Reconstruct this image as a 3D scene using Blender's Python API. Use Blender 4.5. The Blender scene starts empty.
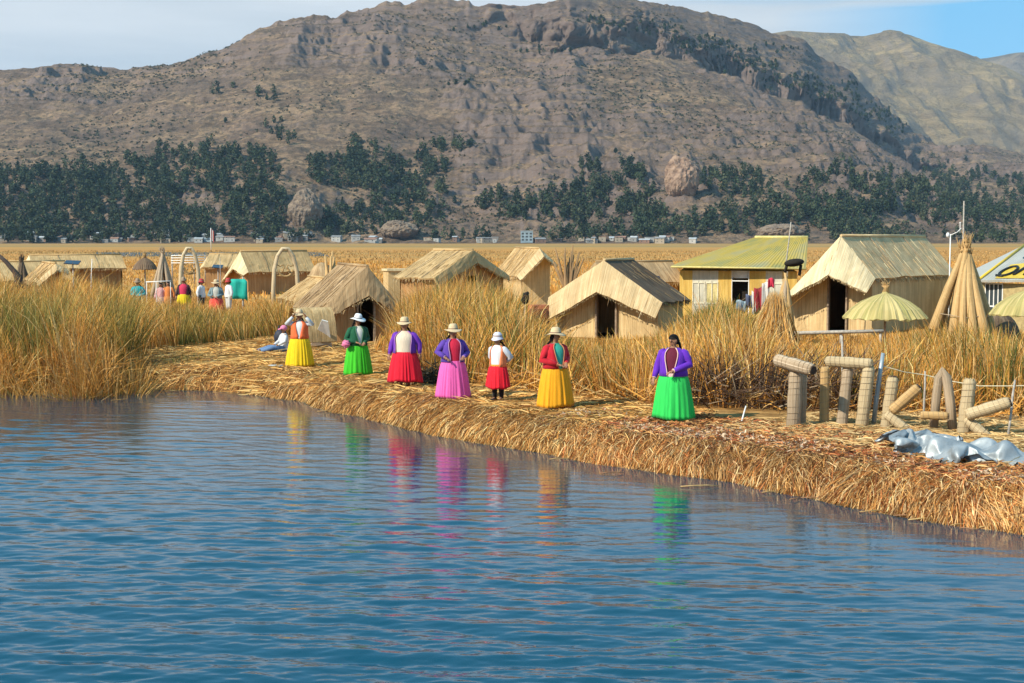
HAZE=5e-5
import bpy, bmesh, math, random
import numpy as np
from mathutils import Vector, Matrix, Euler
random.seed(7); RNG = np.random.default_rng(11)
PI = math.pi
S = bpy.context.scene
COL = S.collection
F = 1422.0; H = 3.7; PITCH = math.atan(101.5/F)
CP, SP = math.cos(PITCH), math.sin(PITCH)

def at(px, py, Y):
    u = (px-512)/F; v = (341.5-py)/F
    dy = CP+v*SP; dz = -SP+v*CP
    k = Y/dy
    return Vector((u*k, Y, H+dz*k))
def gp(px, py, z=0.45):
    u = (px-512)/F; v = (341.5-py)/F
    dy = CP+v*SP; dz = -SP+v*CP
    k = (z-H)/dz
    return Vector((u*k, dy*k, z))
def nproj(x, y, z):
    z = z-H
    d = y*CP-z*SP; u = y*SP+z*CP
    return 512+F*x/d, 341.5-F*u/d

# ---------------------------------------------------------------- noise
def _hash(ix, iy, seed):
    ix=np.asarray(ix); iy=np.asarray(iy)
    n = (ix.astype(np.int64)*374761393+iy.astype(np.int64)*668265263+seed*1442695041) & 0x7fffffff
    n = ((n ^ (n >> 13))*1274126177) & 0x7fffffff
    n = (n ^ (n >> 16)) & 0x7fffffff
    return n/0x7fffffff
def vnoise(x, y, seed=0):
    x = np.asarray(x, float); y = np.asarray(y, float)
    ix = np.floor(x); iy = np.floor(y); fx = x-ix; fy = y-iy
    fx = fx*fx*(3-2*fx); fy = fy*fy*(3-2*fy)
    a = _hash(ix, iy, seed); b = _hash(ix+1, iy, seed); c = _hash(ix, iy+1, seed); d = _hash(ix+1, iy+1, seed)
    return (a*(1-fx)+b*fx)*(1-fy)+(c*(1-fx)+d*fx)*fy
def fbm(x, y, o=4, seed=0):
    s = 0; a = 1; t = 0
    for k in range(o):
        s = s+a*vnoise(x*2**k+k*17.3, y*2**k+k*5.1, seed+k); t += a; a *= .5
    return s/t
def ridged(x, y, o=4, seed=0):
    s = 0; a = 1; t = 0
    for k in range(o):
        s = s+a*(1-np.abs(2*vnoise(x*2**k+k*11.3, y*2**k+k*7.7, seed+k)-1)); t += a; a *= .5
    return s/t
def sstep(a, b, x):
    t = np.clip((x-a)/(b-a), 0, 1); return t*t*(3-2*t)

# ---------------------------------------------------------------- tagging
def tag(o, label=None, cat=None, group=None, kind=None):
    if label: o['label'] = label
    if cat: o['category'] = cat
    if group: o['group'] = group
    if kind: o['kind'] = kind
    return o
def thing(name, label, cat, loc=(0,0,0), rz=0, group=None):
    o = bpy.data.objects.new(name, None); COL.objects.link(o)
    o.location = loc; o.rotation_euler = (0,0,rz); o.empty_display_size = .2
    return tag(o, label, cat, group)

# ---------------------------------------------------------------- mesh builder
class MB:
    def __init__(s): s.v=[]; s.f=[]; s.uv=[]; s.m=[]; s.sm=[]
    def face(s, idx, uv=None, m=0, sm=False):
        s.f.append(tuple(idx)); s.uv.append(uv or [(0,0)]*len(idx)); s.m.append(m); s.sm.append(sm)
    def add(s, pts):
        b = len(s.v); s.v += [tuple(p) for p in pts]; return b
    def box(s, c, d, rz=0, m=0, top=None):
        cx,cy,cz = c; dx,dy,dz = d[0]/2, d[1]/2, d[2]/2
        cc, ss = math.cos(rz), math.sin(rz); P=[]
        for z in (-dz, dz):
            k = top if (top and z>0) else 1
            for x,y in ((-dx,-dy),(dx,-dy),(dx,dy),(-dx,dy)):
                x*=k; y*=k
                P.append((cx+x*cc-y*ss, cy+x*ss+y*cc, cz+z))
        b = s.add(P)
        for q,w,h in (((0,1,5,4),dx,dz),((1,2,6,5),dy,dz),((2,3,7,6),dx,dz),((3,0,4,7),dy,dz),((4,5,6,7),dx,dy),((3,2,1,0),dx,dy)):
            s.face([b+i for i in q], [(0,0),(2*w,0),(2*w,2*h),(0,2*h)], m)
    def slab(s, A, B, C, D, t=.05, m=0, nu=1, nv=1, rag=0.0, sag=0.0):
        """thick quad: A-B is the top edge, D-C the bottom edge; u runs along A-B, v down the slope (metres)"""
        A,B,C,D = map(Vector,(A,B,C,D))
        n = (B-A).cross(D-A)
        if n.length < 1e-6: n = (C-B).cross(D-C)
        n.normalize()
        if n.z < 0: n = -n
        W = ((B-A).length+(C-D).length)/2; L = ((D-A).length+(C-B).length)/2
        top=[]; bot=[]
        for j in range(nv+1):
            for i in range(nu+1):
                u=i/nu; v=j/nv
                p = A.lerp(B,u).lerp(D.lerp(C,u), v)
                if rag and j==nv: p = p+(D-A).normalized()*random.uniform(-rag,rag)
                p = p - n*sag*math.sin(PI*u)*math.sin(PI*v) + n*random.uniform(-.012,.012)*(1 if nu>1 else 0)
                top.append(p); bot.append(p-n*t)
        bt = s.add(top); bb = s.add(bot); k=nu+1
        def uvp(i,j): return (i/nu*W, j/nv*L)
        for j in range(nv):
            for i in range(nu):
                q=[(i,j),(i+1,j),(i+1,j+1),(i,j+1)]
                s.face([bt+b*k+a for a,b in q],[uvp(a,b) for a,b in q],m)
                s.face([bb+b*k+a for a,b in q[::-1]],[uvp(a,b) for a,b in q[::-1]],m)
        for (fx) in range(nu):
            for j in (0,nv):
                s.face([bt+j*k+fx,bt+j*k+fx+1,bb+j*k+fx+1,bb+j*k+fx],[uvp(fx,j),uvp(fx+1,j),uvp(fx+1,j),uvp(fx,j)],m)
        for j in range(nv):
            for i in (0,nu):
                s.face([bt+j*k+i,bt+(j+1)*k+i,bb+(j+1)*k+i,bb+j*k+i],[uvp(i,j),uvp(i,j+1),uvp(i,j+1),uvp(i,j)],m)
    def tube(s, path, radii, n=10, m=0, cap=True, jit=0, sq=1.0, sm=True):
        path=[Vector(p) for p in path]
        if not hasattr(radii,'__len__'): radii=[radii]*len(path)
        rings=[]; L=0; Ls=[]
        t0=(path[1]-path[0]).normalized()
        ref = Vector((0,0,1)) if abs(t0.z)<.9 else Vector((0,1,0))
        a=t0.cross(ref).normalized()
        for i,p in enumerate(path):
            if i: L+=(p-path[i-1]).length
            Ls.append(L)
            t=(path[min(i+1,len(path)-1)]-path[max(i-1,0)]).normalized()
            a=(a-t*a.dot(t)).normalized(); b=t.cross(a)
            rings.append([p+(a*math.cos(2*PI*k/n)+b*sq*math.sin(2*PI*k/n))*radii[i]*(1+random.uniform(-jit,jit)) for k in range(n)])
        bs=[s.add(r) for r in rings]; R=max(radii)
        for i in range(len(bs)-1):
            for k in range(n):
                k2=(k+1)%n; u0=k/n*2*PI*R; u1=(k+1)/n*2*PI*R
                s.face([bs[i]+k,bs[i]+k2,bs[i+1]+k2,bs[i+1]+k],[(u0,Ls[i]),(u1,Ls[i]),(u1,Ls[i+1]),(u0,Ls[i+1])],m,sm)
        if cap:
            s.face([bs[0]+k for k in range(n)][::-1],None,m); s.face([bs[-1]+k for k in range(n)],None,m)
    def loft(s, rings, m=0, closed=True, cap=(False,False), sm=True):
        n=len(rings[0]); bs=[s.add(r) for r in rings]
        for i in range(len(bs)-1):
            for k in range(n if closed else n-1):
                k2=(k+1)%n
                s.face([bs[i]+k,bs[i]+k2,bs[i+1]+k2,bs[i+1]+k],[(k/n,i),((k+1)/n,i),((k+1)/n,i+1),(k/n,i+1)],m,sm)
        if cap[0]: s.face([bs[0]+k for k in range(n)][::-1],None,m)
        if cap[1]: s.face([bs[-1]+k for k in range(n)],None,m)
    def ball(s, c, r, m=0, nu=10, nv=6, rot=None):
        r = r if hasattr(r,'__len__') else (r,r,r); R=[]
        for j in range(nv+1):
            th=PI*(j/nv); ring=[]
            for i in range(nu):
                p=Vector((r[0]*max(math.sin(th),.02)*math.cos(2*PI*i/nu), r[1]*max(math.sin(th),.02)*math.sin(2*PI*i/nu), -r[2]*math.cos(th)))
                if rot: p=rot@p
                ring.append(Vector(c)+p)
            R.append(ring)
        s.loft(R,m,cap=(True,True))
    def build(s, name, mats, parent=None, label=None, xf=None):
        me=bpy.data.meshes.new(name)
        v=s.v if xf is None else [tuple(xf@Vector(p)) for p in s.v]
        me.from_pydata(v,[],s.f)
        if not isinstance(mats,(list,tuple)): mats=[mats]
        for q in mats: me.materials.append(q)
        uvl=me.uv_layers.new(name='UVMap')
        flat=[c for f in s.uv for p in f for c in p]
        uvl.data.foreach_set('uv',flat)
        me.polygons.foreach_set('material_index',s.m); me.polygons.foreach_set('use_smooth',s.sm)
        me.update()
        bm=bmesh.new(); bm.from_mesh(me); bmesh.ops.recalc_face_normals(bm,faces=bm.faces); bm.to_mesh(me); bm.free()
        o=bpy.data.objects.new(name,me); COL.objects.link(o)
        if parent: o.parent=parent
        if label: o['label']=label
        return o

def np_mesh(name, V, Q, mats, col=None, smooth=False, mi=None):
    me=bpy.data.meshes.new(name)
    V=np.asarray(V,np.float32); Q=np.asarray(Q,np.int32); k=Q.shape[1]
    me.vertices.add(len(V)); me.vertices.foreach_set('co',V.ravel())
    me.loops.add(Q.size); me.loops.foreach_set('vertex_index',Q.ravel())
    me.polygons.add(len(Q)); me.polygons.foreach_set('loop_start',np.arange(0,Q.size,k,dtype=np.int32))
    me.polygons.foreach_set('loop_total',np.full(len(Q),k,np.int32))
    if mi is not None: me.polygons.foreach_set('material_index',np.asarray(mi,np.int32))
    me.polygons.foreach_set('use_smooth',np.full(len(Q),smooth))
    if not isinstance(mats,(list,tuple)): mats=[mats]
    for q in mats: me.materials.append(q)
    if col is not None:
        ca=me.color_attributes.new('Col','FLOAT_COLOR','POINT')
        c=np.ones((len(V),4),np.float32); c[:,:3]=col; ca.data.foreach_set('color',c.ravel())
    me.update(calc_edges=True)
    o=bpy.data.objects.new(name,me); COL.objects.link(o); return o

# ---------------------------------------------------------------- materials
class NT:
    def __init__(s,name):
        s.mat=bpy.data.materials.new(name); s.mat.use_nodes=True; s.t=s.mat.node_tree; s.n=s.t.nodes
        s.b=s.n['Principled BSDF']; s.out=s.n['Material Output']
    def node(s,ty,**k):
        x=s.n.new(ty)
        for a,b in k.items(): setattr(x,a,b)
        return x
    def link(s,a,b): s.t.links.new(a,b)
    def inp(s,node,name,val):
        if hasattr(val,'links') or isinstance(val,bpy.types.NodeSocket): s.link(val,node.inputs[name])
        else: node.inputs[name].default_value=val
    def mapping(s,src,scale=(1,1,1),loc=(0,0,0),rot=(0,0,0)):
        m=s.node('ShaderNodeMapping'); s.link(src,m.inputs['Vector']); m.inputs['Scale'].default_value=scale; m.inputs['Location'].default_value=loc; m.inputs['Rotation'].default_value=rot
        return m.outputs['Vector']
    def noise(s,vec,scale=1,detail=4,rough=.55):
        x=s.node('ShaderNodeTexNoise'); s.link(vec,x.inputs['Vector']); x.inputs['Scale'].default_value=scale; x.inputs['Detail'].default_value=detail; x.inputs['Roughness'].default_value=rough
        return x.outputs['Fac']
    def ramp(s,fac,stops,interp='LINEAR'):
        r=s.node('ShaderNodeValToRGB'); e=r.color_ramp.elements; r.color_ramp.interpolation=interp
        while len(e)<len(stops): e.new(.5)
        for el,(p,c) in zip(e,stops):
            el.position=p; el.color=(*(c if hasattr(c,'__len__') else (c,c,c)),1)
        s.link(fac,r.inputs['Fac']); return r.outputs['Color']
    def mix(s,fac,a,b,mode='MIX'):
        m=s.node('ShaderNodeMix',data_type='RGBA',blend_type=mode)
        for k,val in ((0,fac),(6,a),(7,b)):
            if isinstance(val,bpy.types.NodeSocket): s.link(val,m.inputs[k])
            elif k==0: m.inputs[k].default_value=val
            else: m.inputs[k].default_value=(*val,1)
        return m.outputs[2]
    def math(s,op,a,b=0.0):
        m=s.node('ShaderNodeMath',operation=op)
        for k,val in ((0,a),(1,b)):
            if isinstance(val,bpy.types.NodeSocket): s.link(val,m.inputs[k])
            else: m.inputs[k].default_value=val
        return m.outputs[0]
    def bump(s,h,strength=.5,dist=.02):
        b=s.node('ShaderNodeBump'); b.inputs['Strength'].default_value=strength; b.inputs['Distance'].default_value=dist
        s.link(h,b.inputs['Height']); s.link(b.outputs['Normal'],s.b.inputs['Normal'])
    def set(s,color=None,rough=.8,spec=.3,metal=0):
        if color is not None: s.inp(s.b,'Base Color',color if isinstance(color,bpy.types.NodeSocket) else (*color,1))
        s.b.inputs['Roughness'].default_value=rough; s.b.inputs['Specular IOR Level'].default_value=spec; s.b.inputs['Metallic'].default_value=metal
        return s.mat

def m_reedmat(name,c1,c2,c3,across='u',sc=22,stain=.5):
    """matting of parallel reeds: stripes follow v (down the slope)"""
    t=NT(name); tc=t.node('ShaderNodeTexCoord')
    s=(sc,.35,1) if across=='u' else (.35,sc,1)
    f=t.noise(t.mapping(tc.outputs['UV'],s),1,3,.7)
    c=t.ramp(f,[(.3,c2),(.48,c1),(.62,c3),(.75,c2)])
    g=t.noise(t.mapping(tc.outputs['Object'],(1,1,1)),.9,4)
    c=t.mix(t.ramp(g,[(.42,0.0),(.7,stain)]),c,tuple(x*.5 for x in c1))
    # cross ties
    w=t.noise(t.mapping(tc.outputs['UV'],(2,9,1) if across=='u' else (9,2,1)),1,2)
    c=t.mix(t.ramp(w,[(.6,0.0),(.72,.35)]),c,c3)
    bl=t.noise(t.mapping(tc.outputs['UV'],(2.2,.5,1) if across=='u' else (.5,2.2,1)),1,4,.65)
    c=t.mix(t.ramp(bl,[(.38,.6),(.55,0.0)]),c,tuple(x*.62 for x in c1))
    t.bump(f,.9,.03); return t.set(c,.85,.15)
def m_plain(name,c,rough=.7,var=.25,sc=8,spec=.3,metal=0,bump=0):
    t=NT(name); tc=t.node('ShaderNodeTexCoord')
    f=t.noise(tc.outputs['Object'],sc,4)
    col=t.mix(t.ramp(f,[(.3,0.0),(.7,1.0)]),tuple(x*(1-var) for x in c),tuple(min(1,x*(1+var*.6)) for x in c))
    if bump: t.bump(f,bump,.01)
    return t.set(col,rough,spec,metal)
def m_cloth(name,c):
    t=NT(name); tc=t.node('ShaderNodeTexCoord')
    f=t.noise(t.mapping(tc.outputs['Object'],(30,30,4)),1,3)
    col=t.mix(t.ramp(f,[(.3,0.0),(.7,1.0)]),tuple(x*.82 for x in c),c)
    t.bump(f,.25,.01); t.b.inputs['Sheen Weight'].default_value=.1
    return t.set(col,.75,.2)
def m_attr(name,transl=.25,rough=.7):
    t=NT(name); a=t.node('ShaderNodeAttribute',attribute_name='Col')
    t.set(a.outputs['Color'],rough,.25)
    tr=t.node('ShaderNodeBsdfTranslucent'); t.link(a.outputs['Color'],tr.inputs['Color'])
    mx=t.node('ShaderNodeMixShader'); mx.inputs[0].default_value=transl
    t.link(t.b.outputs[0],mx.inputs[1]); t.link(tr.outputs[0],mx.inputs[2]); t.link(mx.outputs[0],t.out.inputs['Surface'])
    return t.mat
M={}
M['roof_pale']=m_reedmat('roof_pale',(.66,.47,.25),(.38,.24,.11),(.80,.64,.38))
M['roof_tan']=m_reedmat('roof_tan',(.56,.38,.18),(.34,.21,.09),(.70,.50,.26))
M['roof_grey']=m_reedmat('roof_grey',(.42,.28,.15),(.21,.13,.06),(.54,.39,.22))
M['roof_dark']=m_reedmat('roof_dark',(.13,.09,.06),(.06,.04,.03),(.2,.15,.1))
M['cream']=m_reedmat('cream',(.74,.60,.36),(.60,.45,.24),(.84,.73,.50),stain=.2)
M['wall_reed']=m_reedmat('wall_reed',(.62,.44,.22),(.42,.27,.12),(.76,.58,.32),sc=30,stain=.35)
M['wall_brown']=m_reedmat('wall_brown',(.48,.26,.11),(.28,.16,.07),(.54,.36,.18),sc=30)
M['dark']=m_plain('dark',(.02,.016,.012),.9)
M['wood']=m_plain('wood',(.30,.22,.15),.8,.4,12,bump=.4)
M['wood_grey']=m_plain('wood_grey',(.42,.38,.33),.8,.35,14,bump=.4)
M['white']=m_plain('white',(.78,.78,.76),.6,.12)
M['blade']=m_attr('blade',.22); M['straw']=m_attr('straw',.12,.75); M['leaf']=m_attr('leaf',.1,.8)
# ================================================================ CAMERA, LIGHT, SKY
cam=bpy.data.cameras.new('camera'); co=bpy.data.objects.new('camera',cam); COL.objects.link(co)
co.location=(0,0,H); co.rotation_euler=(PI/2-PITCH,0,0)
cam.sensor_width=36; cam.lens=F*36/1024; cam.clip_end=30000; cam.clip_start=.1
S.camera=co
SUN_DIR=Vector((-.66,-.45,.60)).normalized()
sl=bpy.data.lights.new('sun','SUN'); sl.energy=5.0; sl.angle=math.radians(.5); sl.color=(1,.91,.74)
so=bpy.data.objects.new('sun',sl); COL.objects.link(so); so.rotation_euler=SUN_DIR.to_track_quat('Z','Y').to_euler()
W=bpy.data.worlds.new('World'); S.world=W; W.use_nodes=True
t=W.node_tree; n=t.nodes; bg=n['Background']; bg.inputs['Strength'].default_value=.12
sky=n.new('ShaderNodeTexSky'); sky.sky_type='NISHITA'; sky.sun_disc=False
sky.sun_elevation=math.asin(SUN_DIR.z); sky.sun_rotation=math.atan2(SUN_DIR.x,SUN_DIR.y); sky.altitude=3800; sky.air_density=1.0; sky.dust_density=.6; sky.ozone_density=1.5
tc=n.new('ShaderNodeTexCoord'); sep=n.new('ShaderNodeSeparateXYZ'); t.links.new(tc.outputs['Generated'],sep.inputs[0])
def wm(op,a,b=0.0,clamp=False):
    m=n.new('ShaderNodeMath'); m.operation=op; m.use_clamp=clamp
    for k,v in ((0,a),(1,b)):
        if isinstance(v,bpy.types.NodeSocket): t.links.new(v,m.inputs[k])
        else: m.inputs[k].default_value=v
    return m.outputs[0]
mp=n.new('ShaderNodeMapping'); mp.inputs['Scale'].default_value=(1.6,1.6,16); t.links.new(tc.outputs['Generated'],mp.inputs['Vector'])
nz=n.new('ShaderNodeTexNoise'); nz.inputs['Scale'].default_value=2.2; nz.inputs['Detail'].default_value=6; nz.inputs['Roughness'].default_value=.55; t.links.new(mp.outputs[0],nz.inputs['Vector'])
# a deck of cloud low over the hills, thinning out higher up and towards the east
x_=sep.outputs[0]; z_=sep.outputs[2]
ny=wm('MULTIPLY',wm('SUBTRACT',nz.outputs['Fac'],.5),.5)
# clear gap to the right, below the deck
right=wm('MULTIPLY',wm('SUBTRACT',x_,.175),9.0,True)
edge=wm('ADD',wm('MULTIPLY',wm('SUBTRACT',x_,.175),.03),.158)
below=wm('MULTIPLY',wm('SUBTRACT',wm('ADD',edge,wm('MULTIPLY',ny,.05)),z_),120,True)
gap=wm('MULTIPLY',right,below)
high=wm('MULTIPLY',wm('SUBTRACT',wm('ADD',z_,wm('MULTIPLY',ny,-.6)),.165),7.0,True)
cm=wm('MULTIPLY',wm('SUBTRACT',1.0,gap),wm('SUBTRACT',1.0,wm('MULTIPLY',high,.93)))
cr=n.new('ShaderNodeValToRGB'); cr.color_ramp.elements[0].position=.3; cr.color_ramp.elements[0].color=(4.1,4.6,5.0,1); cr.color_ramp.elements[1].position=.72; cr.color_ramp.elements[1].color=(5.6,5.9,6.1,1)
t.links.new(nz.outputs['Fac'],cr.inputs['Fac'])
mx=n.new('ShaderNodeMix'); mx.data_type='RGBA'; t.links.new(cm,mx.inputs[0])
tn=n.new('ShaderNodeMix'); tn.data_type='RGBA'; tn.inputs[0].default_value=.6; t.links.new(sky.outputs[0],tn.inputs[6]); tn.inputs[7].default_value=(1.0,4.4,7.0,1); t.links.new(tn.outputs[2],mx.inputs[6]); t.links.new(cr.outputs[0],mx.inputs[7])
t.links.new(mx.outputs[2],bg.inputs['Color'])
S.view_settings.view_transform='Standard'; S.view_settings.look='None'; S.view_settings.exposure=.33; S.view_settings.gamma=1
try: S.view_settings.use_curve_mapping=False
except Exception: pass
S.render.engine='CYCLES'
S.cycles.max_bounces=6; S.cycles.volume_bounces=0; S.cycles.transparent_max_bounces=8

# ================================================================ BANK AND GROUND
bank_px=[(-60,389),(0,391),(60,393),(110,393),(135,389),(156,389),(205,391),(252,394),(291,400),(333,410),(375,422),(439,436),(477,442),(542,453),(626,468),(690,478),(729,483),(760,490),(820,500),(852,505),(896,513),(953,523),(1023,534)]
BK=[gp(x,y,0.0) for x,y in bank_px]; BK=[Vector((p.x,p.y)) for p in BK]
BK=[Vector((-70,38)),Vector((-30,35.5)),Vector((-19,35))]+BK+[Vector((8.2,16.2)),Vector((12,12.3)),Vector((18,6)),Vector((27,-4))]
def resample(P,step):
    out=[P[0]]
    for a,b in zip(P,P[1:]):
        k=max(1,int((b-a).length/step))
        for i in range(1,k+1): out.append(a.lerp(b,i/k))
    return out
BKd=resample(BK,.35)
_b=np.array([[p.x,p.y] for p in BKd])
wob=(fbm(np.arange(len(_b))*.35,np.zeros(len(_b)),3,5)-.5)*.5
T_=np.gradient(_b,axis=0)
for _ in range(6):
    T_[1:-1]=(T_[:-2]+T_[1:-1]*2+T_[2:])/4
T_/=np.linalg.norm(T_,axis=1)[:,None]; N_=np.stack([-T_[:,1],T_[:,0]],1)
BNP=_b+N_*wob[:,None]
BLEN=np.concatenate([[0],np.cumsum(np.linalg.norm(np.diff(BNP,axis=0),axis=1))])
def bankq(x,y):
    """signed distance from the waterline, positive on the land side"""
    x=np.atleast_1d(np.asarray(x,float)); y=np.atleast_1d(np.asarray(y,float)); out=np.empty(len(x))
    A=BNP[:-1]; D=BNP[1:]-A; L2=(D**2).sum(1)
    for s in range(0,len(x),20000):
        P=np.stack([x[s:s+20000],y[s:s+20000]],1)
        R=P[:,None]-A[None]; tt=np.clip((R*D).sum(2)/L2,0,1)
        C=R-tt[...,None]*D; d2=(C**2).sum(2); k=d2.argmin(1); r=np.arange(len(P))
        sg=np.sign(D[k,0]*R[r,k,1]-D[k,1]*R[r,k,0]); out[s:s+20000]=np.sqrt(d2[r,k])*np.where(sg==0,1,sg)
    return out
def zq(q,amp=1.0):
    q=np.asarray(q,float); c=np.clip(q/1.15,0,1)
    return np.where(q<0,.02+q*1.3,.03+.42*np.sin(c*PI/2)**.8)
def gz(x,y): return float(zq(bankq(x,y))[0])
def gzn(x,y,q=None):
    q=bankq(x,y) if q is None else q
    return zq(q)+(fbm(np.asarray(x)*1.3,np.asarray(y)*1.3,3,9)-.5)*.10*np.clip(q,0,1)
rowsq=[-.25,-.05,0,.1,.2,.35,.5,.7,.9,1.1,1.3,1.6,1.9,2.3,2.8,3.4,4]
nb=len(BNP); rows=[]
for q in rowsq:
    P=BNP+N_*q; z=zq(np.full(nb,q))+ (fbm(P[:,0]*1.3,P[:,1]*1.3,3,9)-.5)*.10*min(max(q,0),1)
    if q<0: z=np.full(nb,-.35 if q<-.1 else -.12)
    rows.append(np.column_stack([P,z]))
last=rows[-1]; ti=np.linspace(-1.6,1.6,nb)
for k,Y in enumerate([60,75,100,140,200,300,450,700,1000,1400,2500,5000,8900]):
    tgt=np.column_stack([ti*Y*(1 if Y<3000 else .62),np.full(nb,Y),np.full(nb,.45)])
    if k==0:
        for s in (.08,.18,.3,.45,.6,.8):
            r=last*(1-s)+tgt*s; r[:,2]=.45+(fbm(r[:,0]*.7,r[:,1]*.7,3,19)-.5)*.10; rows.append(r)
    rows.append(tgt)
V=np.concatenate(rows); nr=len(rows)
I,J=np.meshgrid(np.arange(nb-1),np.arange(nr-1)); a=(J*nb+I).ravel(); Q=np.stack([a,a+1,a+nb+1,a+nb],1)
t=NT('ground'); g=t.node('ShaderNodeNewGeometry'); pos=g.outputs['Position']
sp=t.node('ShaderNodeSeparateXYZ'); t.link(pos,sp.inputs[0])
near=t.ramp(t.noise(pos,3,5,.7),[(.3,(.16,.085,.03)),(.5,(.34,.19,.07)),(.7,(.50,.30,.11))])
f1=t.noise(t.mapping(pos,(.004,.018,1)),1,5,.6); f2=t.noise(t.mapping(pos,(.05,.25,1)),1,4,.6)
far=t.ramp(f1,[(.3,(.40,.21,.07)),(.5,(.60,.29,.08)),(.62,(.46,.27,.09)),(.75,(.64,.34,.11))])
far=t.mix(t.ramp(f2,[(.35,.45),(.65,0.0)]),far,(.25,.17,.07))
olive=t.ramp(t.math('DIVIDE',sp.outputs[1],2000),[(.30,0.0),(.36,.8),(.46,.2),(.52,.6),(.66,.1)])
far=t.mix(olive,far,(.27,.22,.10))
fac=t.ramp(t.math('DIVIDE',sp.outputs[1],100),[(.5,0.0),(.75,1.0)])
t.bump(t.noise(pos,8,4),.5,.05)
gm=t.set(t.mix(fac,near,far),.95,.05)
tag(np_mesh('ground',V,Q,gm,smooth=True),kind='structure')

# ---------------------------------------------------------------- water: a rippled lake surface
ny_,nx_=1300,960
yy=7*(64/7)**np.linspace(0,1,ny_); uu=np.linspace(-1,1,nx_)*.62
X=(uu[None,:]*(yy[:,None]+6)); Y=np.repeat(yy[:,None],nx_,1)
Zw=np.zeros_like(X); rg=np.random.default_rng(3)
for k in range(56):
    lam=.08*(1.4/.08)**rg.random(); th=rg.normal(0,.26)+.08; ph=rg.random()*6.28
    amp=.0021*lam**.78*(.7+.6*rg.random()); kk=2*PI/lam
    fade=np.clip(lam/(Y*.0085+.01)*1.0-.25,0,1)
    Zw+=amp*fade*np.sin(kk*(X*math.sin(th)+Y*math.cos(th))+ph+ 1.4*vnoise(X*.5+k,Y*.5,k))
calm=.55+.75*fbm(X*.10+3,Y*.16,3,41); Zw*=calm*np.interp(Y,[8,14,22,40],[2.4,1.7,1.15,1.2])
shore=np.clip(-bankq(X.ravel(),Y.ravel()).reshape(X.shape)/8,.08,1); Zw*=shore
Vw=np.stack([X.ravel(),Y.ravel(),Zw.ravel()],1)
I,J=np.meshgrid(np.arange(nx_-1),np.arange(ny_-1)); a=(J*nx_+I).ravel(); Q=np.stack([a,a+1,a+nx_+1,a+nx_],1)
# outer flat skirt joins the rippled patch to the rest of the lake
t=NT('lake_water'); g=t.node('ShaderNodeNewGeometry'); pos=g.outputs['Position']
h=t.math('ADD',t.noise(t.mapping(pos,(1.6,5,1)),1.6,3,.55),t.math('MULTIPLY',t.noise(t.mapping(pos,(3,11,1)),2.5,2),.35))
t.bump(h,.08,.05)
t.b.inputs['IOR'].default_value=1.68
wmat=t.set((.0001,.043,.078),.02,.5)
tag(np_mesh('lake_water',Vw,Q,wmat,smooth=True),kind='structure')
mb=MB()
for (x0,y0,x1,y1) in ((-400,-80,400,7),(-400,7,-43,70),(43,7,400,70)):
    b=mb.add([(x0,y0,-.012),(x1,y0,-.012),(x1,y1,-.012),(x0,y1,-.012)]); mb.face([b,b+1,b+2,b+3])
b=mb.add([(-8,7,-.012),(-43,7,-.012),(-43,64,-.012)]); mb.face([b,b+1,b+2][::-1])
b=mb.add([(8,7,-.012),(43,7,-.012),(43,64,-.012)]); mb.face([b,b+1,b+2])
tag(mb.build('open_lake_water',wmat),kind='structure')
mb=MB(); P=[gp(96,256.3,.47),gp(330,256.3,.47),gp(320,252.2,.47),gp(96,252.2,.47)]; b=mb.add(P); mb.face([b,b+1,b+2,b+3])
t=NT('channel'); t.b.inputs['IOR'].default_value=1.33; t.bump(t.noise(t.node('ShaderNodeNewGeometry').outputs['Position'],1,3),.3,.05)
tag(mb.build('water_channel',t.set((.10,.14,.16),.15,.5)),kind='structure')

# ================================================================ MOUNTAINS
def mountain(name,sky_pts,yb,yr_fn,prof,t0,t1,nt,ns,mat,seed,amp=1.0,back=.35,strata=True):
    px=np.array([p[0] for p in sky_pts],float); py=np.array([p[1] for p in sky_pts],float)
    tt=np.linspace(t0,t1,nt); ppx=512+F*tt
    Sk=(240-np.interp(ppx,px,py))/F
    yr=yr_fn(tt); base=yb+60*(fbm(tt*14,tt*0,3,seed)-.5)
    s=np.concatenate([np.linspace(0,1,ns)**.9,1+back*np.linspace(0,1,60)[1:]])
    yv=base[None]+s[:,None]*(yr-base)[None]
    Ht=H+Sk*yr
    pr=np.where(s<=1,prof(np.minimum(s,1)),1-.5*((s-1)/back)**1.3)
    Z=.0+Ht[None]*pr[:,None]
    X=tt[None]*yv
    m=np.clip(np.minimum(s[:,None]*6,1),0,1)*np.clip(Ht[None]/150,0.1,1)
    edge=1-.85*np.exp(-((s[:,None]-1)/.05)**2)
    return tt,s,X,yv,Z,m,edge
SK=[(-300,95),(-100,84),(0,75),(30,71),(75,71),(105,75),(130,76),(180,68),(225,58),(262,36),(300,24),(345,20),(370,14),(400,7),(430,2),(460,3),(480,8),(520,9),(560,2),(600,0),(640,4),(680,11),(720,17),(760,31),(800,42),(820,58),(845,71),(870,96),(895,120),(915,137),(940,147),(980,148),(1024,156),(1100,166),(1300,175)]
def prof(s):
    base=np.interp(s,[0,.06,.15,.3,.45,.6,.75,.84,.90,.97,1],[0,.03,.115,.27,.42,.555,.69,.775,.87,.955,1])
    return base
yrf=lambda t: 2150+2600*np.maximum(0,t-.04)+500*np.maximum(0,-t-.15)
tt,ss,MX,MY,MZ,mm,ed=mountain('m',SK,1290,yrf,prof,-.62,.62,1500,470,None,3)
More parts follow.
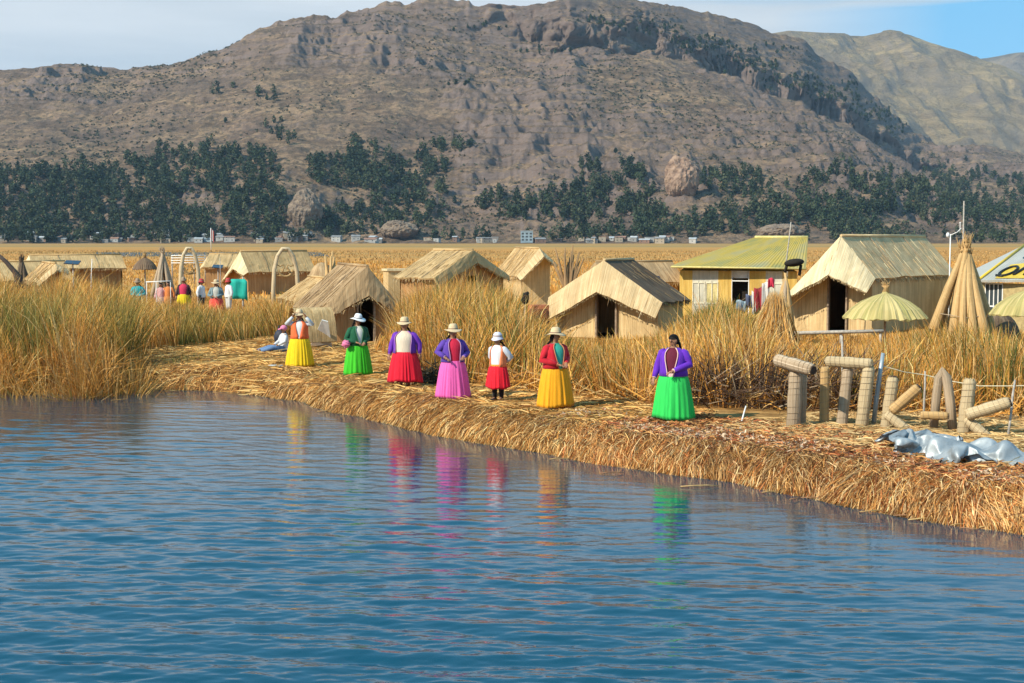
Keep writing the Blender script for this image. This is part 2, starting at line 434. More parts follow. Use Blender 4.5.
# relief: spurs running down the face, strata ledges and crags, all at true scale
spur=(fbm(MX/330+3.1,MY/700,4,21)-.5)
cragm=sstep(.50,.68,fbm(MX/210,MY/260+9,3,33)); 
upper=sstep(.55,.95,ss)[:,None]
lowr=sstep(.35,.05,ss)[:,None]
rg=ridged(MX/55,MY/85,4,51)
MZ=MZ+mm*ed*(spur*75+(fbm(MX/95,MY/130,3,61)-.5)*14+(rg-.5)*(9+22*cragm+14*lowr)+(fbm(MX/14,MY/18,3,71)-.5)*9*(.6+cragm)+(ridged(MX/24,MY/30,3,75)-.5)*7*(.4+lowr+cragm))
# horizontal ledges of bedded rock
st=MZ/17+fbm(MX/260,MY/260,2,81)*2.2; fr=st-np.floor(st)
MZ=MZ+mm*(.12+.75*cragm+.5*upper)*5.0*(sstep(0,.35,fr)-fr)
st=MZ/7.5+fbm(MX/160,MY/160,2,83)*2.5; fr=st-np.floor(st); MZ=MZ+mm*(.3+1.2*cragm)*2.2*(sstep(0,.3,fr)-fr)*sstep(.35,.6,fbm(MX/60,MY/60,2,85))
# the long cliff under the summit that drops towards the right
tpx=512+F*tt
cl_s=np.interp(tpx,[380,520,600,700,800,880,940,1000],[.99,.95,.90,.88,.86,.86,.88,.95])
clh=np.interp(tpx,[380,470,540,620,720,800,880,920,960],[0,10,26,48,70,76,60,32,0])
wv=(fbm(MX/90,MY/140,4,91)-.5)*.16
dd=(ss[:,None]-cl_s[None]-wv)
MZ=MZ-clh[None]*np.exp(-np.maximum(-dd,0)/.10)*sstep(.012,-.012,dd)*np.clip(ss[:,None]*3,0,1)*.85*(.5+fbm(MX/70,MY/70,3,93))
MZ=MZ-ed*8*mm
cm_=np.exp(-np.abs(dd)/.05)*np.clip(clh[None]/30,0,1)
MY=MY+cm_*((ridged(MX/30,MZ/16,4,201)-.5)*46); MX=MX+cm_*((fbm(MX/22,MZ/12,3,203)-.5)*22)
# outline crags
MZ=MZ+np.exp(-((ss[:,None]-1)/.03)**2)*(ridged(MX/26,MX*0,3,17)-.62)*np.interp(tpx,[0,180,300,420,560,760,900,1024],[6,8,16,16,7,9,16,8])[None]
# no point in front of the skyline may rise above it
ang=(MZ-H)/MY; k1=np.argmin(abs(ss-1)); lim=((240-np.interp(tpx,[p[0] for p in SK],[p[1] for p in SK]))/F)[None]+.004
MZ=np.minimum(MZ,H+lim*MY)
MZ=np.maximum(MZ,-1)
def grid_obj(name,X,Y,Z,mat,**k):
    r,c=X.shape; Vv=np.stack([X.ravel(),Y.ravel(),Z.ravel()],1)
    I,J=np.meshgrid(np.arange(c-1),np.arange(r-1)); a=(J*c+I).ravel()
    return np_mesh(name,Vv,np.stack([a,a+1,a+c+1,a+c],1),mat,smooth=True,**k)
def m_hill(name,tan,rock,grass,scrub=.5,sc=1.0):
    t=NT(name); g=t.node('ShaderNodeNewGeometry'); pos=g.outputs['Position']
    sp=t.node('ShaderNodeSeparateXYZ'); t.link(g.outputs['True Normal'],sp.inputs[0])
    a=t.noise(t.mapping(pos,(sc,sc,sc)),.006,6,.62)
    c=t.ramp(a,[(.35,tan),(.5,grass),(.62,tan),(.75,tuple(x*.8 for x in tan))])
    wp=t.noise(pos,.012*sc,4); vv=t.node('ShaderNodeVectorMath',operation='MULTIPLY_ADD'); t.link(t.mapping(pos,(.009*sc,.009*sc,.13*sc)),vv.inputs[0]); vv.inputs[1].default_value=(1,1,1); cc=t.node('ShaderNodeCombineXYZ'); t.link(t.math('MULTIPLY',wp,9.0),cc.inputs[2]); t.link(cc.outputs[0],vv.inputs[2]); st=t.noise(vv.outputs[0],1,6,.7)
    c=t.mix(t.ramp(st,[(.38,.6),(.52,0.0)]),c,tuple(x*.72 for x in rock))
    t2=t.noise(t.mapping(vv.outputs[0],(2.2,2.2,3.2)),1,5,.7); c=t.mix(t.ramp(t2,[(.42,.55),(.50,0.0)]),c,tuple(x*.55 for x in tan)); c=t.mix(t.ramp(t2,[(.54,0.0),(.62,.55)]),c,tuple(x*1.12 for x in grass))
    fine=t.noise(t.mapping(pos,(.10*sc,.06*sc,.16*sc)),1,5,.75)
    c=t.mix(t.ramp(fine,[(.40,scrub),(.52,0.0)]),c,(.085,.075,.055))
    c=t.mix(t.ramp(fine,[(.56,0.0),(.72,.45)]),c,grass)
    pt=t.noise(t.mapping(vv.outputs[0],(1.5,1.5,.5)),1,5,.65); c=t.mix(t.ramp(pt,[(.48,0.0),(.60,scrub*.75)]),c,tuple(x*.42 for x in tan)); pu=t.noise(t.mapping(pos,(.004,.006,.012)),1,4,.6); c=t.mix(t.ramp(pu,[(.46,0.0),(.62,scrub*.6)]),c,tuple(x*.6 for x in rock))
    steep=t.ramp(sp.outputs[2],[(.55,1.0),(.86,0.0)])
    c=t.mix(steep,c,t.mix(t.ramp(st,[(.35,0.0),(.6,1.0)]),rock,tuple(x*1.45 for x in rock)))
    t.bump(t.noise(t.mapping(pos,(.22*sc,.14*sc,.45*sc)),1,6,.8),1.0,5.0/sc)
    return t.set(c,.95,.05)
tag(grid_obj('mountain',MX,MY,MZ,m_hill('mountain_rock',(.285,.192,.135),(.20,.152,.13),(.43,.29,.172),.8)),kind='structure')
# the far range on the right
def far_range(name,pts,yb,yr0,t0,t1,nt,ns,seed,mat,relief):
    px=[p[0] for p in pts]; py=[p[1] for p in pts]; tt=np.linspace(t0,t1,nt)
    Sk=(240-np.interp(512+F*tt,px,py))/F; yr=yr0+0*tt
    s=np.concatenate([np.linspace(0,1,ns),1+.5*np.linspace(0,1,20)[1:]])
    Yv=yb+s[:,None]*(yr-yb)[None]; pr=np.where(s<=1,s**.92*.97+.03*s,1-.8*(s-1))
    Z=(H+Sk*yr)[None]*pr[:,None]; X=tt[None]*Yv
    m=np.clip(s[:,None]*4,0,1)*(1-.9*np.exp(-((s[:,None]-1)/.05)**2))
    Z=Z+m*((ridged(X/700,Yv/1500,5,seed)-.5)*relief+(fbm(X/150,Yv/200,4,seed+3)-.5)*relief*.25)
    lim=Sk[None]+.0015
    Z=np.minimum(Z,H+lim*Yv)
    return tag(grid_obj(name,X,Yv,Z,mat),kind='structure')
far_range('distant_mountain',[(500,110),(700,62),(760,40),(785,36),(820,38),(860,39),(885,35),(905,38),(925,45),(950,51),(975,61),(1000,69),(1024,80),(1150,120),(1400,150)],3600,5600,.05,.66,520,260,5,m_hill('distant_rock',(.46,.32,.17),(.28,.22,.16),(.60,.43,.21),.35,.12),420)
far_range('farthest_mountain',[(700,110),(850,92),(925,68),(960,62),(1000,58),(1024,55),(1100,40),(1300,60)],6000,8200,.1,.66,260,120,9,m_hill('farthest_rock',(.38,.27,.17),(.28,.21,.15),(.48,.35,.2),.3,.1),400)

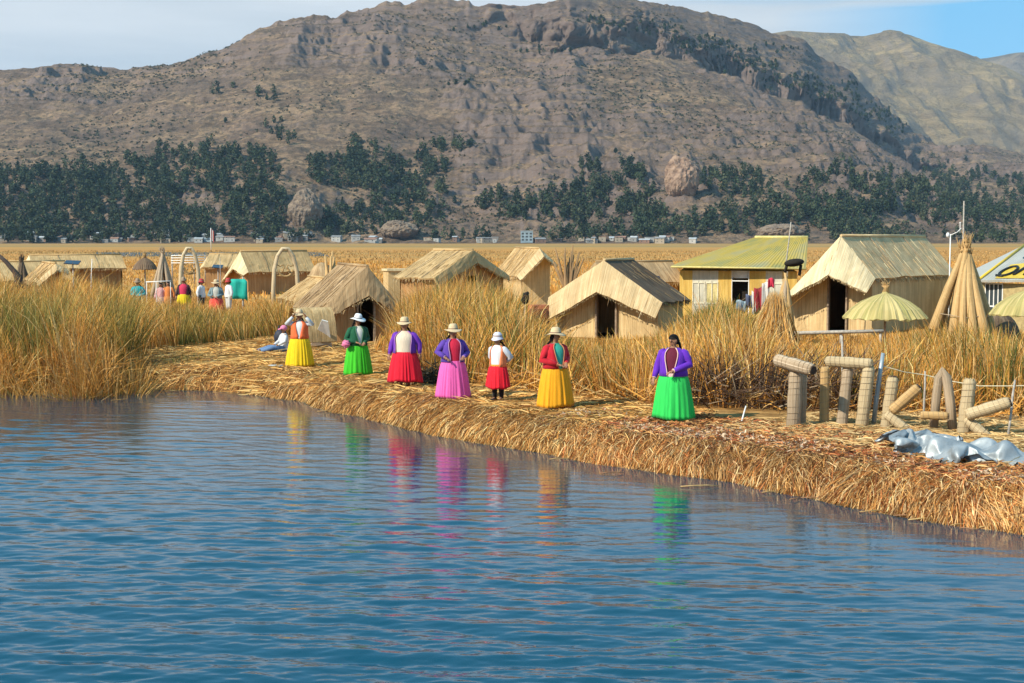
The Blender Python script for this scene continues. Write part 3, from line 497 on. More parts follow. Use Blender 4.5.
# haze
mb=MB(); mb.box((0,4300,560),(19000,9400,1124)); hz=mb.build('haze',[]); 
hm=bpy.data.materials.new('haze'); hm.use_nodes=True; nt_=hm.node_tree; nt_.nodes.clear()
o_=nt_.nodes.new('ShaderNodeOutputMaterial'); pv=nt_.nodes.new('ShaderNodeVolumePrincipled'); pv.inputs['Color'].default_value=(.48,.73,1,1); pv.inputs['Density'].default_value=HAZE; pv.inputs['Anisotropy'].default_value=0
nt_.links.new(pv.outputs[0],o_.inputs['Volume']); hz.data.materials.append(hm); tag(hz,kind='stuff')
TARP_A=''.join(chr(c) for c in range(40,127) if chr(c) not in "\\'")
TARP_0=(46,40,'7H8_9X7>8M9X778;9X788*9X7=7s9X7F7h9X7X7b9X7p7e9X8*7V9g8=7X9W8I7G9_8Y7P9g8i7G9g8r7<9e9(7;9^93729`9B749c9K7.9X9W7(9f9f6|9s9y7.9y:57/:(:F74:*:R799~:a7<9v:o7@9k;,7A9e;07P9X;@7J9X;N7H9X;J7G9h;W7G9v;a7Q:2;c7Q:K;l7_:_;i7a:v;j7m;0;l7z;>;x7s;5;t7o:~;y7t:r;p7j:k;w7l:W;t7r:B;z7r:,;~7s9m7W8^9a7J8Q9f7H8D9X7J849X7O7~9W7V7u9b7e7l9i7{7e9l867c9Z8B7U9j8N7V9X8_7R9V8n7L9X8z7F9^9-7E9h927@9Z9B7@9W9O7;9a9^779m9l739{9{70:3:678:6:F7>:7:S7A:5:`7G:,:m7K9w:{7P9j;77P9j;?7[9`;M7[9`;U7W9m;P7W:);R7U:@;^7d:O;Z7^:f;]7k:x;_7w;1;n7z;/;|8);0<)7q;-<)7j:x;}7m:h;y7z:X<(7{:B<*7~:*<57w9o7U8]9r7[8M9k7R8?9i7]8>9^7c829^7l7~9c7v7x9p8-7t9`887e9l8M7c9k8U7e9Z8d7^9a8q7Y9[8|7S9d9/7N9Z9>7M9`9@7@9m9P7C9v9Z7::.9l7<:99~7A:@:87H:A:G7H:F:P7P:>:`7Q:::j7W:,:w7]9u;/7a9l;=7_9s;H7g9n;U7i9w;Y7d:4;K7g:E;P7c:Z;a7o:c;[7z:r;Z8-;*;k8*:|;x7|:{<.7}:}<57s:u<47s:d<07|:Q<-82:?<88*:,<:8.9m7Q8T:)7a8O9|7]8@9z7c879q7p8;9m7v809s8.8,9n8-7q9q8B7p9o8N7n9a8`7k9b8j7g9V8s7f9d8}7`9Z947^9c977R9r9I7P9}9P7I:89c7P:<9u7S:E:.7T:N:;7N:V:E7X:R:S7V:O:[7`:D:m7`:<:y7f:-;+7n9v;:7p9s;B7m9~;P7u:,;Z7t:<;N7u:O;I7p:e;Z7}:d;h8+:p;d88:{;p85;-;|81:|<+8,:p<:8+:p<?7~:_<685:Q<=83:<<5899~<H819v7O8D:(7[8G:27j8A:/7h83:+7u8;9~8+8:9z8.8+9}887w9z8?7~9k8O7{9d8^7y9_8l7u9Z8z7s9Z9.7l9d9.7d9t9:7^:.9M7_:99_7Z:H9l7O:W9w7_:_:.7X:h:;7`:h:H7b:e:V7^:a:b7b:T:k7m:F:o7r:3;(7x:+;77x:*;E7}:(;I7|:8;X8+:C;W7}:W;D7|:d;S8+:p;a84:g;l88:o;n8@:|;x8;:r<08;:s<185:e<B89:[<C8A:I<38C:8<F8::0<N8C9t7I8::17Y88:17e8::;7r88:67v8-:-8+85:08883:,8>7}:.8E8.9y8P7z9u8^7t9p8k7p9l8x7t9m907x9q9;7n9|9=7j:<9L7b:O9[7Y:a9m7V:p9~7[:w:37g:{:@7a:}:M7d:w:Z7g:p:a7n:`:^7u:K:l7|:<:~8(:8;38.:/;@8.:4;O82:6;O84:I;W83:];B83:c;L86:t;W8?:k;b8A:t;o8E:n;{8I:w;|8B:g<68F:i<A8N:Z<48P:G<G8K:<<Y8E:-<c8F9q7G8-:57T83:=7b8,:77n8/:?7{8,:;8,7|:1858+::8A8-:>8K7~:48W8/:-8b8/9x8o8(9v8w7w9~9.7s:*9>7{:/9N7q:>9[7k:U9b7g:o9m7`;,:(7a;5:77d;9:D7h;7:O7m;/:Z7r:{:]7z:i:[8):R:o8.:G:{85:9;586::;?8;:0;H8=:<;W8?:F;W8A:Z;C8@:_;I8C:q;V8H:x;a8M:o;j8L:{;r8R:m<-8O:o<.8Q:Z<<8a:Q<G8Y:=<L8S9}<b8T9t<u8T9l7R7}:/7Q7{:@7a7z:E7n7t:C7w7q:68*7p:A887o:F8E7n:A8P7t:H8]7y:>8h7y:18p80:18~80:,938,:19;7}:?9Q7~:G9`7x:^9j7s:v9m7m;69}7l;A:67o;D:C7s;A:O7x;8:X7};*:T8-:m:c82:Z:k8;:F;(8?:C;18C:5;>8G:9;M8G:4;R8M:B;[8N:T;G8L:U;E8P:h;O8V:q;[8^:v;k8^:x;|8a:u<28b:g<,8f:Q<48d:;<D8b:(<V8d9m<j8c9c<{8j9k7H7q:77W7h:=7c7d:K7h7^:;7u7Y:D8,7U:J897U:P8C7]:W8P7Z:O8`7c:I8n7m:A8y7z:<9(81:=9488:99C84:>9S83:M9`8.:e9j8(:}9l7y;<9z7w;H:27|;H:>8);C:K8/;9:W86;*:a88:l:_8A:U:r8I:K:x8H:7;.8R:=;;8W::;H8Y:7;X8W:4;d8W:C;Q8[:I;J8a:X;V8X:];d8W:b;q8a:d;z8o:e<38s:[<:8q:G<:8t:/<O8r9{<e8p9r<n8s9_=(8p9]7G7_:B7U7]:P7W7M:C7d7J:P7r7J:[7~7J:e837K:j8A7M:l8P7S:g8`7^:^8o7i:S8}7t:K918(:F9087:F9?86:K9Q8?:T9^8::k9h85;+9k8/;@9z8.;H:,8-;=:886;=:A87;,:M8=:q:_8K:g:i8S:Q:e8J:;:s8Z:<;(8d:5;48k:7;B8n:6;Q8m:5;c8j:3;d8m:E;R8r:G;]8p:S;a8p:b;l8r:W;y8w:Q<09+:O<28~:<<G8z:8<Z8{:,<c8}9o<r9)9d=+8}9b7L7]:X7D7J:L7Q7L:]7_7N:k7l7U:s7w7R:{8.7R;(8=7T:}8M7X:w8b7^:m8q7l:b9(7w:X9(8.:N9581:T9:8@:S9K8G:^9]8G:p9f8B;.9i8<;B9y8<;G:-8=;?:08=;.:=8G:w:O8T:n:Z8_:Y:V8U:B:b8_:1:r8h:,:y8w:1;.8~:1;;9*:0;J9+:0;V8{9~;a9):4;f9,:E;W90:O;d9-:X;q9-:_;u91:Q<)96:F<;90:D<M9.:=<W91:,<d939s<s949l<~9+9p7;7[:I7B7Z:_7P7^:n7X7Z:}7f7[;/7s7[;38+7];38;7_;.8M7e:}8^7k:k8s7u:m8s7}:X8|83:[9,8<:S958>:a9B8L:g9U8Q:u9]8I;39f8J;D9u8K;E9{8J;8:-8O;(:>8]:v:L8i:c:I8c:J:R8g:4:b8t:,:m8x9u:t9/9};(97:(;4989|;?9/9w;K949t;T98:+;a9<:8;e9>:I;b9>:Z;p9<:^;}98:[</9>:P<?9::L<H9;:<<W9>:0<b9A9y<q9;9y<}959~7A7m:U7A7k:l7J7j:}7U7i;27c7g;87q7h;:8+7k;68=7p;.8J7r:r8c7x:w8g7{:a8m86:[8v88:N8x8A:Z9/8J:^998M:q9K8X:z9T8U;69d8X;A9r8Y;@9~8[;7:*8b:z:=8p:o:>8n:S:E8r:;:W8{:1:Z8|9s:g919q:s999n;)939n;09@9n;<979k;@9>9x;M9F9{;Q9@:6;^9H:C;b9K:T;q9D:R;z9E:[<29E:]<99G:N<B9H:><R9K:5<b9I:/<l9=:2<y9;:77F7{:_7C7z:s7I7x;,7T7v;67c7v;97r7u;18.7|;38;7~:w8R8.:w8Z7z:b8`86:W8i8;:H8m8H:L8|8I:L8|8U:[9.8W:o9>8b:|9O8d;19_8f;:9m8h;89{8l;2:28r:{:48s:`:E8~:N:B9+:5:U94:+:W959o:d979b:s959`:{9>9g;19=9_;>9C9c;:9H9r;C9M:*;T9N:3;S9S:H;h9T:I;l9R:Y;x9R:P;}9Q:_<29U:R<B9R:K<Q9G:D<b9C:=<m9L:8<q9C:C7I82:c7C81:u7L8/;,7U8-;77b8*;.7t8/;38/83:}8H88:y8G8(:d8S8):L8]8::@8[8K:>8i8P:98v8U:=9+8]:K9-8d:`9@8]:j9O8g:v9`8e;(9i8q;)9v8x:}:)8s:m:69,:c:<91:H:K97:8:O9?9{:b9<9w:f9C9i:q9D9a:}9E9Y;,9J9h;99R9a;E9U9l;O9Y9{;J9]:9;[9c:C;Z9Z:U;i9c:Q;s9a:[<)9d:Y<19V:e<@9M:Z<R9H:T<d9G:K<b9Q:?<m9Q:G7M8?:c7H8>:u7T88:|7X8;;27h87;67x8?;,898C;+8985:j8G86:R8L83:78P8H:18^8?:*8l8>:+8y8A:49.8I:B978W:Q9;8k:^9P8d:b9a8d:k9l8m:n9m8|:n9y8y:`:.94:Y:@9>:N:F9C:::Q9J:,:b9F:):m9F9w:x9I9n:v9R9b;+9]9c;69c9o;;9^:(;G9m:-;N9q:?;K9f:O;[9n:S;e9l:b;r9r:`;x9g:i<29h:e<@9W:g<T9P:a<e9Q:V<Y9S:J<d9]:G7P8N:`7Q8K:r7T8G;*7c8G;,7l8F;;8)8L;68,8F:s848?:W8F8D:B8A8=:(8U8A9s8b8N9p8o8M9s8}8C9w948F:/9?8S:@9G8d:P9I8u:^9X8u:i9c8q:_9n8y:[9v90:X:-93:J:79E:G:F9O:A:T9R:8:b9U:.:j9V9y:k9S9k:t9^9r:{9m9o;(9e:);39r:/;;9y:>;>9p:O;M9{:R;T9x:c;b9~:^;g9z:k;r9s:s<,9l:t<A9d:q<N9_:`<b9]:b<W9`:T<Y9h:H7Q8a:b7]8V:m7a8S:{7b8W;37r8U;:7}8S:|898O:i838M:J8C8Q:38C8K9o8T8J9`8f8N9[8s8Q9`9*8Q9k8}8P:*9=8Z:29K8h:A9S8u:Q9U9*:_9e9*:`9g9*:P9u9/:I9~9>:F:49B:::=9P:6:H9Y:1:T9`:):Z9]9s:c9e9k:o9o9n:q9f:(:u9x:1;*:):?;.9{:Q;=:.:V;G:-:e;S:4:^;]:4:j;k:4:k;p:,:x<+9|:z<99r:l<K9o:b<[9h:l<Y9n:^<d9h:U7R8r:d7a8h:l7i8a:v7l8f;,7|8d;4848`:z8/8Z:]8:8[:@888T9|8O8X9n8T8Y9W8e8`9[8s8`9X9)8`9g8|8^:(968]:>9B8s:>9R9(:G9]90:R9b97:_9n96:V9m9;:H9t9@:;:)9H:3:49O:+:>9X9{:H9a9u:P9k9o:[9t9q:f9x9|:d9m:6:o9v:E:{:+:S;/:8:X;7:7:i;B:@:^;O:D:h;]:F:g;c:@:s;o:;:}<(:3:u</9}:e<C9|:j<V9x:h<f9x:e<o9t:Y7S9,:f7b8y:n7i8r:z7w8p:z8/8r;-8*8j:m838i:Q8,8^:58>8e9y8F8`9a8Y8f9b8c8n9V8r8n9X9(8m9h908j:+908g:H9E8u:M9I93:M9V9<:N9d9=:R9n9C:]9q9G:M9n9K:?9w9S:7:+9Z:/:39d:(:<9m9y:G9v9x:R9}9~:[9s:0:k9~:2:l:2:E:r:::X:}:@:h;5:I:d;E:L:m;O:V:f;Z:T:m;`:N:y;q:J:z;v:<:m<,:3:_<>:):]<P:+:]<`:+:Y<n:-:U7U9<:i7a91:t7k9,:|7y9(;+8/8~:v838u:_7|8o:D8(8l9~898o9k8G8m9X8U8r9e8d8q9f8p8{9]8{8y9s8y8k:6958z:H9D9*:_9O9;:_9R9J:Z9`9I:`9d9L:R9p9V:V9m9Y:G9|9W:F:/9_:?::9d:7:@9p:2:A9~:.:L9y:6:X9~:>:f:5:7:t:@:C;*:B:S:~:P:c;2:U:q;A:Y:y;G:e:o;Q:Z:x;a:[:w;r:V:t;~:G:o</:?:[<<:1:Q<K:(:O<[:*:L<i9}:J7X9I:t7h9@:o7t96:q8)98:z8*90:i829*:Q7y8|::7|8x9t828v9_8F8z9`8S8x9V8a8}9]8m9/9j8k8s9}9)8~:<909/:Z9@9<:m9I9N:j9V9V:n9Y9_:d9h9V:d9_9_:V9n9d:V9{9g:N9}9k:@:/9o:5:79x:;:B:*:>:J:1:4:Q:4:B:_:A:>:k:D:N;(:N:L;5:T:[;7:b:j;=:j:x;K:l:~;Y:h:z;]:c:j;k:S:h<*:P:g<<:E:a<D:=:N<R:4:J<X:*:?<d:1:D7]9T;)7m9M:w7x9C:z8(9@:m8598:d8)95:O7y92:57y9-9q869*9g8A9.9X8M9-9_8[969a8[8|9p8p90:-9*9;:H9/9C:h9>9N:{9P9X;(9L9i:z9Y9m:v9h9g:s9h9l:b9d9q:O9u9t:R:*9w:G:+9|:8:59~:.:;:2:5:D:>:8:R:>:7:V:L:C:k:M:B:y:Z:K;-:b:[;?:k:b;?:u:o;L:w:u;[:u:v;k:j:q;x:[:c<-:N:T<C:P:U<R:D:M<N:=:><[:6:7<h:0:67f9_;-7r9N;-7~9O:y819F:u839F:e8)9C:Q7}9@:87y9<9v8/989e8>949i8H9>9e8L909n8`999z8l9>:>9)9O:S9-9V:s9@9d;)9N9d;:9O9u;79Y9|;09h9v;,9d9z:p9[9z:[9m:*:R9y:,:E:0:0:>:0:4:/:;:49~:I:9:+:L:H:2:[:L:6:j:W:;:n:d:K;(:l:U;6:u:^;C:|:c;Q:z:f;X:l:f;l:j:Z<):c:O<<:W:E<?:B:C<K:P:<<Z:L:?<f:C:C<p:A:97r9f;-7|9T;4809J;,869T:y849U:j8-9S:V7z9P:A7y9M:)8*9K9m849B9v8A9>9z8Q9E9u8[9G:48t9S:B8{9`:`9-9i:{9;9l;99I9o;J9W9y;I9a:);C9j:0;69]:-:|9W:0:d9e:5:P9x:9:H:(:::9:5:@:5:4:>9}:B:E:(:Q:H9|:[:S:+:`:a:6:o:h:>:~:p:F;7:t:L;D:u:Q;R:r:R;b:h:O;s:V:I<-:Y:6<3:B:2<H:E:*<Z:J9~<i:N:+<p:S:5<m:U:C7~9h;:869Z;58A9M;48F9L:}8G9R:o8>9K:_859H:I809W:78-9^9|8;9Y9r8G9T9v8N9U:/8d9]:78p9b:P9-9q:d9;9u:{9D9z;;9D9};Q9T:.;T9_:5;N9g:<;@9X::;-9T:=:j9e:B:T9r:D:A:,:G:;:,:G:,:9:N9~:>:E9r:I:P9u:U:Z9x:d:^:(:r:c:0;(:c:;;6:d:A;C:b:E;Q:[:D;b:P:?;t:V:,<-:F9u<=:W9v<Q:`9v<b:b9p<l:h9{<l:l:1<b:h:;8=9i;B8I9W;C8T9Z;68[9O;08Z9J:y8R9E:g8J9E:Q8D9N:<8A9[:-8=9l:(8K9i9}8Y9h:/8^9i:F8o9s:Y8|9x:s97:-;*9B:3;>9@:5;R9N::;Y9Y:A;T9b:G;D9T:G;/9Y:I:i9_:M:L9s:S:A9|:P:1:1:V:-:0:U9u:<:S9l:K:M9g:X:N9o:g:Q9v:u:T9};+:Z:*;7:V:0;D:R:3;S:L:0;e:S9{;w:L9h<5:]9i<J:e9a<]:n9c<h:y9k<m:}9v<f:~:+<[:y:58T9c;S8b9g;F8m9^;>8r9T;48n9P:{8b9P:j8O9T:X8<9T:K8;9b:<8F9l:78L9x:08U9r:=8g9w:I8g9}:c8w:.:x92:9;,9=:?;=9::A;N9F:F;U9Q:N;O9Y:V;?9Y:T:|9S:W:`9i:^:K9j:Y:39u:`9}:*:g:/:4:g9|:>:d9q:K:_9g:Y:Y9b:i:U9e:w:R9k;-:P9q;;:Q9t;J:S9t;Y:]9t;f:W9b;}:a9Z<=:m9W<M:z9_<_;+9]<_;49k<k;69s<^;29z<U;.:28n9s;V8|9m;L9,9e;B9,9_;68u9_:~8f9^:k8L9^:b889^:S8@9j:F8<9u::8J9w:@8V:*:>8f:/:J8k:3:b8o:8:y9(:C;*93:I;695:O;E9B:T;F9I:K;:9I:^;-9R:g:n9Y:j:R9^:_:89o:o:39q:s9w9}:z9~:4:{:(:B:u9{:L:q9m:Y:l9d:i:f9c:x:a9e;.:^9f;<:_9h;J:f9l;X:d9_;n:j9Y<+:u9c<A;(9b<N;69W<_;<9W<f;B9d<h;D9r<Y;?9z<M;::19-:+;U949z;H939s;<9)9l;08l9b;18Z9^:t8J9l:c849j:W859s:G8A9}:F8G:+:98N:2:G8`:;:J8f:@:_8l:E:r8p:J;,8z:T;39,:`;798:^;/9;:Q:y9D:X:h9E:k:U9L:a:=9^:v:79e:{9z9n;29s9z;.9k:0:~9k:>;.9p:P;*9u:Z:|9f:j:s9k:w:i9p;,:k9i;9:l9c;H:n9^;[:q9X;o:x9d<+;*9X<@;49X<M;?9c<V;H9W<^;M9b<`;Q9q<W;K:,<A;G:/9(:+;E94:2;>9-9};68x9n;<8e9m;+8M9`:{8;9l:i8-9x:[8:9~:O85:.:C8>:6::8M:<:?8X:F:H8`:L:Z8`:N:m8d:T:{8l:`;)8w:[:y9*:X:o92:g:f94:b:Q9::h:<9J:t:-9V;1:)9Z;/9j9g;19^9u;09X:+;-9X:;;29^:M;29d:b;19m:f:w9x:y:v9u;1:r9t;7:y9h;H:x9h;T:{9X;g;+9c;z;49X<6;99b<C;E9X<J;Q9Z<P;T9g<N;J9v<H;[:-<0;W:58y:2;N8}:7;B8u:+;78i9q;A8V9h;28@9l:{8@9|:g8.:/:_8-:.:M88:7:N8?:@:D8H:H:98O:P:F8V:W:U8U:X:g8]:b:p8j:e:m8v:m:k8u:e:[9(:k:L95:z:E99:~:09J;4:09L;99q9W;>9a9g;A9X9t;A9^:+;=9X:0;89h:E;=9i:Y;:9u:h;*:*:~;(:(;6;*9w;A:x9v;>;/9o;B;*9[;W;19X;j;79e;|;A9]<5;B9g<8;Q9c<@;I9n<A;]9r<3;h:*;v;k:<8t9{;G8o:2;J8b:-;=8U9s;C8D9h;58>9}:}8::3:j82:=:X7{:7:Q8-:?:I87:J:I8;:N:98B:U:G8H:]:U8N:f:a8[:l:b8c:u:i8j:q:[8y:x:U8y:{:B9.;.:59?;8:69F;A9|9W;G9t9X;M9a9i;L9c9r;M9W:*;K9Y:+;D9k:A;F9r:R;9:+:n;7:.;.;8:(;?;2:.;I;(:1;P;)9z;O;59l;A;79Z;U;=9X;f;B9g;v;K9c;};J9q<+;V9r<,;j9n;r;l:);l<+::8d9u;M8]:+;P8O:0;D8B9v;E839q;28.9|:t8-:;:m8(:G:`7t:E:T7x:I:G8,:S:M81:Y:>8A:a:=8I:h:J8I:p:V8P:v:b8]:y:[8k;):_8q;,:N9-;-:J9/;;:=98;C:.9I;K:.9M;Q9t9W;Y9h9e;Z9`9s;Y9_:,;X9b:-;Q9t:?;H:+:Z;E:1:w;F:.;1;8:;;E;7:A;Q;:::;^;4:3;O;=:,;D;B9r;=;E9^;R;I9W;^;N9h;j;V9k;r;b9f;o;r9l;c;|9~;v<8:,8S9p;P8K9|;U8?:1;L809{;D7{9z;07|:4:v7w:4:a7m:F:`7m:U:X7j:Q:I7t:]:O7}:e:D85:l:B8E:t:A8N:z:L8N;+:Y8X;-:d8b;3:Z8s;7:V9.;6:T98;?:F95;K:99A;V:29N;Z:(9[;_9w9h;b9p9u;d9n:/;e9o:>;Y9v:I;T:4:e;U:2:v;B:A;8;B:K;M;H:J;[;A:L;h;A:E;d;G:4;U;O9~;N;P9j;>;T9Y;Q;[9Z;Y;d9g;c;k9^;];u9k;k<.9r;q<F9{8C9j;T8:9w;W8-:.;S7|:2;?7v:5;)7p:+:k7e:<:b7a:E:P7Z:U:Q7^:b:J7i:d:A7o:p:L8(:x:G88;(:A8G;/:G8R;5:Q8U;::`8c;9:g8r;=:d9,;@:_90;I:N9:;S:D9H;M:=9S;U:79a;U:/9n;V:)9{;W:(:5;[:+:C;g:/:W;c:;:c;L:E:~;L:P;A;R:T;S;L:_;e;L:];o;O:S;g;U:E;g;Y:/;U;^9w;@;X9l;A;d9Y;L;m9c;U;t9X;b;}9_;f<99i;z<E9q849m;I8)9q;T7x9};G7j:3;:7e:):{7]:+:e7V:9:T7M:H:M7Q:O:@7S:]:97Y:j:67e:u:<7q;+:F8-;3:A8>;9:J8N;B:N8[;C:U8c;G:b8o;H:m9(;J:i9.;S:Y9>;W:R9L;T:K9Y;P:G9g;S:B9q;[:>:);_:>:6;i:?:H;j:F:S;V:N:m;Z:S;1;^:X;H;X:g;];^:g;k;V:k;q;]:`;k;c:O;i;g:8;S;_:/;D;f9r;7;k9`;D;s9X;L;}9`;X<09Y;k<:9[;u<M9g7|9b;G7p9k;L7e9z;F7W:-;57S9}:v7I:-:`7C:6:L7@:D:>7@:R:87B:a:67H:n:77T:{::7d;2:?7y;9:I86;C:O8H;H:Y8V;P:U8d;T:Z8o;V:e8{;V:r91;]:g9@;U:b9N;T:[9];W:V9j;Z:S9x;]:R:.;g:S:=;^:S:M;c:^:c;]:`:x;Q:e;;;[:k;N;i:n;^;b:w;m;d:u;l;i:f;o;o:S;d;r:=;N;m:.;7;g9x;;;w9h;:;}9W;E</9W;O<89a;`<B9X;t<N9X7p9l;;7a9h;>7R9u;@7K9x;*7G:5:u7E:?:_75:@:P7/:I:A77:U:F75:c:@7=:q:@7J:~:C7];5:I7r;A:P82;H:]8C;V:U8R;`:Y8`;d:W8n;f:^8{;f:j93;d:u9B;^:o9Q;Z:k9_;]:g9m;_:f9|;e:e:4;^:g:F;a:i:U;T:o:k;Q:r;*;X:w;;;i:y;O;n;(;a;k;-;j;p:{;n;v:k;b;u:W;X;|:?;A;l:7;5;w9w;+;x9c;4</9d;7<69X;B<A9_;S<K9X;g<W9X7b9v;.7U9l;.7D9p;37;:(;(7;:/:k77:C:a7=:L:P7-:N:N7+:[:G75:c:N7C:k:L7L:|:S7`;3:Y7r;G:a8.;W:U8@;h:Y8M;p:P8X;u:W8h;v:[8y;u:b93;q:k9D;n:s9R;i:s9a;f:t9p;d:u:(;c:w::;d:x:L;a:{:a;c:z:p;W;-;*;f;-;?;e;2;O;p;7;W;v;+;d;}:};_;z:k;d<-:S;I;|:G;1;t:7:z;r9u:x</9i:|</9X:~<=9Z;4<G9X;E<T9Z;X<a9X')
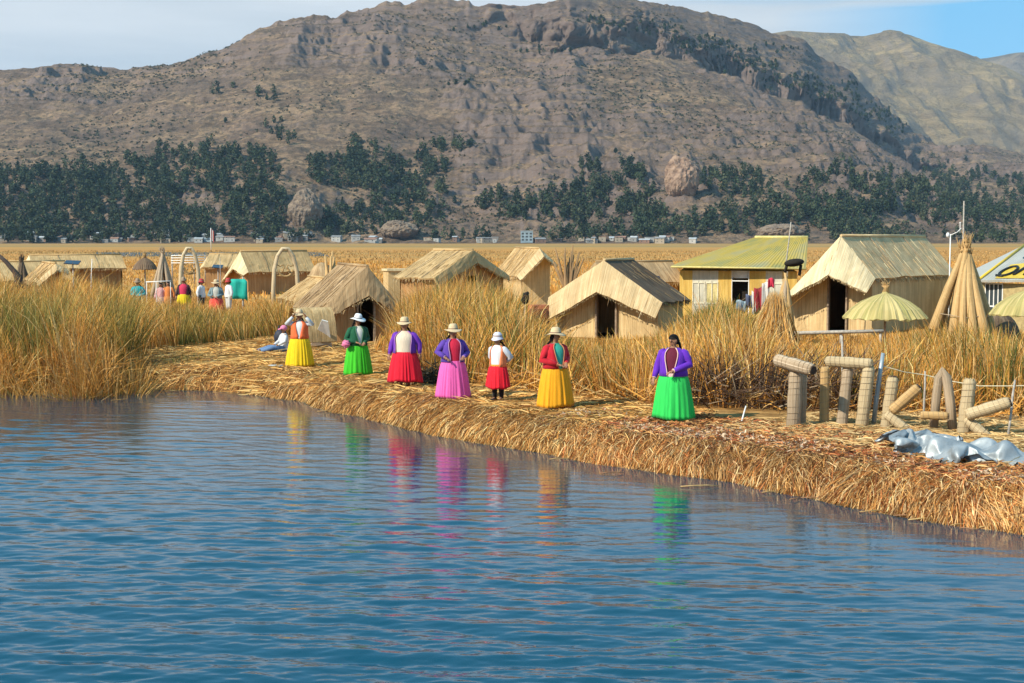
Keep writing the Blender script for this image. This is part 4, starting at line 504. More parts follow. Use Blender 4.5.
TARP_1=(52,42,'4z5x9X575w9X5P5x9X5e6+9g6)6.9b6C629`6J5{9q6Q5t:,6I6-:*6Y65:(6e6D:)6j6W:-6v6j:1706^:57E6]::7Y6b:=7[6N:C7m6F:@7y6I:2816I:(8A6B9{8Q679|8a6+:(8q5x9w9*5p9n975g9c9G5a9Y9Y5b9Y9k5d9^9|5h9f:65o9n:E5t:(:E5i9h:[5d9X:u5b9d;85c9a;M5c9^;a5d9^;s5c9^<.5d9^<A5e9_<U5e9a<k5f9^<~5j9a=85l9X=K5m9X=^5n9X=p5n9X>+5n9X>=5m9X>O5k9X>d5g9X5(629X5<619Y5T619_5o609X6+6?9e646(9d6<5u9x6B5o:36P5z:66]61:76i6@:86l6T:<6r6j:@706l:=7D6h:E7V6d:M7b6S:R7o6V:C8(6W:9886U:18H6P:+8V6E:/8b6<9y8o619m8{5~9b935x9X9C5t9a9T5r9g9f5r9m9w5v9u:15~9|:C6*9n:K5w9X:b5r9f:|5t9a;=5t9Z;R5t9[;b5t9f;p5t9Z<+5u9X<?5t9X<S5u9Z<h5v9b<{5y9Z=85|9]=J5}9X=^5~9X=p6(9X>+5~9X>=5~9X>P5|9X>d5x9X5+6C9X5@6A9X5X6A9^5s6B9W686B9X69649o616(:*695z:<6H6):C6W63:F6f6A:H6t6Q:J6v6g:P706u:K7@6k:V7R6c:^7d6e:T7s6g:G8.6f:A8>6d::8O6`:48Z6W:(8k6O9z8x6E9q8{6=9_95689X9G629X9W619`9h619h9u669t:0659j:=6/9X:Q6/9g:h6+9Z;*6-9W;A6.9X;T6.9[;c6-9h;p6.9[<,6-9]<@6.9X<U6.9X<i609d<|649X=9679X=M6:9X=a6:9X=q6:9_>+6:9X>=699X>P669X>d639X5/6S9^5B6R9X5Z6Q9X5t6O9a686P9b676B9x6+66:06160:B6?63:L6O6;:R6`6H:V6q6V:[7*6g:`726}:]7B6s:g7T6v:[7g6x:R7x6z:I816y:>8@6w:48P6s:,8`6m9|8o6e9u8n6X9h8}6U9[986N9[9H6G9b9Y6G9[9f6H9i9x6H9g:/6C9X:C6B9c:Y6>9Z:q6<9W;/6<9a;C6?9X;S6=9b;d699];v6<9c</6>9W<D6?9Y<W6<9g<j6B9X=(6I9Y==6N9[=Q6P9^=b6L9g=p6P9]>+6N9`><6M9X>O6I9X>d6E9X536b9W5E6a9a5[6a9`5v6`9^676_9i616P9}5}6E:56+6?:G676A:S6G6I:Z6W6X:^6j6e:h6{6t:o757/:p7E70:`7T73:P7d71:B7r7,:58(6}:*866t9x8C6i9t8R6b9n8b6c9d8q6k9[9+6h9d976[9m9J6Z9i9X6Z9^9j6Z9e9z6X9Z:76U9Y:L6S9_:b6N9X:x6K9];56I9X;E6J9d;S6J9X;e6J9^;x6L9Z<66O9[<D6H9l<U6P9^<m6W9c=-6]9i=B6^9p=V6Z9u=g6d9s=x6[9r>+6f9g>=6`9e>M6_9X>b6Y9X556s9X5G6n9W5[6q9`5t6p9_626n9m6(6`9}5x6V:85}6Q:J616S:X6@6[:c6Q6i:k6c6x:r6u73:m7-79:Z7>7>:J7K78:97X70:+7f7(9v7r6r9p8(6j9g896j9`8J6k9[8Z6u9`8l6y9h8y6n9s956m9n9H6l9h9Z6k9c9l6k9_9~6h9a:;6f9[:P6c9X:f6_9X:{6[9X;76X9^;I6V9X;W6X9c;h6]9Y;{6`9`</6T9o<B6^9e<Y6`9o<r6g9t=16e:(=F6e:1=Z6e:6=n6g:5>(6g:1>56m9|>>6v9m>Q6l9j>`6n9X5?6m9d5G6}9_5Z7)9X5q7*9_6+7(9o5x6r9~5v6k::5{6h:K6,6j:[6;6s:g6K7(:s6^76:f6p76:R6~7D:B7277:27>7*9|7K6z9n7X6u9b7i6t9X7z6z9X846}9X8G6}9X8O6~9k8c7(9u8x6~9p956|9h9H6{9a9Z6|9c9m6{9e:)6x9e:<6s9g:Q6q9a:f6p9[:{6m9X;76j9X;I6j9X;Z6l9];l6o9e;s6c9s<06j9n<G6o9q<]6n:(<t6n:2=46o:<=J6q:D=`6s:H=r6u:H>,6v:C><6w:9>I6x:)>T7*9o>P6}9X5D6o9u5M6~9o5R769b5h7:9b5z7:9n5}70:)6)7):;5{7):L6*7,:^6574:n6E75:[6W75:J6k78:87(7=:)7:7A9r76719e7D7/9X7W739X7i739X7u719f81739c8C759W8O779k8f789s8|789k9:779a9I729o9Z779k9m789h:(759h:;7/9l:O7(9p:d6z9n:x6x9j;46z9g;F6{9h;W6}9j;a6t9x;u6x9x<46z9|<I6y:,<a7(:1<u6|:?=57(:G=L7*:M=a7,:S=t7.:S>/7/:N>>71:D>K72:4>F779v>L789_546r9i5:7*9q5L729u5^7?9s5o7K9r5o7@:+5{7?::5~7@:L6(7C:_6<7F:b6S7F:[6_7I:C6k7K:,7*7R9w7)7F9c7:7C9X7M7C9]7W7?9k7b7D9^7t7=9X8.7D9c8C7E9X8S7H9m8n7K9q907L9i9:7<9y9M7C:)9_7=:,9m7F9}9}7J9t::7G9m:N7?9o:b779v:v719x;17.9y;C7.9z;T739z;d7-:-;w7-:0<57.:3<J73:1<_74:<<w74:;=776:?=N77:D=a7<:P=t7?:U>/7@:T>?7A:L>M7C:=>O7E:(>M7I9g4}6{9Y547/9]5?7=9i5M7J9t5`7S9|5u7Q9~5w7Q::5v7Q:L6+7U:Y6?7U:X6V7U:Q6n7S:F6l7^:-6v7]9l7*7U9X7:7O9f7L7T9d7W7P9q7j7M9l7l7K9W8-7O9W8G7V9X8X7Z9o8w7_9m9+7L:*9;7B:;9O7C:D9c7F:E9r7L:?:(7U:4:97Y9}:M7U9q:c7L9t:v7E9{;07@:);B7=:.;S7<:4;e7;:8;x7;::<57=::<I7C:5<`7C:6<w7D:8=77E:;=N7G:>=`7L:K=r7O:R>.7P:T>?7Q:O>M7S:A>S7T:->R7X9k4k729Y4|7=9X587G9Y5K7Q9b5^7Z9l5i7`9}5m7`:95u7b:I6,7e:T6?7f:T6T7e:K6n7d:J6v7j:17,7`9u7+7f9]7?7[9[7H7e9k7Z7`9m7`7T9_7t7Z9Y817R9i8D7h9`8a7n9l8w7d:+8~7O:A9=7O:P9R7P:Y9e7Q:[9v7T:V:.7Y:J:<7c:;:M7f:*:c7a9t:x7W9w;37R:(;C7O:.;T7M:4;f7L:;;x7L:><57M:@<J7O:@<`7R:<<v7S:?=57U:?=K7V::=a7X:@=q7^:J>+7a:O>=7c:L>L7e:@>U7f:,>W7j9j4[7@9X4n7J9X5,7T9X5B7_9_5S7h9m5`7m9~5i7p:95s7r:H6+7u:Q6>7v:R6R7v:K6j7t:D7+7q:=7(7q9{777g9l7;7o9X7I7b9W7Z7`9X7m7d9Y7q7_9n837e9t8I7w9l8d7y9}8j7a:<917b:D9A7b:[9S7`:i9f7`:m9x7`:i:27b:_:B7f:N:S7k:<:e7p:):z7j9v;47d:);F7a:-;U7^:6;g7]:<;y7]:A<67^:B<K7`:B<a7c:C<w7e:A=57f:?=I7g::=_7h:;=q7k:>>)7q:F>;7u:E>J7x:7>V7{9{>^7~9c4O7M9X4d7W9X4{7c9X5:7n9_5K7v9o5W7{:*5c8(::5p8,:F6)8/:N6;80:R6O80:N6f8/:J6w8,:;748):.737~9o7G7{9k7L7{9X7_7y9Y7e7u9k7x7w9t887}9o8N839y8U7r:48s7s:>977s:J9E7s:a9T7p:p9g7o:v9x7n:u:37o:l:E7q:^:W7t:K:k7x:8:y7{9{;67t9|;G7q:.;X7m:0;h7m:9;z7m:?<77l:9<L7o::<b7s:><w7u:?=57v:==H7x:;=[7y::=m7{:7=~8*:8>984::>G87:)>T8<9l>@8-9f4G7[9X4^7g9X4v7s9]567~9`5E8/9r5P83:.5_88:;5n8<:E5}8?:M688A:Q6K8B:P6a8B:L6s8@:A7/8?:7738?9y7@8?9k7O8@9b7^8;9l7o899u8+8:9p8?8=9z8C8-:68_8-:88y8-:B9;8-:M9K8+:`9U8*:s9g8(:{9y7~:z:47~:s:F8):e:S8-:O:e81:;:z82:,;88.9};K8(9};]7|:);j7}:5;|7}:=<67|:3<L7}:2<b8+:7<w8-:9=48/:9=F80:7=W81:2=i88:3={8A:2>78J:+>G8Q9q>58>9u=}8)9y4E7n9[4]7z9X4u8.9X52899d5=8>9y5N8E:.5^8I:85k8M:D5{8O:K668R:O6I8S:O6]8S:K6p8S:F7+8S:=748U:,7C8V9x7T8T9u7g8V9r7y8S9x828N:+898B:;8O8A:78h8@:;9)8?:D9<8=:S9N8<:c9W8::u9h88:}9z87:}:587:v:G89:j:T8=:T:g8@:A:~8<:8;<8;:/;O86:-;`849|;l86:2;|86:;<584:/<J84:*<`88:.<u8::/=18<:.=B8@:/=S8B:*=f8I:(=y8U9{>68d9w>*8M9m=t869e>6819`4D8)9X4[859]4t8A9X5-8J9k5?8P9x5R8S9}5^8Y:45j8^:A5{8_:D648c:K6G8d:K6Z8e:K6m8e:D7(8f:A758i:37E8i:+7V8i:(7i8g:,7w8_:6818Y:?8C8V:88Y8S:88p8Q:>9.8O:G9@8M:S9L8K:e9X8J:u9i8H:|9{8H:|:78H:w:J8I:l:Z8J:Z:k8N:G;,8I:A;?8I:7;P8F:,;`8D9y;n8E:-;}8G:9<58D:,<H8C9z<^8C9y<r8E9z=.8H9z=?8M9{=P8T9{=c8`9}=x8m:(=w8b9g=o8J9X>28I9`>J8C9X4D8=9X4]8I9W4s8S9c548[9e5B8d9u5V8e9v5b8j:-5h8o:=5{8n:<648q:C6E8t:K6X8u:H6k8v:G6|8w:?778x:;7F8z:27W8v:67i8q:<7|8o:>878k:98K8h:68`8e:88u8c:?908a:I9B8^:U9P8[:c9Y8[:s9k8Z:x9}8Y:w:98Y:r:L8Z:i:`8[:[:t8]:M;-8Y:<;=8V:-;J8O9v;Z8S9~;i8T:2;{8U:1<88T:0<F8S9w<Z8S9{<n8T:)=*8W:+=;8]:,=L8f:-=a8s:.=j8t9n=d8a9X>)8[9W>D8V9W>[8Q9^4G8Q9X4`8[9c4w8h9[558q9f5F8x9s5H8m:,5T8z:-5g8}:05x9(:5639+:;6D9-:B6U9/:J6i9/:F6|9/:E7691:>7H91::7Y9-:=7l9+::8(8~:78;8{:58O8x:48d8u:88w8s:@928q:J9B8o:V9L8m:f9[8n:p9m8m:q:(8l:m:;8l:f:N8l:[:b8m:N:r8j:=;*8e:+;58Z9r;E8b9{;U8f:+;g8g:2;y8f:9<28f:-<D8e9y<X8d9s<k8f9{<|8i:)=68o:,=H8y:,=[9-9{=X8v9d=q8q9W>58l9X>N8f9]>`8_9i4L8c9f4c8o9X4y8~9]539/9n599):,5>8y:=5N9(:B5^92:A5p98:@6+9=:?6?9?:@6T9?:D6h9?:K6|9?:G789@:E7I9@:@7[9>:>7n9;::8*98:98<94:38Q91:28f9.:88w9,:C9-9(:Q9<8~:]9L9(:f9^9):i9p9(:e:*8}:]:>8~:V:P8~:I:_8y:7:k8o9|:y8j9k;28s9w;D8y9v;V8z9w;i8w9z;{8r:)<28w:7<B8w:)<T8w9t<h8v9q<z8y9v=29*9{=D929y=W989m=`9+9X=y9(9Z>68t9g>M8t9c>_8n9o4J8u9X4b9/9Y4v9;9h5)9;:(5198:=569/:N5F93:U5W99:V5i9@:T5}9C:S699L:M6O9O:I6g9P:H6}9O:J7:9O:K7L9O:H7_9M:F7n9L:<8*9I::8<9E:18Q9B:18a9>:>8r9::J9+99:T9;99:[9M9::_9`9::_9q98:V:-99:O:>97:A:K9/:/:X9(9s:m9)9e;,9-9b;A9.9f;E9<9q;W9;9p;j969p;{9*9p<-91:+<B92:3<R929{<d939q<v949o=/9;9t=?9:9j=P989]=g999X=x939h>69-9`>H9.9k>W8}9b4J969X4a9E9`4k9F9y4u9F:94{9@:N5/9=:_5?9?:g5P9A:j5d9E:h5y9I:f679N:`6M9X:W6f9_:Q6}9_:Q7<9_:R7O9_:O7a9^:L7o9_:@8)9Z:78;9W:08P9S:18`9O:?8s9L:F9+9K:P9=9J:S9N9I:Q9b9L:R9s9K:J:,9G:;:99?:):H9:9m:`9?9e:x9D9c;49E9p;19@9[;B9>9X;S9?9X;h9>9[;|999a<,9A9v<=9D:.<S9B:-<b9D9u<r9F9l=,9H9h=>9I9c=O9H9X=b9G9b=w9D9d>39A9d>B9:9X>T9=9X4J9M9X4T9L9q4^9L:34h9L:I4s9L:]5)9K:k599M:r5K9O:t5`9R:s5v9V:p659]:i6O9`:g6i9f:`7(9n:X7>9n:Y7Q9o:V7c9o:P7s9n:F8*9l:98;9i:/8O9f:18`9c:=8r9`:D9,9_:I9>9[:G9P9^:I9b9]:C9p9V:6:(9P9}:99M9m:R9P9p:h9V9d:}9Y9o;*9M9];=9S9X;H9L9e;S9Q9W;c9M9e;v9G9X<29G9g<B9N9x<S9S:0<b9T9x<p9V9l=)9W9e=:9X9]=L9Y9X=`9W9X=t9T9X>/9R9W>B9Q9Y>M9N9i4P9a9b4T9_9{4Z9^:=4c9]:R4n9[:e4|9[:r559]:y5H9_:{5^9a:z5u9e:x669i:t6P9n:o6k9s:j7,9x:f7@9}:`7R:(:X7d:):R7s:(:G8*9~:;8:9{:/8L9x:58`9v::8r9s:=9-9r:?9?9q:>9P9n:99`9i:/9p9d9z:*9b9n:B9c9n:Z9e9s:s9f9m:x9X9Z;59^9Y;@9Z9i;I9Z9X;T9Z9h;f9Z9X;w9P9g<79U9a<@9_9w<U9c:*<l9a:(<|9Z9x=-9h9n=>9d9m=J9m9b=]9m9^=o9m9Z>*9k9`>-9Y9g><9a9`4T9q9g4V9p:(4Y9n:?4b9m:T4m9l:f4{9l:r559m:x5H9o:z5^9r:x5v9v:s689z:m6Q9}:e6k9~:[7+:1:_7@:7:[7S:::W7e:;:S7v:9:M80:6:E8>:4:88M:2:,8a:.:-8s:+:/9.:+:29@:):19P9|:*9a9w9x9r9t9o:19t9m:G9u9o:_9w9s:e9i9b:x9h9X;59l9X;?9m9h;I9j9X;V9j9g;k9i9a;y9]9q<49g9`<C9p9s<[9s9{<r9p9t<z9j:.=/9v9~=A9r:(=L9{9t=Y:,9j=g9x9p=v9p9w>/9h9|>@9f9y4W:*9f4Y:)9|4Y:(:<4c9~:O4o9~:`4~9~:j589~:o5L:(:n5c:(:i5z9~:`6<:.:Z6V:0:Q6l:<:X7,:E:X7@:K:W7S:N:U7f:N:T7w:L:N82:I:I8C:D:C8S:A:78a:A:)8s:;9~9.:9:(9@:79}9O:19t9b:/9o9v:.9l:3:.9p:H:/9n:X9y9e:l9u9Z:{9s9f;/9}9Y;>9w9W;P9}9X;a9z9d;d9j9s;|9q9s<69{9a<K:,9p<f:,9p<v:+:*<y9|:==3:,::=D:):;=P:2:2=a:0:)=p:59v=~:-9n>79{9u><9q9g4]:<9a4W:=9u4[:=:34g:;:D4u:::R5.:8:Y5@:6:[5T:5:Y5j:2:Q6,:7:K6E:=:F6Y:I:Q6q:Q:M7.:Z:Q7B:a:Q7U:c:O7g:a:J7r:X:>8-:X:<8=:P:58Q:T:88e:Q:08t:L9|90:I9z9=:A9q9O:A9q9b:?9k9u:?9l:0:99d:C:49_:V:/9X:j:19[:{:/9d;09}9p;;:09g;L:39k;T9}9w;j:(9z;}:09l<=::9b<V:?9j<l:@9|<q:;:<<z:7:N=5:8:P=G:7:O=W:7:G=h:6:==x:6:2>1:49|>?:29o>6:(9b4t:B9f4h:O9n4q:B9{4o:O:24~:M:?57:E:A5I:B:B5^:B:@5t:F:>66:N:;6J:Z:F6b:^:@6u:j:F72:q:H7E:s:C7W:v:F7f:p:=7w:l:97|:_:+89:[9~8M:a:,8d:b:+8w:]9y91:V9p9@:P9z9O:S9r9b:Q9n9s:O9d:.:K9_:A:G9[:U:C9X:`:@9i:p:=9r;+:>9p;7:;9};H:<:+;[:=:(;q:@9y<*:H9i<C:M9o<_:T9u<j:R:6<o:M:M<}:K:]=8:K:_=I:J:Z=Y:I:P=j:G:B=w:F:2>.:D9x>::@9g>=:49X4a:L9W4t:H9X5*:K9g4}:Y9t50:a:,5@:Y:/5R:W:05g:X:15}:_:16<:j:96S:i:16j:s:26x;):<75;.:=7G;-:87X;/:<7j;*:87x:z:.7y:l9x87:h9r8N:l9w8f:p9z8{:l9p9/:b:)9B:b:.9Q:g9}9a:g9r9r:e9i:-:b9a:?:^9Z:R:Z9X:a:V9e:n:T9r;(:U9x;::S9x;L:P9u;_:O9o;s:W9s<3:]9p<L:d9m<Y:d:.<b:_:F<n:^:[=(:^:f=::^:f=K:[:_=Y:Z:P=f:V:==p:Q:(>(:O9l>1:I9X>E:G9X4`:`9h4l:`9X5):`9X59:a9e57:p9p5H:j9t5Y:k9z5m:o9~6*:v:.6B:w9~6Y:w9x6h;/:+6z;8:075;=:37G;<:/7T;1:,7e:~:)7u;.9y7{:v9k8;:u9i8Q:~9t8l;(9n8u:s:,94:x:.9D:v::9T:y:49c:|:(9s:z9s:,:x9i:>:t9_:P:q9X:_:m9e:q:g9f;+:e9i;=:e9k;O:b9h;c:c9e;w:h9e<7:o9g<C:m9}<P:m:<<^:m:Q<n:o:b=):o:h=;:n:f=J:l:Z=U:h:G=^:b:0=m:`9q={:^9Z>;:_9X>O:]9^4R:u9i4d:w9`4x:w9Z55:u9X5F:x9_5L;)9n5_;(9r5p;,9y6/;.9w6E;-9q6];-9l6j;;9u6{;D9z77;A9z7C;69w7U;69s7a:~9p7o;39k8(;*9]8=;19i8X;89k8b;+:+8{;3:.99;6:99G;4:H9X;6:D9f;8:79u;7:*:.;59u:>;29h:Q;+9f:b;)9Z:t:z9Z;.:w9];@:v9];R:w9^;f:y9_;z:}9d<0:{9v<<:y:3<L:{:E<]:~:T<o;(:`=*;(:d=;:~:_=H:{:N=O:t:8=]:r9w=m:q9_>0:t9X>I:v9X>]:v9b4];(9X4a;19k4t;19f5.;19Y5@;49^5R;79b5`;:9m5r;<9r6/;;9m6D;;9i6Y;=9o6l;?9e6x;69r73;49p7@;>9j7I;/9j7Z;/9a7m;49W8-;=9Y8E;E9f8L;9:(8i;C:,9);I:799;I:I9I;I:T9[;I:R9k;H:F9y;H:7:3;E:*:C;A9t:S;>9h:g;89g:x;59a;1;39X;C;39Z;U;49Z;g;69d;s;29s<);1:,<:;2::<L;5:E<^;6:O<p;7:W=*;8:[=;;7:T=E;2:@=M;-9~=^;,9f=x;09X>>;49X>W;79X>j;89e4R;59X4g;49[4s;A9f5+;B9X5<;C9a5N;G9c5`;J9i5q;K9m6-;K9r6?;L9g6S;I9c6d;L9o6v;G9j7(;99b77;79Y7I;:9Y7[;A9X7q;I9W80;S9c88;G9|8T;Q:*8o;Z:59,;_:E9:;]:W9K;]:_9^;[:[9o;X:Q:(;T:D:9;Q:6:J;N9~:Z;K9q:k;H9f:v;D9X;1;E9Y;C;E9Y;P;@9f;a;@9q;q;A9|<,;A:.<?;@:4<R;<:8<a;A:C<q;E:K=+;H:P=;;F:F=@;@:0=M;>9o=f;@9]>,;E9X>I;J9X>c;M9X>s;N9g4R;79i4^;B9Y4p;K9W5,;S9X5:;T9f5K;X9c5^;[9g5n;_9n6);`9q6=;_9s6F;[9a6Y;T9]6l;P9X6~;N9X78;N9X7J;Q9W7^;Y9Y7r;`9d7|;V9{8A;a:)8[;j:38r;o:C9*;n:U9;;o:b9M;o:d9_;m:^9p;i:R:*;f:D::;b:3:I;^9x:W;Y9i:c;R9Y:v;T9X;0;U9X;<;N9e;N;O9k;a;P9q;s;P9w</;O9}<A;J9~<S;I:,<e;L:4<t;Q:;=+;Y:C=;;W:7=@;P9x=Q;P9c=n;T9Y>4;Y9X>P;^9X>i;`9X>w;a9h4Q;H9[4b;T9d4o;b9X4};d9g58;j9c5I;n9a5[;q9b5m;t9h5z;u9t65;t9m6H;s9h6Y;j9k6l;h9c6};g9_78;h9^7J;j9b7^;n9k7l;i9~8/;q9~8I;z:08_<(:A8p;~:T9*<(:b9<<):g9N<(:c9_;|:X9n;w:J9|;p:7:0;c9|:?;_9i:O;`9X:c;f9X:u;h9];,;c9f;>;b9d;O;[9[;c;X9a;u;W9g</;[9p<A;Z9v<S;Z9z<f;[9~<s;c:0=,;k:6=;;h:(=A;b9j=X;c9]=t;h9X>8;l9Z>S;o9X>k;q9X>y;r9h4K;b9a4^;m9X4i;v9h4{;}9d56<+9_5H<.9]5Y<19]5l<29a5|<29i64<39u6F<.9w6Y<(9v6l;{9s6~;z9o79;{9n7I;y9w7];|:)7t<*9}85<1:/8H<2:B8]<4:S8o<7:a9+<9:g9=<9:d9M<7:[9[<1:M9i<):;9t;t9~9~;f9j::;k9X:O;v9Y:b;|9`:r;|9i;(;x9];:;v9X;L;r9X;a;n9X;t;i9X<1;g9^<C;g9e<T;i9k<e;m9s<t;s9z=-;{:)=:;w9r=E;r9_=^;u9X=x;y9Z>:;}9X>S<(9X>i<*9Y>x<+9f4H;|9X4[<19X4i<:9f4z<@9a54<C9Z5F<F9Y5W<F9X5i<G9a5y<G9h65<E9m6G<>9l6Y<<9r6m<89u6~<69x79<69{7L<79}7a<99{7w<>:,84<@:=8G<B:M8[<E:Z8o<G:b9+<H:a9;<F:Y9I<@:L9T<6:<9_<):*9g;n9n9z;t9Y::<+9X:N<59a:a<:9m:l<:9^:}<;9X;8<99X;K<49X;]<.9a;p<)9X<-;}9Y<A;z9Y<R;|9c<c<(9j<p</9s=+<49s=5<-9c=J<.9^=b<09X=z<39Y>;<69X>Q<89X>f<:9Z>u<<9e4F<A9X4V<I9f4f<S9]4x<X9Z52<Z9X5D<[9X5V<[9X5i<Y9Y5z<X9b66<S9a6I<N9c6]<I9f6o<F9j7*<E9n7;<E9r7M<G9w7`<J:*7t<L:581<O:C8F<R:N8Z<T:U8n<U:W9(<S:Q95<L:F9@<A:89I<39~9P;x9n9d;~9Z9{<69X::<C9`:M<K9l:^<M9^:o<Q9X;(<Q9a;5<I9k;D<J9^;W<B9X;m<?9X<*<:9_<=<79X<P<69X<a<:9a<o<@9j=*<C9f=9<>9X=N<@9X=e<B9X={<D9X>9<F9Z>M<H9]>`<L9^>q<P9b4I<Z9X4S<b9j4g<f9l4y<h9k53<k9g5C<o9`5U<n9^5i<l9[5|<i9[69<d9^6L<^9a6^<Y9j6q<V9g7+<R9e7;<T9m7K<W9w7]<Z:*7q<]:58.<`:@8C<b:E8W<b:H8j<`:F8w<V:=9*<J:191<99{9;<,9j9N<39Z9f<A9X9|<N9]:9<X9j:M<_9_:a<c9X:q<g9`:x<a9o;3<_9m;G<[9k;S<V9Y;j<Q9^<(<K9X<;<G9a<L<G9W<_<J9Y<n<P9a=(<P9X=<<P9X=P<Q9X=f<S9X=z<U9Y>7<V9Y>H<X9`>Y<]9e>f<`9X4I<q9Y4T<w9j4f<y9p4x<y9r53<y9r5D<z9m5V<|9f5i<w9i5|<r9j6:<o9j6N<j9l6c<i9e6s<b9Z7.<a9[7?<_9`7N<c9i7b<a9q7t<Y9z81<]:-8@<j:38T<j:58e<b:08j<Q:*8s<D9u8|<79f99<@9Z9O<L9X9g<X9Z9{<d9g:9<i9[:N<r9X:b<w9W:h<t9i:y<s9n;3<p9t;A<l9e;S<h9X;k<b9X<*<]9X<?<V9[<P<R9d<[<Z9W<n<^9W=)<a9^==<b9X=Q<c9X=g<e9X=z<f9X>5<g9]>F<j9Y>X<l9Z>j<r9`4H=,9X4T=19g4f=39n4x=39r52=39u5E=19u5W=/9t5l=,9s6)=*9p6?<~9l6N<v9_6d<v9X6v<s9b70<s9Y7A<q9X7R<l9X7e<d9^7v<Z9f83<W9p8?<h9u8P<p9w8^<e9r8a<S9m8l<G9`9)<M9h99<V9X9O<b9X9e<m9a9{<t9Z::<{9X:M=+9`:`=09[:l=.9i:w=*9w;/<~9l;A<|9a;W<x9Y;o<r9[</<l9X<E<f9Y<S<c9g<f<a9e<k<n9Y<~<q9[=<<r9X=Q<s9X=f<u9X=y<v9X>4<w9[>E<y9`>U<}9X>i=+9X4F=<9X4U=@9b4h=A9f4y=@9i54=@9k5G=?9m5Z==9m5o=<9m6-=:9j6;=.9[6R=/9X6e=-9e6w=.9Z73=09X7D=.9X7V=)9X7h<x9X7y<k9X8.<X9Z8A<]9c8E<p9e8N<`9d8]<Y9Y8n<[9b9*<X9W9;<g9b9M<t9X9d<|9X9z=-9X:7=49^:K=:9[:]=?9b:g=;9q:x=:9t;2=79j;F=49c;_=09^;w=*9_<8<|9X<N<v9X<`<p9a<g<m9r<u<t9h<y=+9Y=8=,9Y=M=-9X=c=.9X=w=/9[>0=/9c>@=19Y>R=69X>e=<9X4E=M9X4X=M9X4j=J9X4|=H9Z58=G9[5K=G9]5_=G9^5t=H9`6)=99W6@=@9X6T=@9d6h=<9W6|=B9Y76=B9b7G=>9e7W=69h7i=,9j7y<u9i8-<l9X85<j9k8:<f9X8K<m9W8]<l9]8o<k9X9*<g9c99<t9X9J=*9b9`=49]9u==9[:3=D9[:F=I9a:V=L9j:h=I9i:z=G9j;7=G9l;M=C9h;g=>9c<)=:9Z<C=59X<Z=09X<l=*9a<k=+9s<z<|9z<y=49m=0=>9^=G=>9`=^=>9a=r=>9d>+==9[><=A9X>N=F9X>b=L9X')
# ================================================================ REEDS
def ribbons(name,P0,P1,P2,P3,w,c0,c1,mat,smooth=False):
    """each blade is a ribbon through four points, tapering to a tip; c0 base colour, c1 tip colour"""
    N=len(P0); pts=np.stack([P0,P1,P2,P3],1)
    rv=RNG.normal(size=(N,3)); rv[:,2]*=.25
    d=P3-P0; sd=np.cross(d,rv); sd/=np.linalg.norm(sd,axis=1)[:,None]+1e-9
    ww=w[:,None]*np.array([[.55,.5,.36,.08]])
    A=pts-sd[:,None]*ww[...,None]; B=pts+sd[:,None]*ww[...,None]
    V=np.stack([A,B],2).reshape(N*8,3)
    k=np.arange(N)[:,None]*8; q=np.array([[0,1,3,2],[2,3,5,4],[4,5,7,6]])
    Q=(k[:,None,:]+q[None]).reshape(-1,4)
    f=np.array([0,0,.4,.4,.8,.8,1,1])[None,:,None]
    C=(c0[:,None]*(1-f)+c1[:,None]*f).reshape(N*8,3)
    return np_mesh(name,V,Q,mat,col=C,smooth=smooth)
def pick(cols,p,N,jit=.18):
    cols=np.array(cols); k=RNG.choice(len(cols),N,p=np.array(p)/sum(p)); c=cols[k]
    return c*(1+RNG.normal(0,jit,(N,1)))
def poly_mask(px,py,poly):
    ins=np.zeros(len(px),bool); n=len(poly)
    for i in range(n):
        x1,y1=poly[i]; x2,y2=poly[(i+1)%n]
        if y1==y2: continue
        c=((y1>py)!=(y2>py))&(px<(x2-x1)*(py-y1)/(y2-y1)+x1); ins^=c
    return ins
KEEP=[]   # (x,y,radius) places kept free of reeds
def scatter(poly_px,dens,far=None):
    """random ground points inside a ground outline that was measured off the photo"""
    W_=[gp(*p) for p in poly_px]; x0=min(p.x for p in W_);x1=max(p.x for p in W_);y0=min(p.y for p in W_);y1=max(p.y for p in W_)
    N=int((x1-x0)*(y1-y0)*dens); x=RNG.uniform(x0,x1,N); y=RNG.uniform(y0,y1,N)
    m=poly_mask(x,y,[(p.x,p.y) for p in W_])
    x,y=x[m],y[m]
    m=np.ones(len(x),bool)
    for (a,b,r) in KEEP: m&=((x-a)**2+(y-b)**2)>r*r
    m&=RNG.random(len(x))<np.clip(.45+1.5*(fbm(x*1.1,y*1.1,2,77)-.3),0.2,1)
    return x[m],y[m]
GOLD=(.75,.385,.085); PALE=(.88,.58,.24); OCH=(.58,.25,.045); BRN=(.22,.10,.03); GRN=(.10,.15,.03); OLV=(.34,.30,.06); YG=(.68,.42,.08)
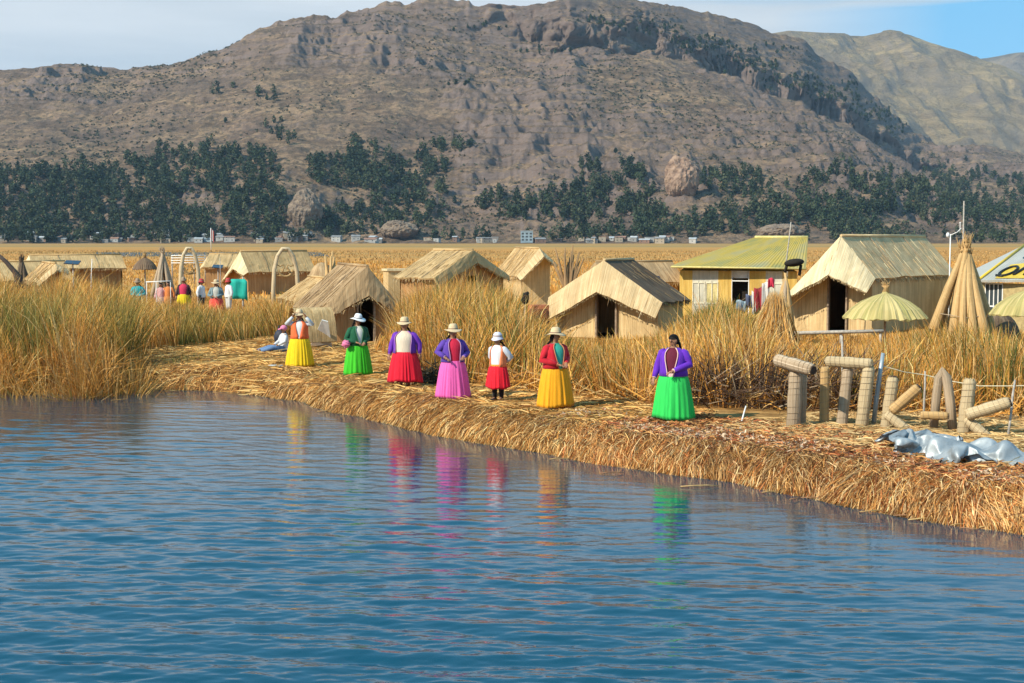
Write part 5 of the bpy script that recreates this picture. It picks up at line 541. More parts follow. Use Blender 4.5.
def reeds(name,poly,dens,top,cols,prob,label,wid=(.010,.020),hvar=.22,lean=.22,green=None,hmin=.3,hmax=2.4,seed=0,zfun=None,droop=.10,tus=.75,tl=.55,tipgold=0.0):
    x,y=scatter(poly,dens)
    # the stems grow in tussocks that splay outwards
    gx=np.floor(x/tus); gy=np.floor(y/tus); cx=(gx+.2+.6*_hash(gx,gy,3))*tus; cy=(gy+.2+.6*_hash(gx,gy,4))*tus
    x=cx+(x-cx)*.72; y=cy+(y-cy)*.72; th_=_hash(gx,gy,6+seed)
    q=bankq(x,y); z=zq(q); N=len(x)
    px,py=nproj(x,y,z)
    ty=np.interp(px,[p[0] for p in top],[p[1] for p in top])
    hh=H-(ty-240)*y/F-z
    hh=np.clip(hh,hmin,hmax)*(.80+.42*fbm(x*.55+seed,y*.55,3,5+seed))*(1+RNG.normal(0,hvar*.5,N)-np.abs(RNG.normal(0,hvar,N)))
    hh=np.clip(hh,.15,3)
    th=2*PI*fbm(x*.35+seed,y*.35,2,31)*1.5+RNG.normal(0,.9,N); le=np.abs(RNG.normal(lean*.6,lean,N))
    hh=hh*(.72+.5*th_)*(1-.35*np.hypot(x-cx,y-cy)/tus)
    L=(np.stack([np.cos(th)*le,np.sin(th)*le],1)+np.stack([x-cx,y-cy],1)/tus*tl)*hh[:,None]
    P0=np.stack([x,y,z-.03],1)
    def up(f,bend): 
        r=P0.copy(); r[:,2]+=hh*(f-droop*f*f*np.minimum(le*2,1.5)); r[:,:2]+=L*bend; return r
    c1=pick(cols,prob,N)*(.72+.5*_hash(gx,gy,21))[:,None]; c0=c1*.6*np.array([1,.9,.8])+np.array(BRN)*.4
    if green:
        for (gx,gw,gy,gh,amt) in green:
            m=(RNG.random(N)<amt*np.clip(.35+1.6*_hash(gx,gy,12),0,1.5)*np.exp(-((px-gx)/gw)**2-((py-gy)/gh)**2))
            g=pick([GRN,OLV,(.09,.14,.04)],[5,2,3],m.sum()); c1[m]=g*(1-tipgold)+c1[m]*tipgold; c0[m]=g*.6
    c0=np.clip(c0,.01,1); c1=np.clip(c1,.01,1)
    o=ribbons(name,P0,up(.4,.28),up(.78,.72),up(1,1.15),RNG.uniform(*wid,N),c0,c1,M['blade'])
    return tag(o,label,'reeds',kind='stuff'),(x,y,hh)

topC=[(-60,274),(0,277),(15,283),(35,290),(60,270),(85,284),(100,280),(130,294),(170,300),(240,306),(290,296),(385,330),(400,302),(420,288),(460,282),(505,286),(525,300),(535,312),(545,325),(575,338),(620,340),(650,336),(680,322),(712,300),(735,299),(765,334),(800,346),(840,352),(870,342),(905,330),(960,326),(1000,328),(1024,338),(1200,330)]
topL=[(-60,318),(15,334),(40,318),(70,312),(105,324),(135,350),(160,372)]
# places the reeds leave free
for q in [(11.25,48.8,-35.67,2.0,8.3),(3.03,46.96,-27.61,2.0,2.6),(-4.56,44.96,16.73,1.4,5.4),(-1.68,62.03,56.37,2.8,2.2),(1.4,72,11,1.2,6.3)]:
    r=math.radians(q[2])
    for k in range(5):
        u=q[4]*(k+.3)/4.6; KEEP.append((q[0]-math.sin(r)*u,q[1]+math.cos(r)*u,q[3]*.95+.1))
PX=[(x,y) for x,y in [(300,367),(358,376),(405,388),(453,399),(497,400),(555,408),(673,421)]]
for p in PX:
    g=gp(*p); KEEP.append((g.x,g.y,.55))
polyC=[(376,352),(400,372),(428,381),(470,387),(520,391),(580,398),(640,404),(690,407),(745,409),(800,411),(850,414),(900,414),(960,416),(1060,420),(1500,452),(1500,322),(1060,318),(960,318),(800,322),(700,316),(560,312),(430,306),(392,308),(398,335)]
reeds('reed_bed',polyC,230,topC,[GOLD,PALE,OCH,YG,OLV,BRN],[7,5,4,2,.4,1.0],'tall golden totora reeds growing behind the row of women',green=[(740,45,999,700,.0),(560,30,390,60,.1),(610,60,395,60,.1),(930,60,400,60,.14),(720,40,345,25,.5),(1010,30,400,60,.4),(480,70,370,60,.18)],seed=2)
# dark tangle of old broken stems right of the last woman
def tangle(name,poly,dens,zmax,cols,prob,label,L=(.3,1.0),wid=(.010,.022)):
    x,y=scatter(poly,dens); N=len(x); z=zq(bankq(x,y))+RNG.uniform(0,zmax,N)
    th=RNG.uniform(0,2*PI,N); ph=RNG.normal(.35,.5,N); l=RNG.uniform(*L,N)
    d=np.stack([np.cos(th)*np.cos(ph),np.sin(th)*np.cos(ph),np.abs(np.sin(ph))],1)*l[:,None]
    P0=np.stack([x,y,z],1); b=RNG.normal(0,.05,(N,3))
    c=np.clip(pick(cols,prob,N),.01,1)
    return tag(ribbons(name,P0,P0+d*.4+b,P0+d*.75+b,P0+d,RNG.uniform(*wid,N),c,c,M['blade']),label,'reeds',kind='stuff')
tangle('dead_reed_tangle',[(690,408),(740,411),(868,415),(870,402),(800,396),(740,392),(690,396)],520,.62,[(.07,.04,.025),(.15,.09,.06),(.34,.25,.16),(.5,.4,.28)],[7,4,1.6,.8],'dark tangle of dead broken stems behind the wooden letters')
tangle('fallen_reed_litter',[(400,374),(470,388),(640,405),(745,410),(800,412),(1060,422),(1060,412),(800,402),(640,392),(470,374),(400,360)],110,.25,[GOLD,PALE,OCH,BRN],[4,4,2,1],'fallen stems lying along the foot of the golden reeds',L=(.3,1.1))
# left of the clearing
polyL=[(-200,380),(-60,378),(60,374),(128,370),(146,358),(152,352),(200,347),(240,343),(292,337),(300,326),(298,303),(200,301),(60,297),(-60,296),(-200,300)]
reeds('reed_bed',polyL,190,topC,[GOLD,PALE,OCH,YG,OLV,BRN],[7,4,4,1.5,.4,1.0],'tall dry reeds on the left in front of the arches',green=[(38,24,362,20,.95),(-10,20,365,20,.6),(120,18,360,12,.8),(190,18,343,10,.95),(235,40,338,9,.9),(275,12,334,8,.8),(200,60,322,10,.25),(38,22,368,22,1.2),(118,16,362,18,.9),(-30,50,372,16,.4)],seed=5,tipgold=.5,tl=.75)  # dark green patches: greener stems, and painted shade of gaps between clumps
polyF=[(-250,388),(-60,388),(0,390),(60,392),(122,391),(134,386),(150,372),(132,360),(60,356),(-60,354),(-250,350)]
reeds('reed_clump',polyF,420,topL,[GOLD,PALE,OCH,(.52,.32,.10),OLV,BRN],[7,4,4,3,1.2,1.2],'bushy golden reed clump at the water edge on the far left',lean=.34,green=[(120,14,385,10,.4),(-5,18,375,20,.3)],seed=9,hmin=.5,droop=.3,tus=.9,tl=1.1)
# marsh beyond the village
polyB=[(-260,300),(1300,300),(1300,262),(-260,262)]
reeds('marsh_reeds',polyB,4.5,[(-300,281),(0,281),(110,289),(330,292),(400,292),(560,281),(700,284),(1100,285)],[GOLD,PALE,OCH,YG],[6,3,4,2],'dry marsh reeds between the huts and the open plain',wid=(.04,.08),hmin=.35,hmax=1.2,seed=12)
reeds('plain_grass',[(-260,262.5),(1300,262.5),(1300,251),(-260,251)],.45,[(-300,262),(1300,262)],[(.55,.34,.12),(.6,.4,.16),(.45,.28,.1)],[5,3,3],'low orange marsh grass covering the plain below the hills',wid=(.10,.2),hmin=.4,hmax=.7,seed=14)

# ================================================================ CUT STRAW OF THE BANK
def straw(name,s0,s1,q0,q1,dens,cols,prob,label,jitter,L,wid,lift,side_bias=0,dk=1.0,lt=1.05):
    area=(s1-s0)*(q1-q0); N=int(area*dens); s=RNG.uniform(s0,s1,N); q=RNG.uniform(q0,q1,N)
    bx=np.interp(s,BLEN,BNP[:,0]); by=np.interp(s,BLEN,BNP[:,1]); nx=np.interp(s,BLEN,N_[:,0]); nyy=np.interp(s,BLEN,N_[:,1])
    nn=np.hypot(nx,nyy); nx/=nn; nyy/=nn
    bun=(fbm(s*1.3,q*.5,2,61)-.5)*2.2
    an=RNG.normal(0,jitter,N)+bun*.4+side_bias; l=RNG.uniform(*L,N)
    dx=-(nx*np.cos(an)-nyy*np.sin(an)); dy=-(nx*np.sin(an)+nyy*np.cos(an))
    x=bx+nx*q; y=by+nyy*q; sl=np.cos(an)
    def pt(f,up):
        X=x+dx*l*f; Y=y+dy*l*f; qq=q-l*f*sl
        zz=zq(np.maximum(qq,-.02))+(fbm(X*1.3,Y*1.3,3,9)-.5)*.10*np.clip(qq,0,1)
        hang=np.minimum(qq,0)*1.6
        return np.stack([x+dx*l*f*np.where(qq<0,.93,1),y+dy*l*f*np.where(qq<0,.93,1),np.maximum(zz+hang+up,-.03)],1)
    e=np.abs(RNG.normal(0,1,N))*lift; bias=RNG.uniform(0,1,N)
    c=pick(cols,prob,N,.2)*(.75+.5*fbm(x*.9,y*.9,3,44))[:,None]
    c=np.clip(c,.01,1)
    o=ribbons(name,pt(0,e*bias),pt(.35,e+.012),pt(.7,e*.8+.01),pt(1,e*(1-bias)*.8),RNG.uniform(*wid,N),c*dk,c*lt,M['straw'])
    return tag(o,label,'straw',kind='stuff')
def s_at(px,py):
    p=gp(px,py,0); k=((BNP[:,0]-p.x)**2+(BNP[:,1]-p.y)**2).argmin(); return BLEN[k]
sa=s_at(135,389); sb=s_at(1023,534)+5; sm=s_at(560,455); sl_=s_at(300,402)
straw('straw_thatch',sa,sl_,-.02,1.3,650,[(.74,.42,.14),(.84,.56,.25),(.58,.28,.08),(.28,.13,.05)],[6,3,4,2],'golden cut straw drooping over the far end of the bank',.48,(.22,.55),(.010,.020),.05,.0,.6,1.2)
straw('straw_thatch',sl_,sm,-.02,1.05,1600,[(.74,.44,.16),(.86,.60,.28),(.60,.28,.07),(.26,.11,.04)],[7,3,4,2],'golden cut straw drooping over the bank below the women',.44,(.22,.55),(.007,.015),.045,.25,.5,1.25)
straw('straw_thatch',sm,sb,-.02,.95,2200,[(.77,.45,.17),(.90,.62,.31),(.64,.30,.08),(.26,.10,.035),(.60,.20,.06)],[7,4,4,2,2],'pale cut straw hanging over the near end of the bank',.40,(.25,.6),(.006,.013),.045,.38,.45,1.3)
straw('straw_mat',sa,sm,.9,4.2,330,[(.66,.40,.13),(.74,.50,.20),(.50,.25,.07),(.24,.11,.04)],[5,3,4,2],'trampled golden straw on top of the bank around the women',1.0,(.2,.6),(.010,.022),.02)
straw('straw_mat',sm,sb,.65,3.4,900,[(.54,.27,.09),(.66,.43,.19),(.46,.18,.06),(.14,.06,.03),(.42,.12,.05)],[4,3,4,4,2],'reddish brown trampled straw on top of the near bank',1.3,(.10,.30),(.010,.022),.025)
straw('straw_mat',sm+2,sb,2.0,7.5,300,[(.64,.48,.24),(.58,.38,.16),(.44,.25,.10)],[5,4,2],'yellow straw lying between the letters and the bank edge',1.4,(.25,.7),(.008,.016),.03)
# pale cut ends scattered over the top of the bank
N=7000; s=RNG.uniform(s_at(500,446),sb,N); q=np.clip(RNG.normal(1.3,.45,N),.6,3); bx=np.interp(s,BLEN,BNP[:,0])+np.interp(s,BLEN,N_[:,0])*q; by=np.interp(s,BLEN,BNP[:,1])+np.interp(s,BLEN,N_[:,1])*q
m=RNG.random(N)<np.clip((fbm(bx*.9,by*.9,2,88)-.38)*5,0.05,1); bx,by,q=bx[m],by[m],q[m]; N=len(bx)
zz=gzn(bx,by,q)+RNG.uniform(.02,.06,N); d=RNG.normal(0,1,(N,3)); d[:,2]=np.abs(d[:,2])*.6; d/=np.linalg.norm(d,axis=1)[:,None]; P=np.stack([bx,by,zz],1); d*=RNG.uniform(.03,.07,(N,1))
c=np.clip(pick([(.60,.46,.32),(.52,.34,.20),(.44,.18,.09)],[4,4,3],N),.01,1)
tag(ribbons('cut_straw_ends',P,P+d*.3,P+d*.7,P+d,RNG.uniform(.016,.03,N),c,c,M['straw']),'pale chopped reed ends strewn on top of the near bank','straw',kind='stuff')
# clearing on the left part of the island
x,y=scatter([(140,374),(300,379),(420,398),(520,410),(520,392),(430,380),(398,352),(396,338),(296,338),(240,343),(150,352)],420)
N=len(x); th=RNG.normal(.1,.9,N)+2.2*fbm(x*.5,y*.5,2,8); l=RNG.uniform(.2,.8,N); z=gzn(x,y)+RNG.uniform(0,.05,N)
P=np.stack([x,y,z],1); d=np.stack([np.cos(th)*l,np.sin(th)*l*.9,RNG.normal(0,.04,N)],1); c=np.clip(pick([(.70,.44,.15),(.78,.54,.22),(.54,.28,.08),(.24,.12,.05)],[5,3,4,1.5],N)*(.7+.6*fbm(x*.7,y*1.5,3,4))[:,None],.01,1)
tag(ribbons('straw_mat',P,P+d*.3+[0,0,.02],P+d*.7+[0,0,.02],P+d,RNG.uniform(.012,.026,N),c,c,M['straw']),'golden straw floor of the clearing in front of the brown hut','straw',kind='stuff')
# small green tufts in the clearing
reeds('grass_tufts',[(160,368),(205,366),(208,352),(168,352)],60,[(0,352),(400,352)],[GRN,OLV,GOLD],[4,2,3],'small green and yellow tufts in the straw clearing',hmin=.15,hmax=.35,seed=3)
# loose stems on the water
fr=[(172,391,14,-2),(332,411,30,2),(612,473,26,3),(700,486,40,2),(772,492,22,4),(818,498,34,-3),(845,501,16,6),(878,511,40,4),(905,516,22,-6),(930,519,46,3),(960,525,20,2),(968,529,18,-10),(985,527,14,5),(560,459,22,2),(795,499,14,8)]
for k,(px,py,w,a) in enumerate(fr):
    mb=MB(); c=gp(px,py,.02); L=w/F*c.y; an=math.radians(a*3)
    P=[(-L/2,0,0),(-L/6,random.uniform(-.02,.02),.012),(L/6,random.uniform(-.02,.02),.012),(L/2,0,0)]
    mb.tube(P,[.007,.009,.008,.004],6); o=mb.build('floating_reed',m_plain('floating_stem',[(.55,.36,.14),(.42,.26,.10),(.3,.15,.07)][k%3],.6) if k<3 else bpy.data.materials[['floating_stem','floating_stem.001','floating_stem.002'][k%3]])
    o.location=c; o.rotation_euler=(0,0,an)
    tag(o,'loose reed stem floating on the water just off the bank','floating reed','reed stems floating along the bank')


# ================================================================ WOODS, LONE TREES, VILLAGE ON THE HILLSIDE
HP=nproj(MX.ravel(),MY.ravel(),MZ.ravel()); hx,hy=HP[0].reshape(MX.shape),HP[1].reshape(MX.shape)
def hillpt(px,py):
    """the first point up the slope that is seen at this place in the photo"""
    j=int(np.clip(((px-512)/F-tt[0])/(tt[-1]-tt[0])*(len(tt)-1),0,len(tt)-1)); col=hy[:,j]
    i=int(np.argmax(col<=py)) if (col<=py).any() else 0
    return Vector((MX[i,j],MY[i,j],MZ[i,j]))
tt=np.linspace(-.62,.62,1500)
def crown_arrays(c,rx,rz,nl,rg,size):
    """a crown of many small leaf sprays through its volume"""
    d=rg.normal(size=(nl,3)); d/=np.linalg.norm(d,axis=1)[:,None]; r=rg.random(nl)**.45
    zc=d[:,2]*r; wide=np.where(zc<0,1,1-.55*zc)
    P=np.stack([d[:,0]*r*rx*wide,d[:,1]*r*rx*wide,zc*rz],1)+c
    a=rg.normal(size=(nl,3)); a/=np.linalg.norm(a,axis=1)[:,None]; b=np.cross(a,rg.normal(size=(nl,3))); b/=np.linalg.norm(b,axis=1)[:,None]
    s=size*(.6+.8*rg.random((nl,1)))
    V=np.stack([P-a*s,P-b*s*.8,P+a*s,P+b*s*.8],1).reshape(-1,3)
    return V
ell=[(20,205,50,32,.9),(70,195,50,28,1),(130,190,50,30,.95),(185,175,45,24,.95),(215,160,22,14,1.2),(245,180,38,28,.9),(262,212,28,26,.8),(150,222,60,16,.6),(60,228,60,12,.5),(215,225,60,14,.6),(10,178,25,8,.4),
 (340,172,32,16,1),(375,170,28,22,1.1),(362,150,14,8,1),(415,172,22,18,.7),(436,160,16,16,.9),(395,195,26,16,.8),(430,205,25,20,.6),(365,222,40,14,.7),(330,232,24,8,.7),(412,226,22,10,.6),(462,148,12,5,.8),
 (505,208,26,14,.8),(540,213,22,10,.6),(575,208,34,18,1.1),(600,192,26,12,.7),(630,215,30,16,.8),(590,170,10,10,.7),(632,175,14,12,.8),(625,235,45,7,.6),
 (650,212,18,22,.9),(655,235,24,6,.8),(700,182,12,14,.7),(735,186,26,13,1.2),(770,192,16,8,.7),(700,228,26,12,.8),(745,222,36,14,1),(800,212,45,14,1),(842,216,36,18,1.1),(815,182,14,6,.9),(845,173,18,8,.9),(800,190,16,7,.6),(890,196,40,18,1.1),(935,200,34,26,1.2),(985,195,44,22,1.0),(930,170,12,10,.6),(960,172,24,10,.7),(870,235,40,8,.6),(1000,225,40,12,.8),(1040,205,30,22,.9),
 (60,239,75,5,1.3),(170,239,60,4,1.3),(280,239,50,4,1.0),(455,240,40,3,.7),(590,239,60,4,1.1),(860,241,60,3,1),(980,241,60,3,1),(268,96,14,7,.5),(285,140,20,7,.4),(280,128,14,6,.4),(460,85,14,5,.25),(230,92,20,5,.25),(600,22,24,4,.5),(640,30,40,6,.7),(700,46,30,9,.9),(745,68,34,9,1),(790,84,30,9,1),(765,50,40,5,.5),(830,97,25,10,1),(868,112,22,12,1),(892,128,16,7,.8),(545,52,25,4,.4),(850,85,14,6,.7),(480,30,30,4,.3)]
rg=np.random.default_rng(23); trees=[]
for (ex,ey,ea,eb,den) in ell:
    k=int(ea*eb*den*(.16 if ey>135 or ex<300 else .30))
    for _ in range(k):
        r=math.sqrt(rg.random()); a=rg.random()*6.283
        px=ex+ea*r*math.cos(a)*1.05; py=min(ey+eb*r*math.sin(a)*1.05,243)
        if vnoise([px/9],[py/6],7)[0]<.24: continue
        trees.append((px,py))
VS=[];CS=[]
for (px,py) in trees:
    p=hillpt(px,py); h=rg.uniform(7,15)*(1 if py>135 or px<300 else .5); rx=h*rg.uniform(.24,.42)
    nl=64; v=crown_arrays(np.array([p.x,p.y,p.z+h*.5]),rx,h*.52,nl,rg,1.12)
    base=np.array([[.034,.056,.026],[.050,.072,.032],[.026,.043,.022],[.072,.085,.042]][rg.integers(4)])
    VS.append(v); CS.append(np.repeat(base[None]*(1+rg.normal(0,.22,(nl,1))),4,0))
V=np.concatenate(VS); C=np.clip(np.concatenate(CS),.008,1); Q=np.arange(len(V)).reshape(-1,4)
tag(np_mesh('eucalyptus_wood',V,Q,M['leaf'],col=C),'dark green eucalyptus wood spread over the lower hillside','wood',kind='stuff')
# low scrub dotted over the whole slope
N=26000; jj=rg.integers(0,1500,N); ii=rg.integers(25,455,N); x=MX[ii,jj]; y=MY[ii,jj]; z=MZ[ii,jj]
m=fbm(x/120,y/160,3,99)+rg.normal(0,.12,N)>.52; x,y,z=x[m],y[m],z[m]; N=len(x)
VS=[];CS=[]
for k in range(9):
    o=rg.normal(0,1,(N,3))*[.9,.9,.5]; a=rg.normal(size=(N,3)); a/=np.linalg.norm(a,axis=1)[:,None]; b=np.cross(a,rg.normal(size=(N,3))); b/=np.linalg.norm(b,axis=1)[:,None]
    c=np.stack([x,y,z+.7],1)+o; s=rg.uniform(.5,1.2,(N,1)); VS.append(np.stack([c-a*s,c-b*s,c+a*s,c+b*s],1).reshape(-1,3)); CS.append(np.repeat(np.clip(np.array([[.07,.075,.045]])*(1+rg.normal(0,.3,(N,1))),.01,1),4,0))
V=np.concatenate(VS); tag(np_mesh('hillside_scrub',V,np.arange(len(V)).reshape(-1,4),M['leaf'],col=np.concatenate(CS)),'low dark bushes dotted over the brown hillside','scrub',kind='stuff')
bark=m_plain('bark',(.16,.12,.09),.9)
lone=[(86,156,11,'lone round dark tree on the open slope above the wood at far left'),(50,163,6,'small pale bush tree left of the lone round tree'),(163,141,13,'tall tree standing alone above the left wood'),(169,147,10,'shorter companion right beside the tall tree above the left wood'),(228,119,7,'small solitary tree high on the slope under the rocky knoll'),(112,162,5,'tiny tree on the slope just right of the lone round tree'),(208,148,12,'tallest tree poking out of the top edge of the left wood'),(3,163,7,'bushy tree at the left edge of the hillside'),(362,147,13,'pointed tree on top of the middle wood'),(590,166,13,'slim tree alone on the slope right of the dark ledges'),(615,150,6,'small bush tree above the slim tree on the middle slope'),(632,170,11,'tree left of the big pink boulder'),(720,178,9,'tree just right of the big pink boulder'),(938,164,10,'tree above the right wood beneath the long cliff'),(992,172,7,'small tree on the reddish ledge at the right edge'),(470,143,9,'tree at the upper tip of the diagonal wood')]
for (px,py,h,lab) in lone:
    p=hillpt(px,py+h*.6); T=thing('tree',lab,'tree',p,0,'single trees on the hillside')
    rr=np.random.default_rng(int(px)); nl=170; v=crown_arrays(np.array([0,0,h*.58]),h*.34,h*.46,nl,rr,.85)
    c=np.repeat(np.clip(np.array([[.035,.055,.03]])*(1+rr.normal(0,.3,(nl,1))),.008,1),4,0)
    o=np_mesh('crown',v,np.arange(len(v)).reshape(-1,4),M['leaf'],col=c); o.parent=T
    mb=MB(); mb.tube([(0,0,-.5),(.1,0,h*.3),(0,.1,h*.6)],[.35,.25,.1],7); mb.build('trunk',bark,T)
# the pink boulder, a crag of several faces
def rock(name,px,py,w,h,lab,col,seed):
    p=hillpt(px,py); bm=bmesh.new(); bmesh.ops.create_icosphere(bm,subdivisions=5,radius=1)
    P=np.array([v.co for v in bm.verts]); n1=.6*ridged(P[:,0]*1.1+P[:,1]*1.7+seed,P[:,2]*.9+P[:,1],3,seed)+.5*fbm(P[:,0]*1.5+seed,P[:,2]*1.2,2,seed+7); n2=ridged(P[:,0]*5+seed,P[:,2]*4+P[:,1]*4,4,seed+2)
    for v,a,b in zip(bm.verts,n1,n2):
        r=.68+.5*a+.22*(b-.5); z=v.co.z; tp=1-.12*max(z,0); v.co=Vector((v.co.x*w/2*r*tp,v.co.y*w/2*r*tp,z*h*.55*r+h*.35))
    me=bpy.data.meshes.new(name); bm.to_mesh(me); bm.free(); me.materials.append(col); o=bpy.data.objects.new(name,me); COL.objects.link(o); o.location=p
    return tag(o,lab,'rock')
t=NT('pink_rock'); g=t.node('ShaderNodeNewGeometry'); f=t.noise(t.mapping(g.outputs['Position'],(.10,.10,.13)),1,6,.75); t.bump(f,1,3)
pr=t.set(t.ramp(f,[(.35,(.15,.10,.08)),(.5,(.34,.23,.165)),(.7,(.44,.31,.22))]),.95,.05)
t=NT('grey_rock'); g=t.node('ShaderNodeNewGeometry'); f=t.noise(t.mapping(g.outputs['Position'],(.12,.12,.35)),1,6,.75); t.bump(f,1,3)
pg=t.set(t.ramp(f,[(.35,(.14,.11,.09)),(.5,(.26,.20,.15)),(.7,(.38,.29,.20))]),.95,.05)
rock('boulder',681,192,34,40,'big pinkish boulder standing out of the hillside above the yellow house',pr,3)
rock('boulder',307,224,30,34,'rounded pale cliff boulder at the right end of the left wood',pg,8)
rock('boulder',400,236,34,16,'flat pale rock slab low on the slope behind the middle huts',pg,14)
rock('boulder',780,238,40,14,'pinkish grey rock hump at the hill foot behind the reed house ridge',pg,21)
# village houses along the foot of the hill
hw=[m_plain('house_'+n_,c,.8,.2,.3) for n_,c in (('white',(.42,.42,.40)),('grey',(.25,.25,.24)),('brick',(.25,.16,.12)),('cream',(.36,.31,.24)),('blue',(.27,.36,.42)))]
hr=[m_plain('houseroof_'+n_,c,.7,.2,.3) for n_,c in (('tin',(.45,.48,.50)),('rust',(.30,.17,.12)),('grey',(.25,.25,.25)))]
dk=m_plain('house_window',(.05,.06,.07),.3)
cn=['white','grey','brick','cream','pale blue']; rn=['tin','rust red','dark grey']
marks=[(12,'the far left hut'),(70,'the long low hut'),(145,'the dark little parasol'),(163,'the pointed reed cone'),(191,'the left reed arch'),(211,'the red and white flag'),(255,'the hut with the teal cloth'),(284,'the right reed arch'),(330,'the upright reed sheaf'),(366,'the brown hut'),(405,'the small square box hut'),(450,'the middle hut'),(527,'the tall blue-white block'),(570,'the dry bulrush stack'),(605,'the tent-like tan hut'),(640,'the dark-clad figure'),(720,'the left end of the yellow house'),(788,'the reed lookout pole')]
used={}
xs=[]
r2=np.random.default_rng(5)
for a,b,k in ((0,120,22),(120,320,36),(320,400,6),(420,515,9),(540,670,20),(690,700,1)):
    xs+=list(np.sort(r2.uniform(a,b,k)))
for k,px in enumerate(xs):
    up=r2.random()<.45; py=r2.uniform(235,240) if up and px<340 else r2.uniform(240.2,243.2)
    p=hillpt(px,py); w=r2.uniform(3.5,10); d=r2.uniform(4,8); h=r2.uniform(2.2,4.4); ci=int(r2.choice(5,p=[.32,.28,.18,.17,.05])); ri=int(r2.choice(3)); mb=MB()
    mb.box((0,0,h/2-1),(w,d,h+2),0,0)
    if r2.random()<.6:
        e=.4; z=h+.02; rz_=h+r2.uniform(.8,1.6); b=mb.add([(-w/2-e,-d/2-e,z),(w/2+e,-d/2-e,z),(w/2+e,d/2+e,z),(-w/2-e,d/2+e,z),(-w/2-e,0,rz_),(w/2+e,0,rz_)])
        for f in ((0,1,5,4),(2,3,4,5),(0,4,3),(1,2,5),(3,2,1,0)): mb.face([b+i for i in f],None,1)
        rt='gabled '+rn[ri]+' roof'
    else:
        mb.box((0,0,h+.15),(w+.5,d+.5,.3),0,1); rt='flat '+rn[ri]+' roof'
    nw=max(1,int(w/3.4))
    for fl in range(1 if h<4 else 2):
        for i in range(nw): mb.box((-w/2+(i+.5)*w/nw,-d/2-.02,1.3+fl*2.4),(.8,.1,.9),0,2)
    o=mb.build('village_house',[hw[ci],hr[ri],dk]); o.location=p; o.rotation_euler=(0,0,r2.normal(0,.25))
    mk=min(marks,key=lambda q:abs(q[0]-px)); side='left of' if px<mk[0]-3 else ('right of' if px>mk[0]+3 else 'straight behind')
    key=(cn[ci],rt,side,mk[1]); used[key]=used.get(key,0)+1
    tag(o,f"{cn[ci]} house, {rt}, {side} {mk[1]}"+['',', next one over',', third over',', fourth over',', fifth over'][min(used[key]-1,4)],'house','village houses at the foot of the hill')
# the taller pale blue-white block
p=hillpt(527,242); T=thing('apartment_block','tall pale blue-white block at the hill foot behind the middle huts','building',p)
mb=MB(); mb.box((0,0,4.5),(11,8,11)); mb.build('wall',hw[4],T); mb=MB(); mb.box((0,0,10.15),(11.6,8.6,.3)); mb.build('roof',hr[0],T)
for fl in range(3):
    for i in range(3):
        mb=MB(); mb.box((-3.6+i*3.6,-4.03,2+fl*2.8),(2,.12,1.5)); mb.build('window',dk,T)
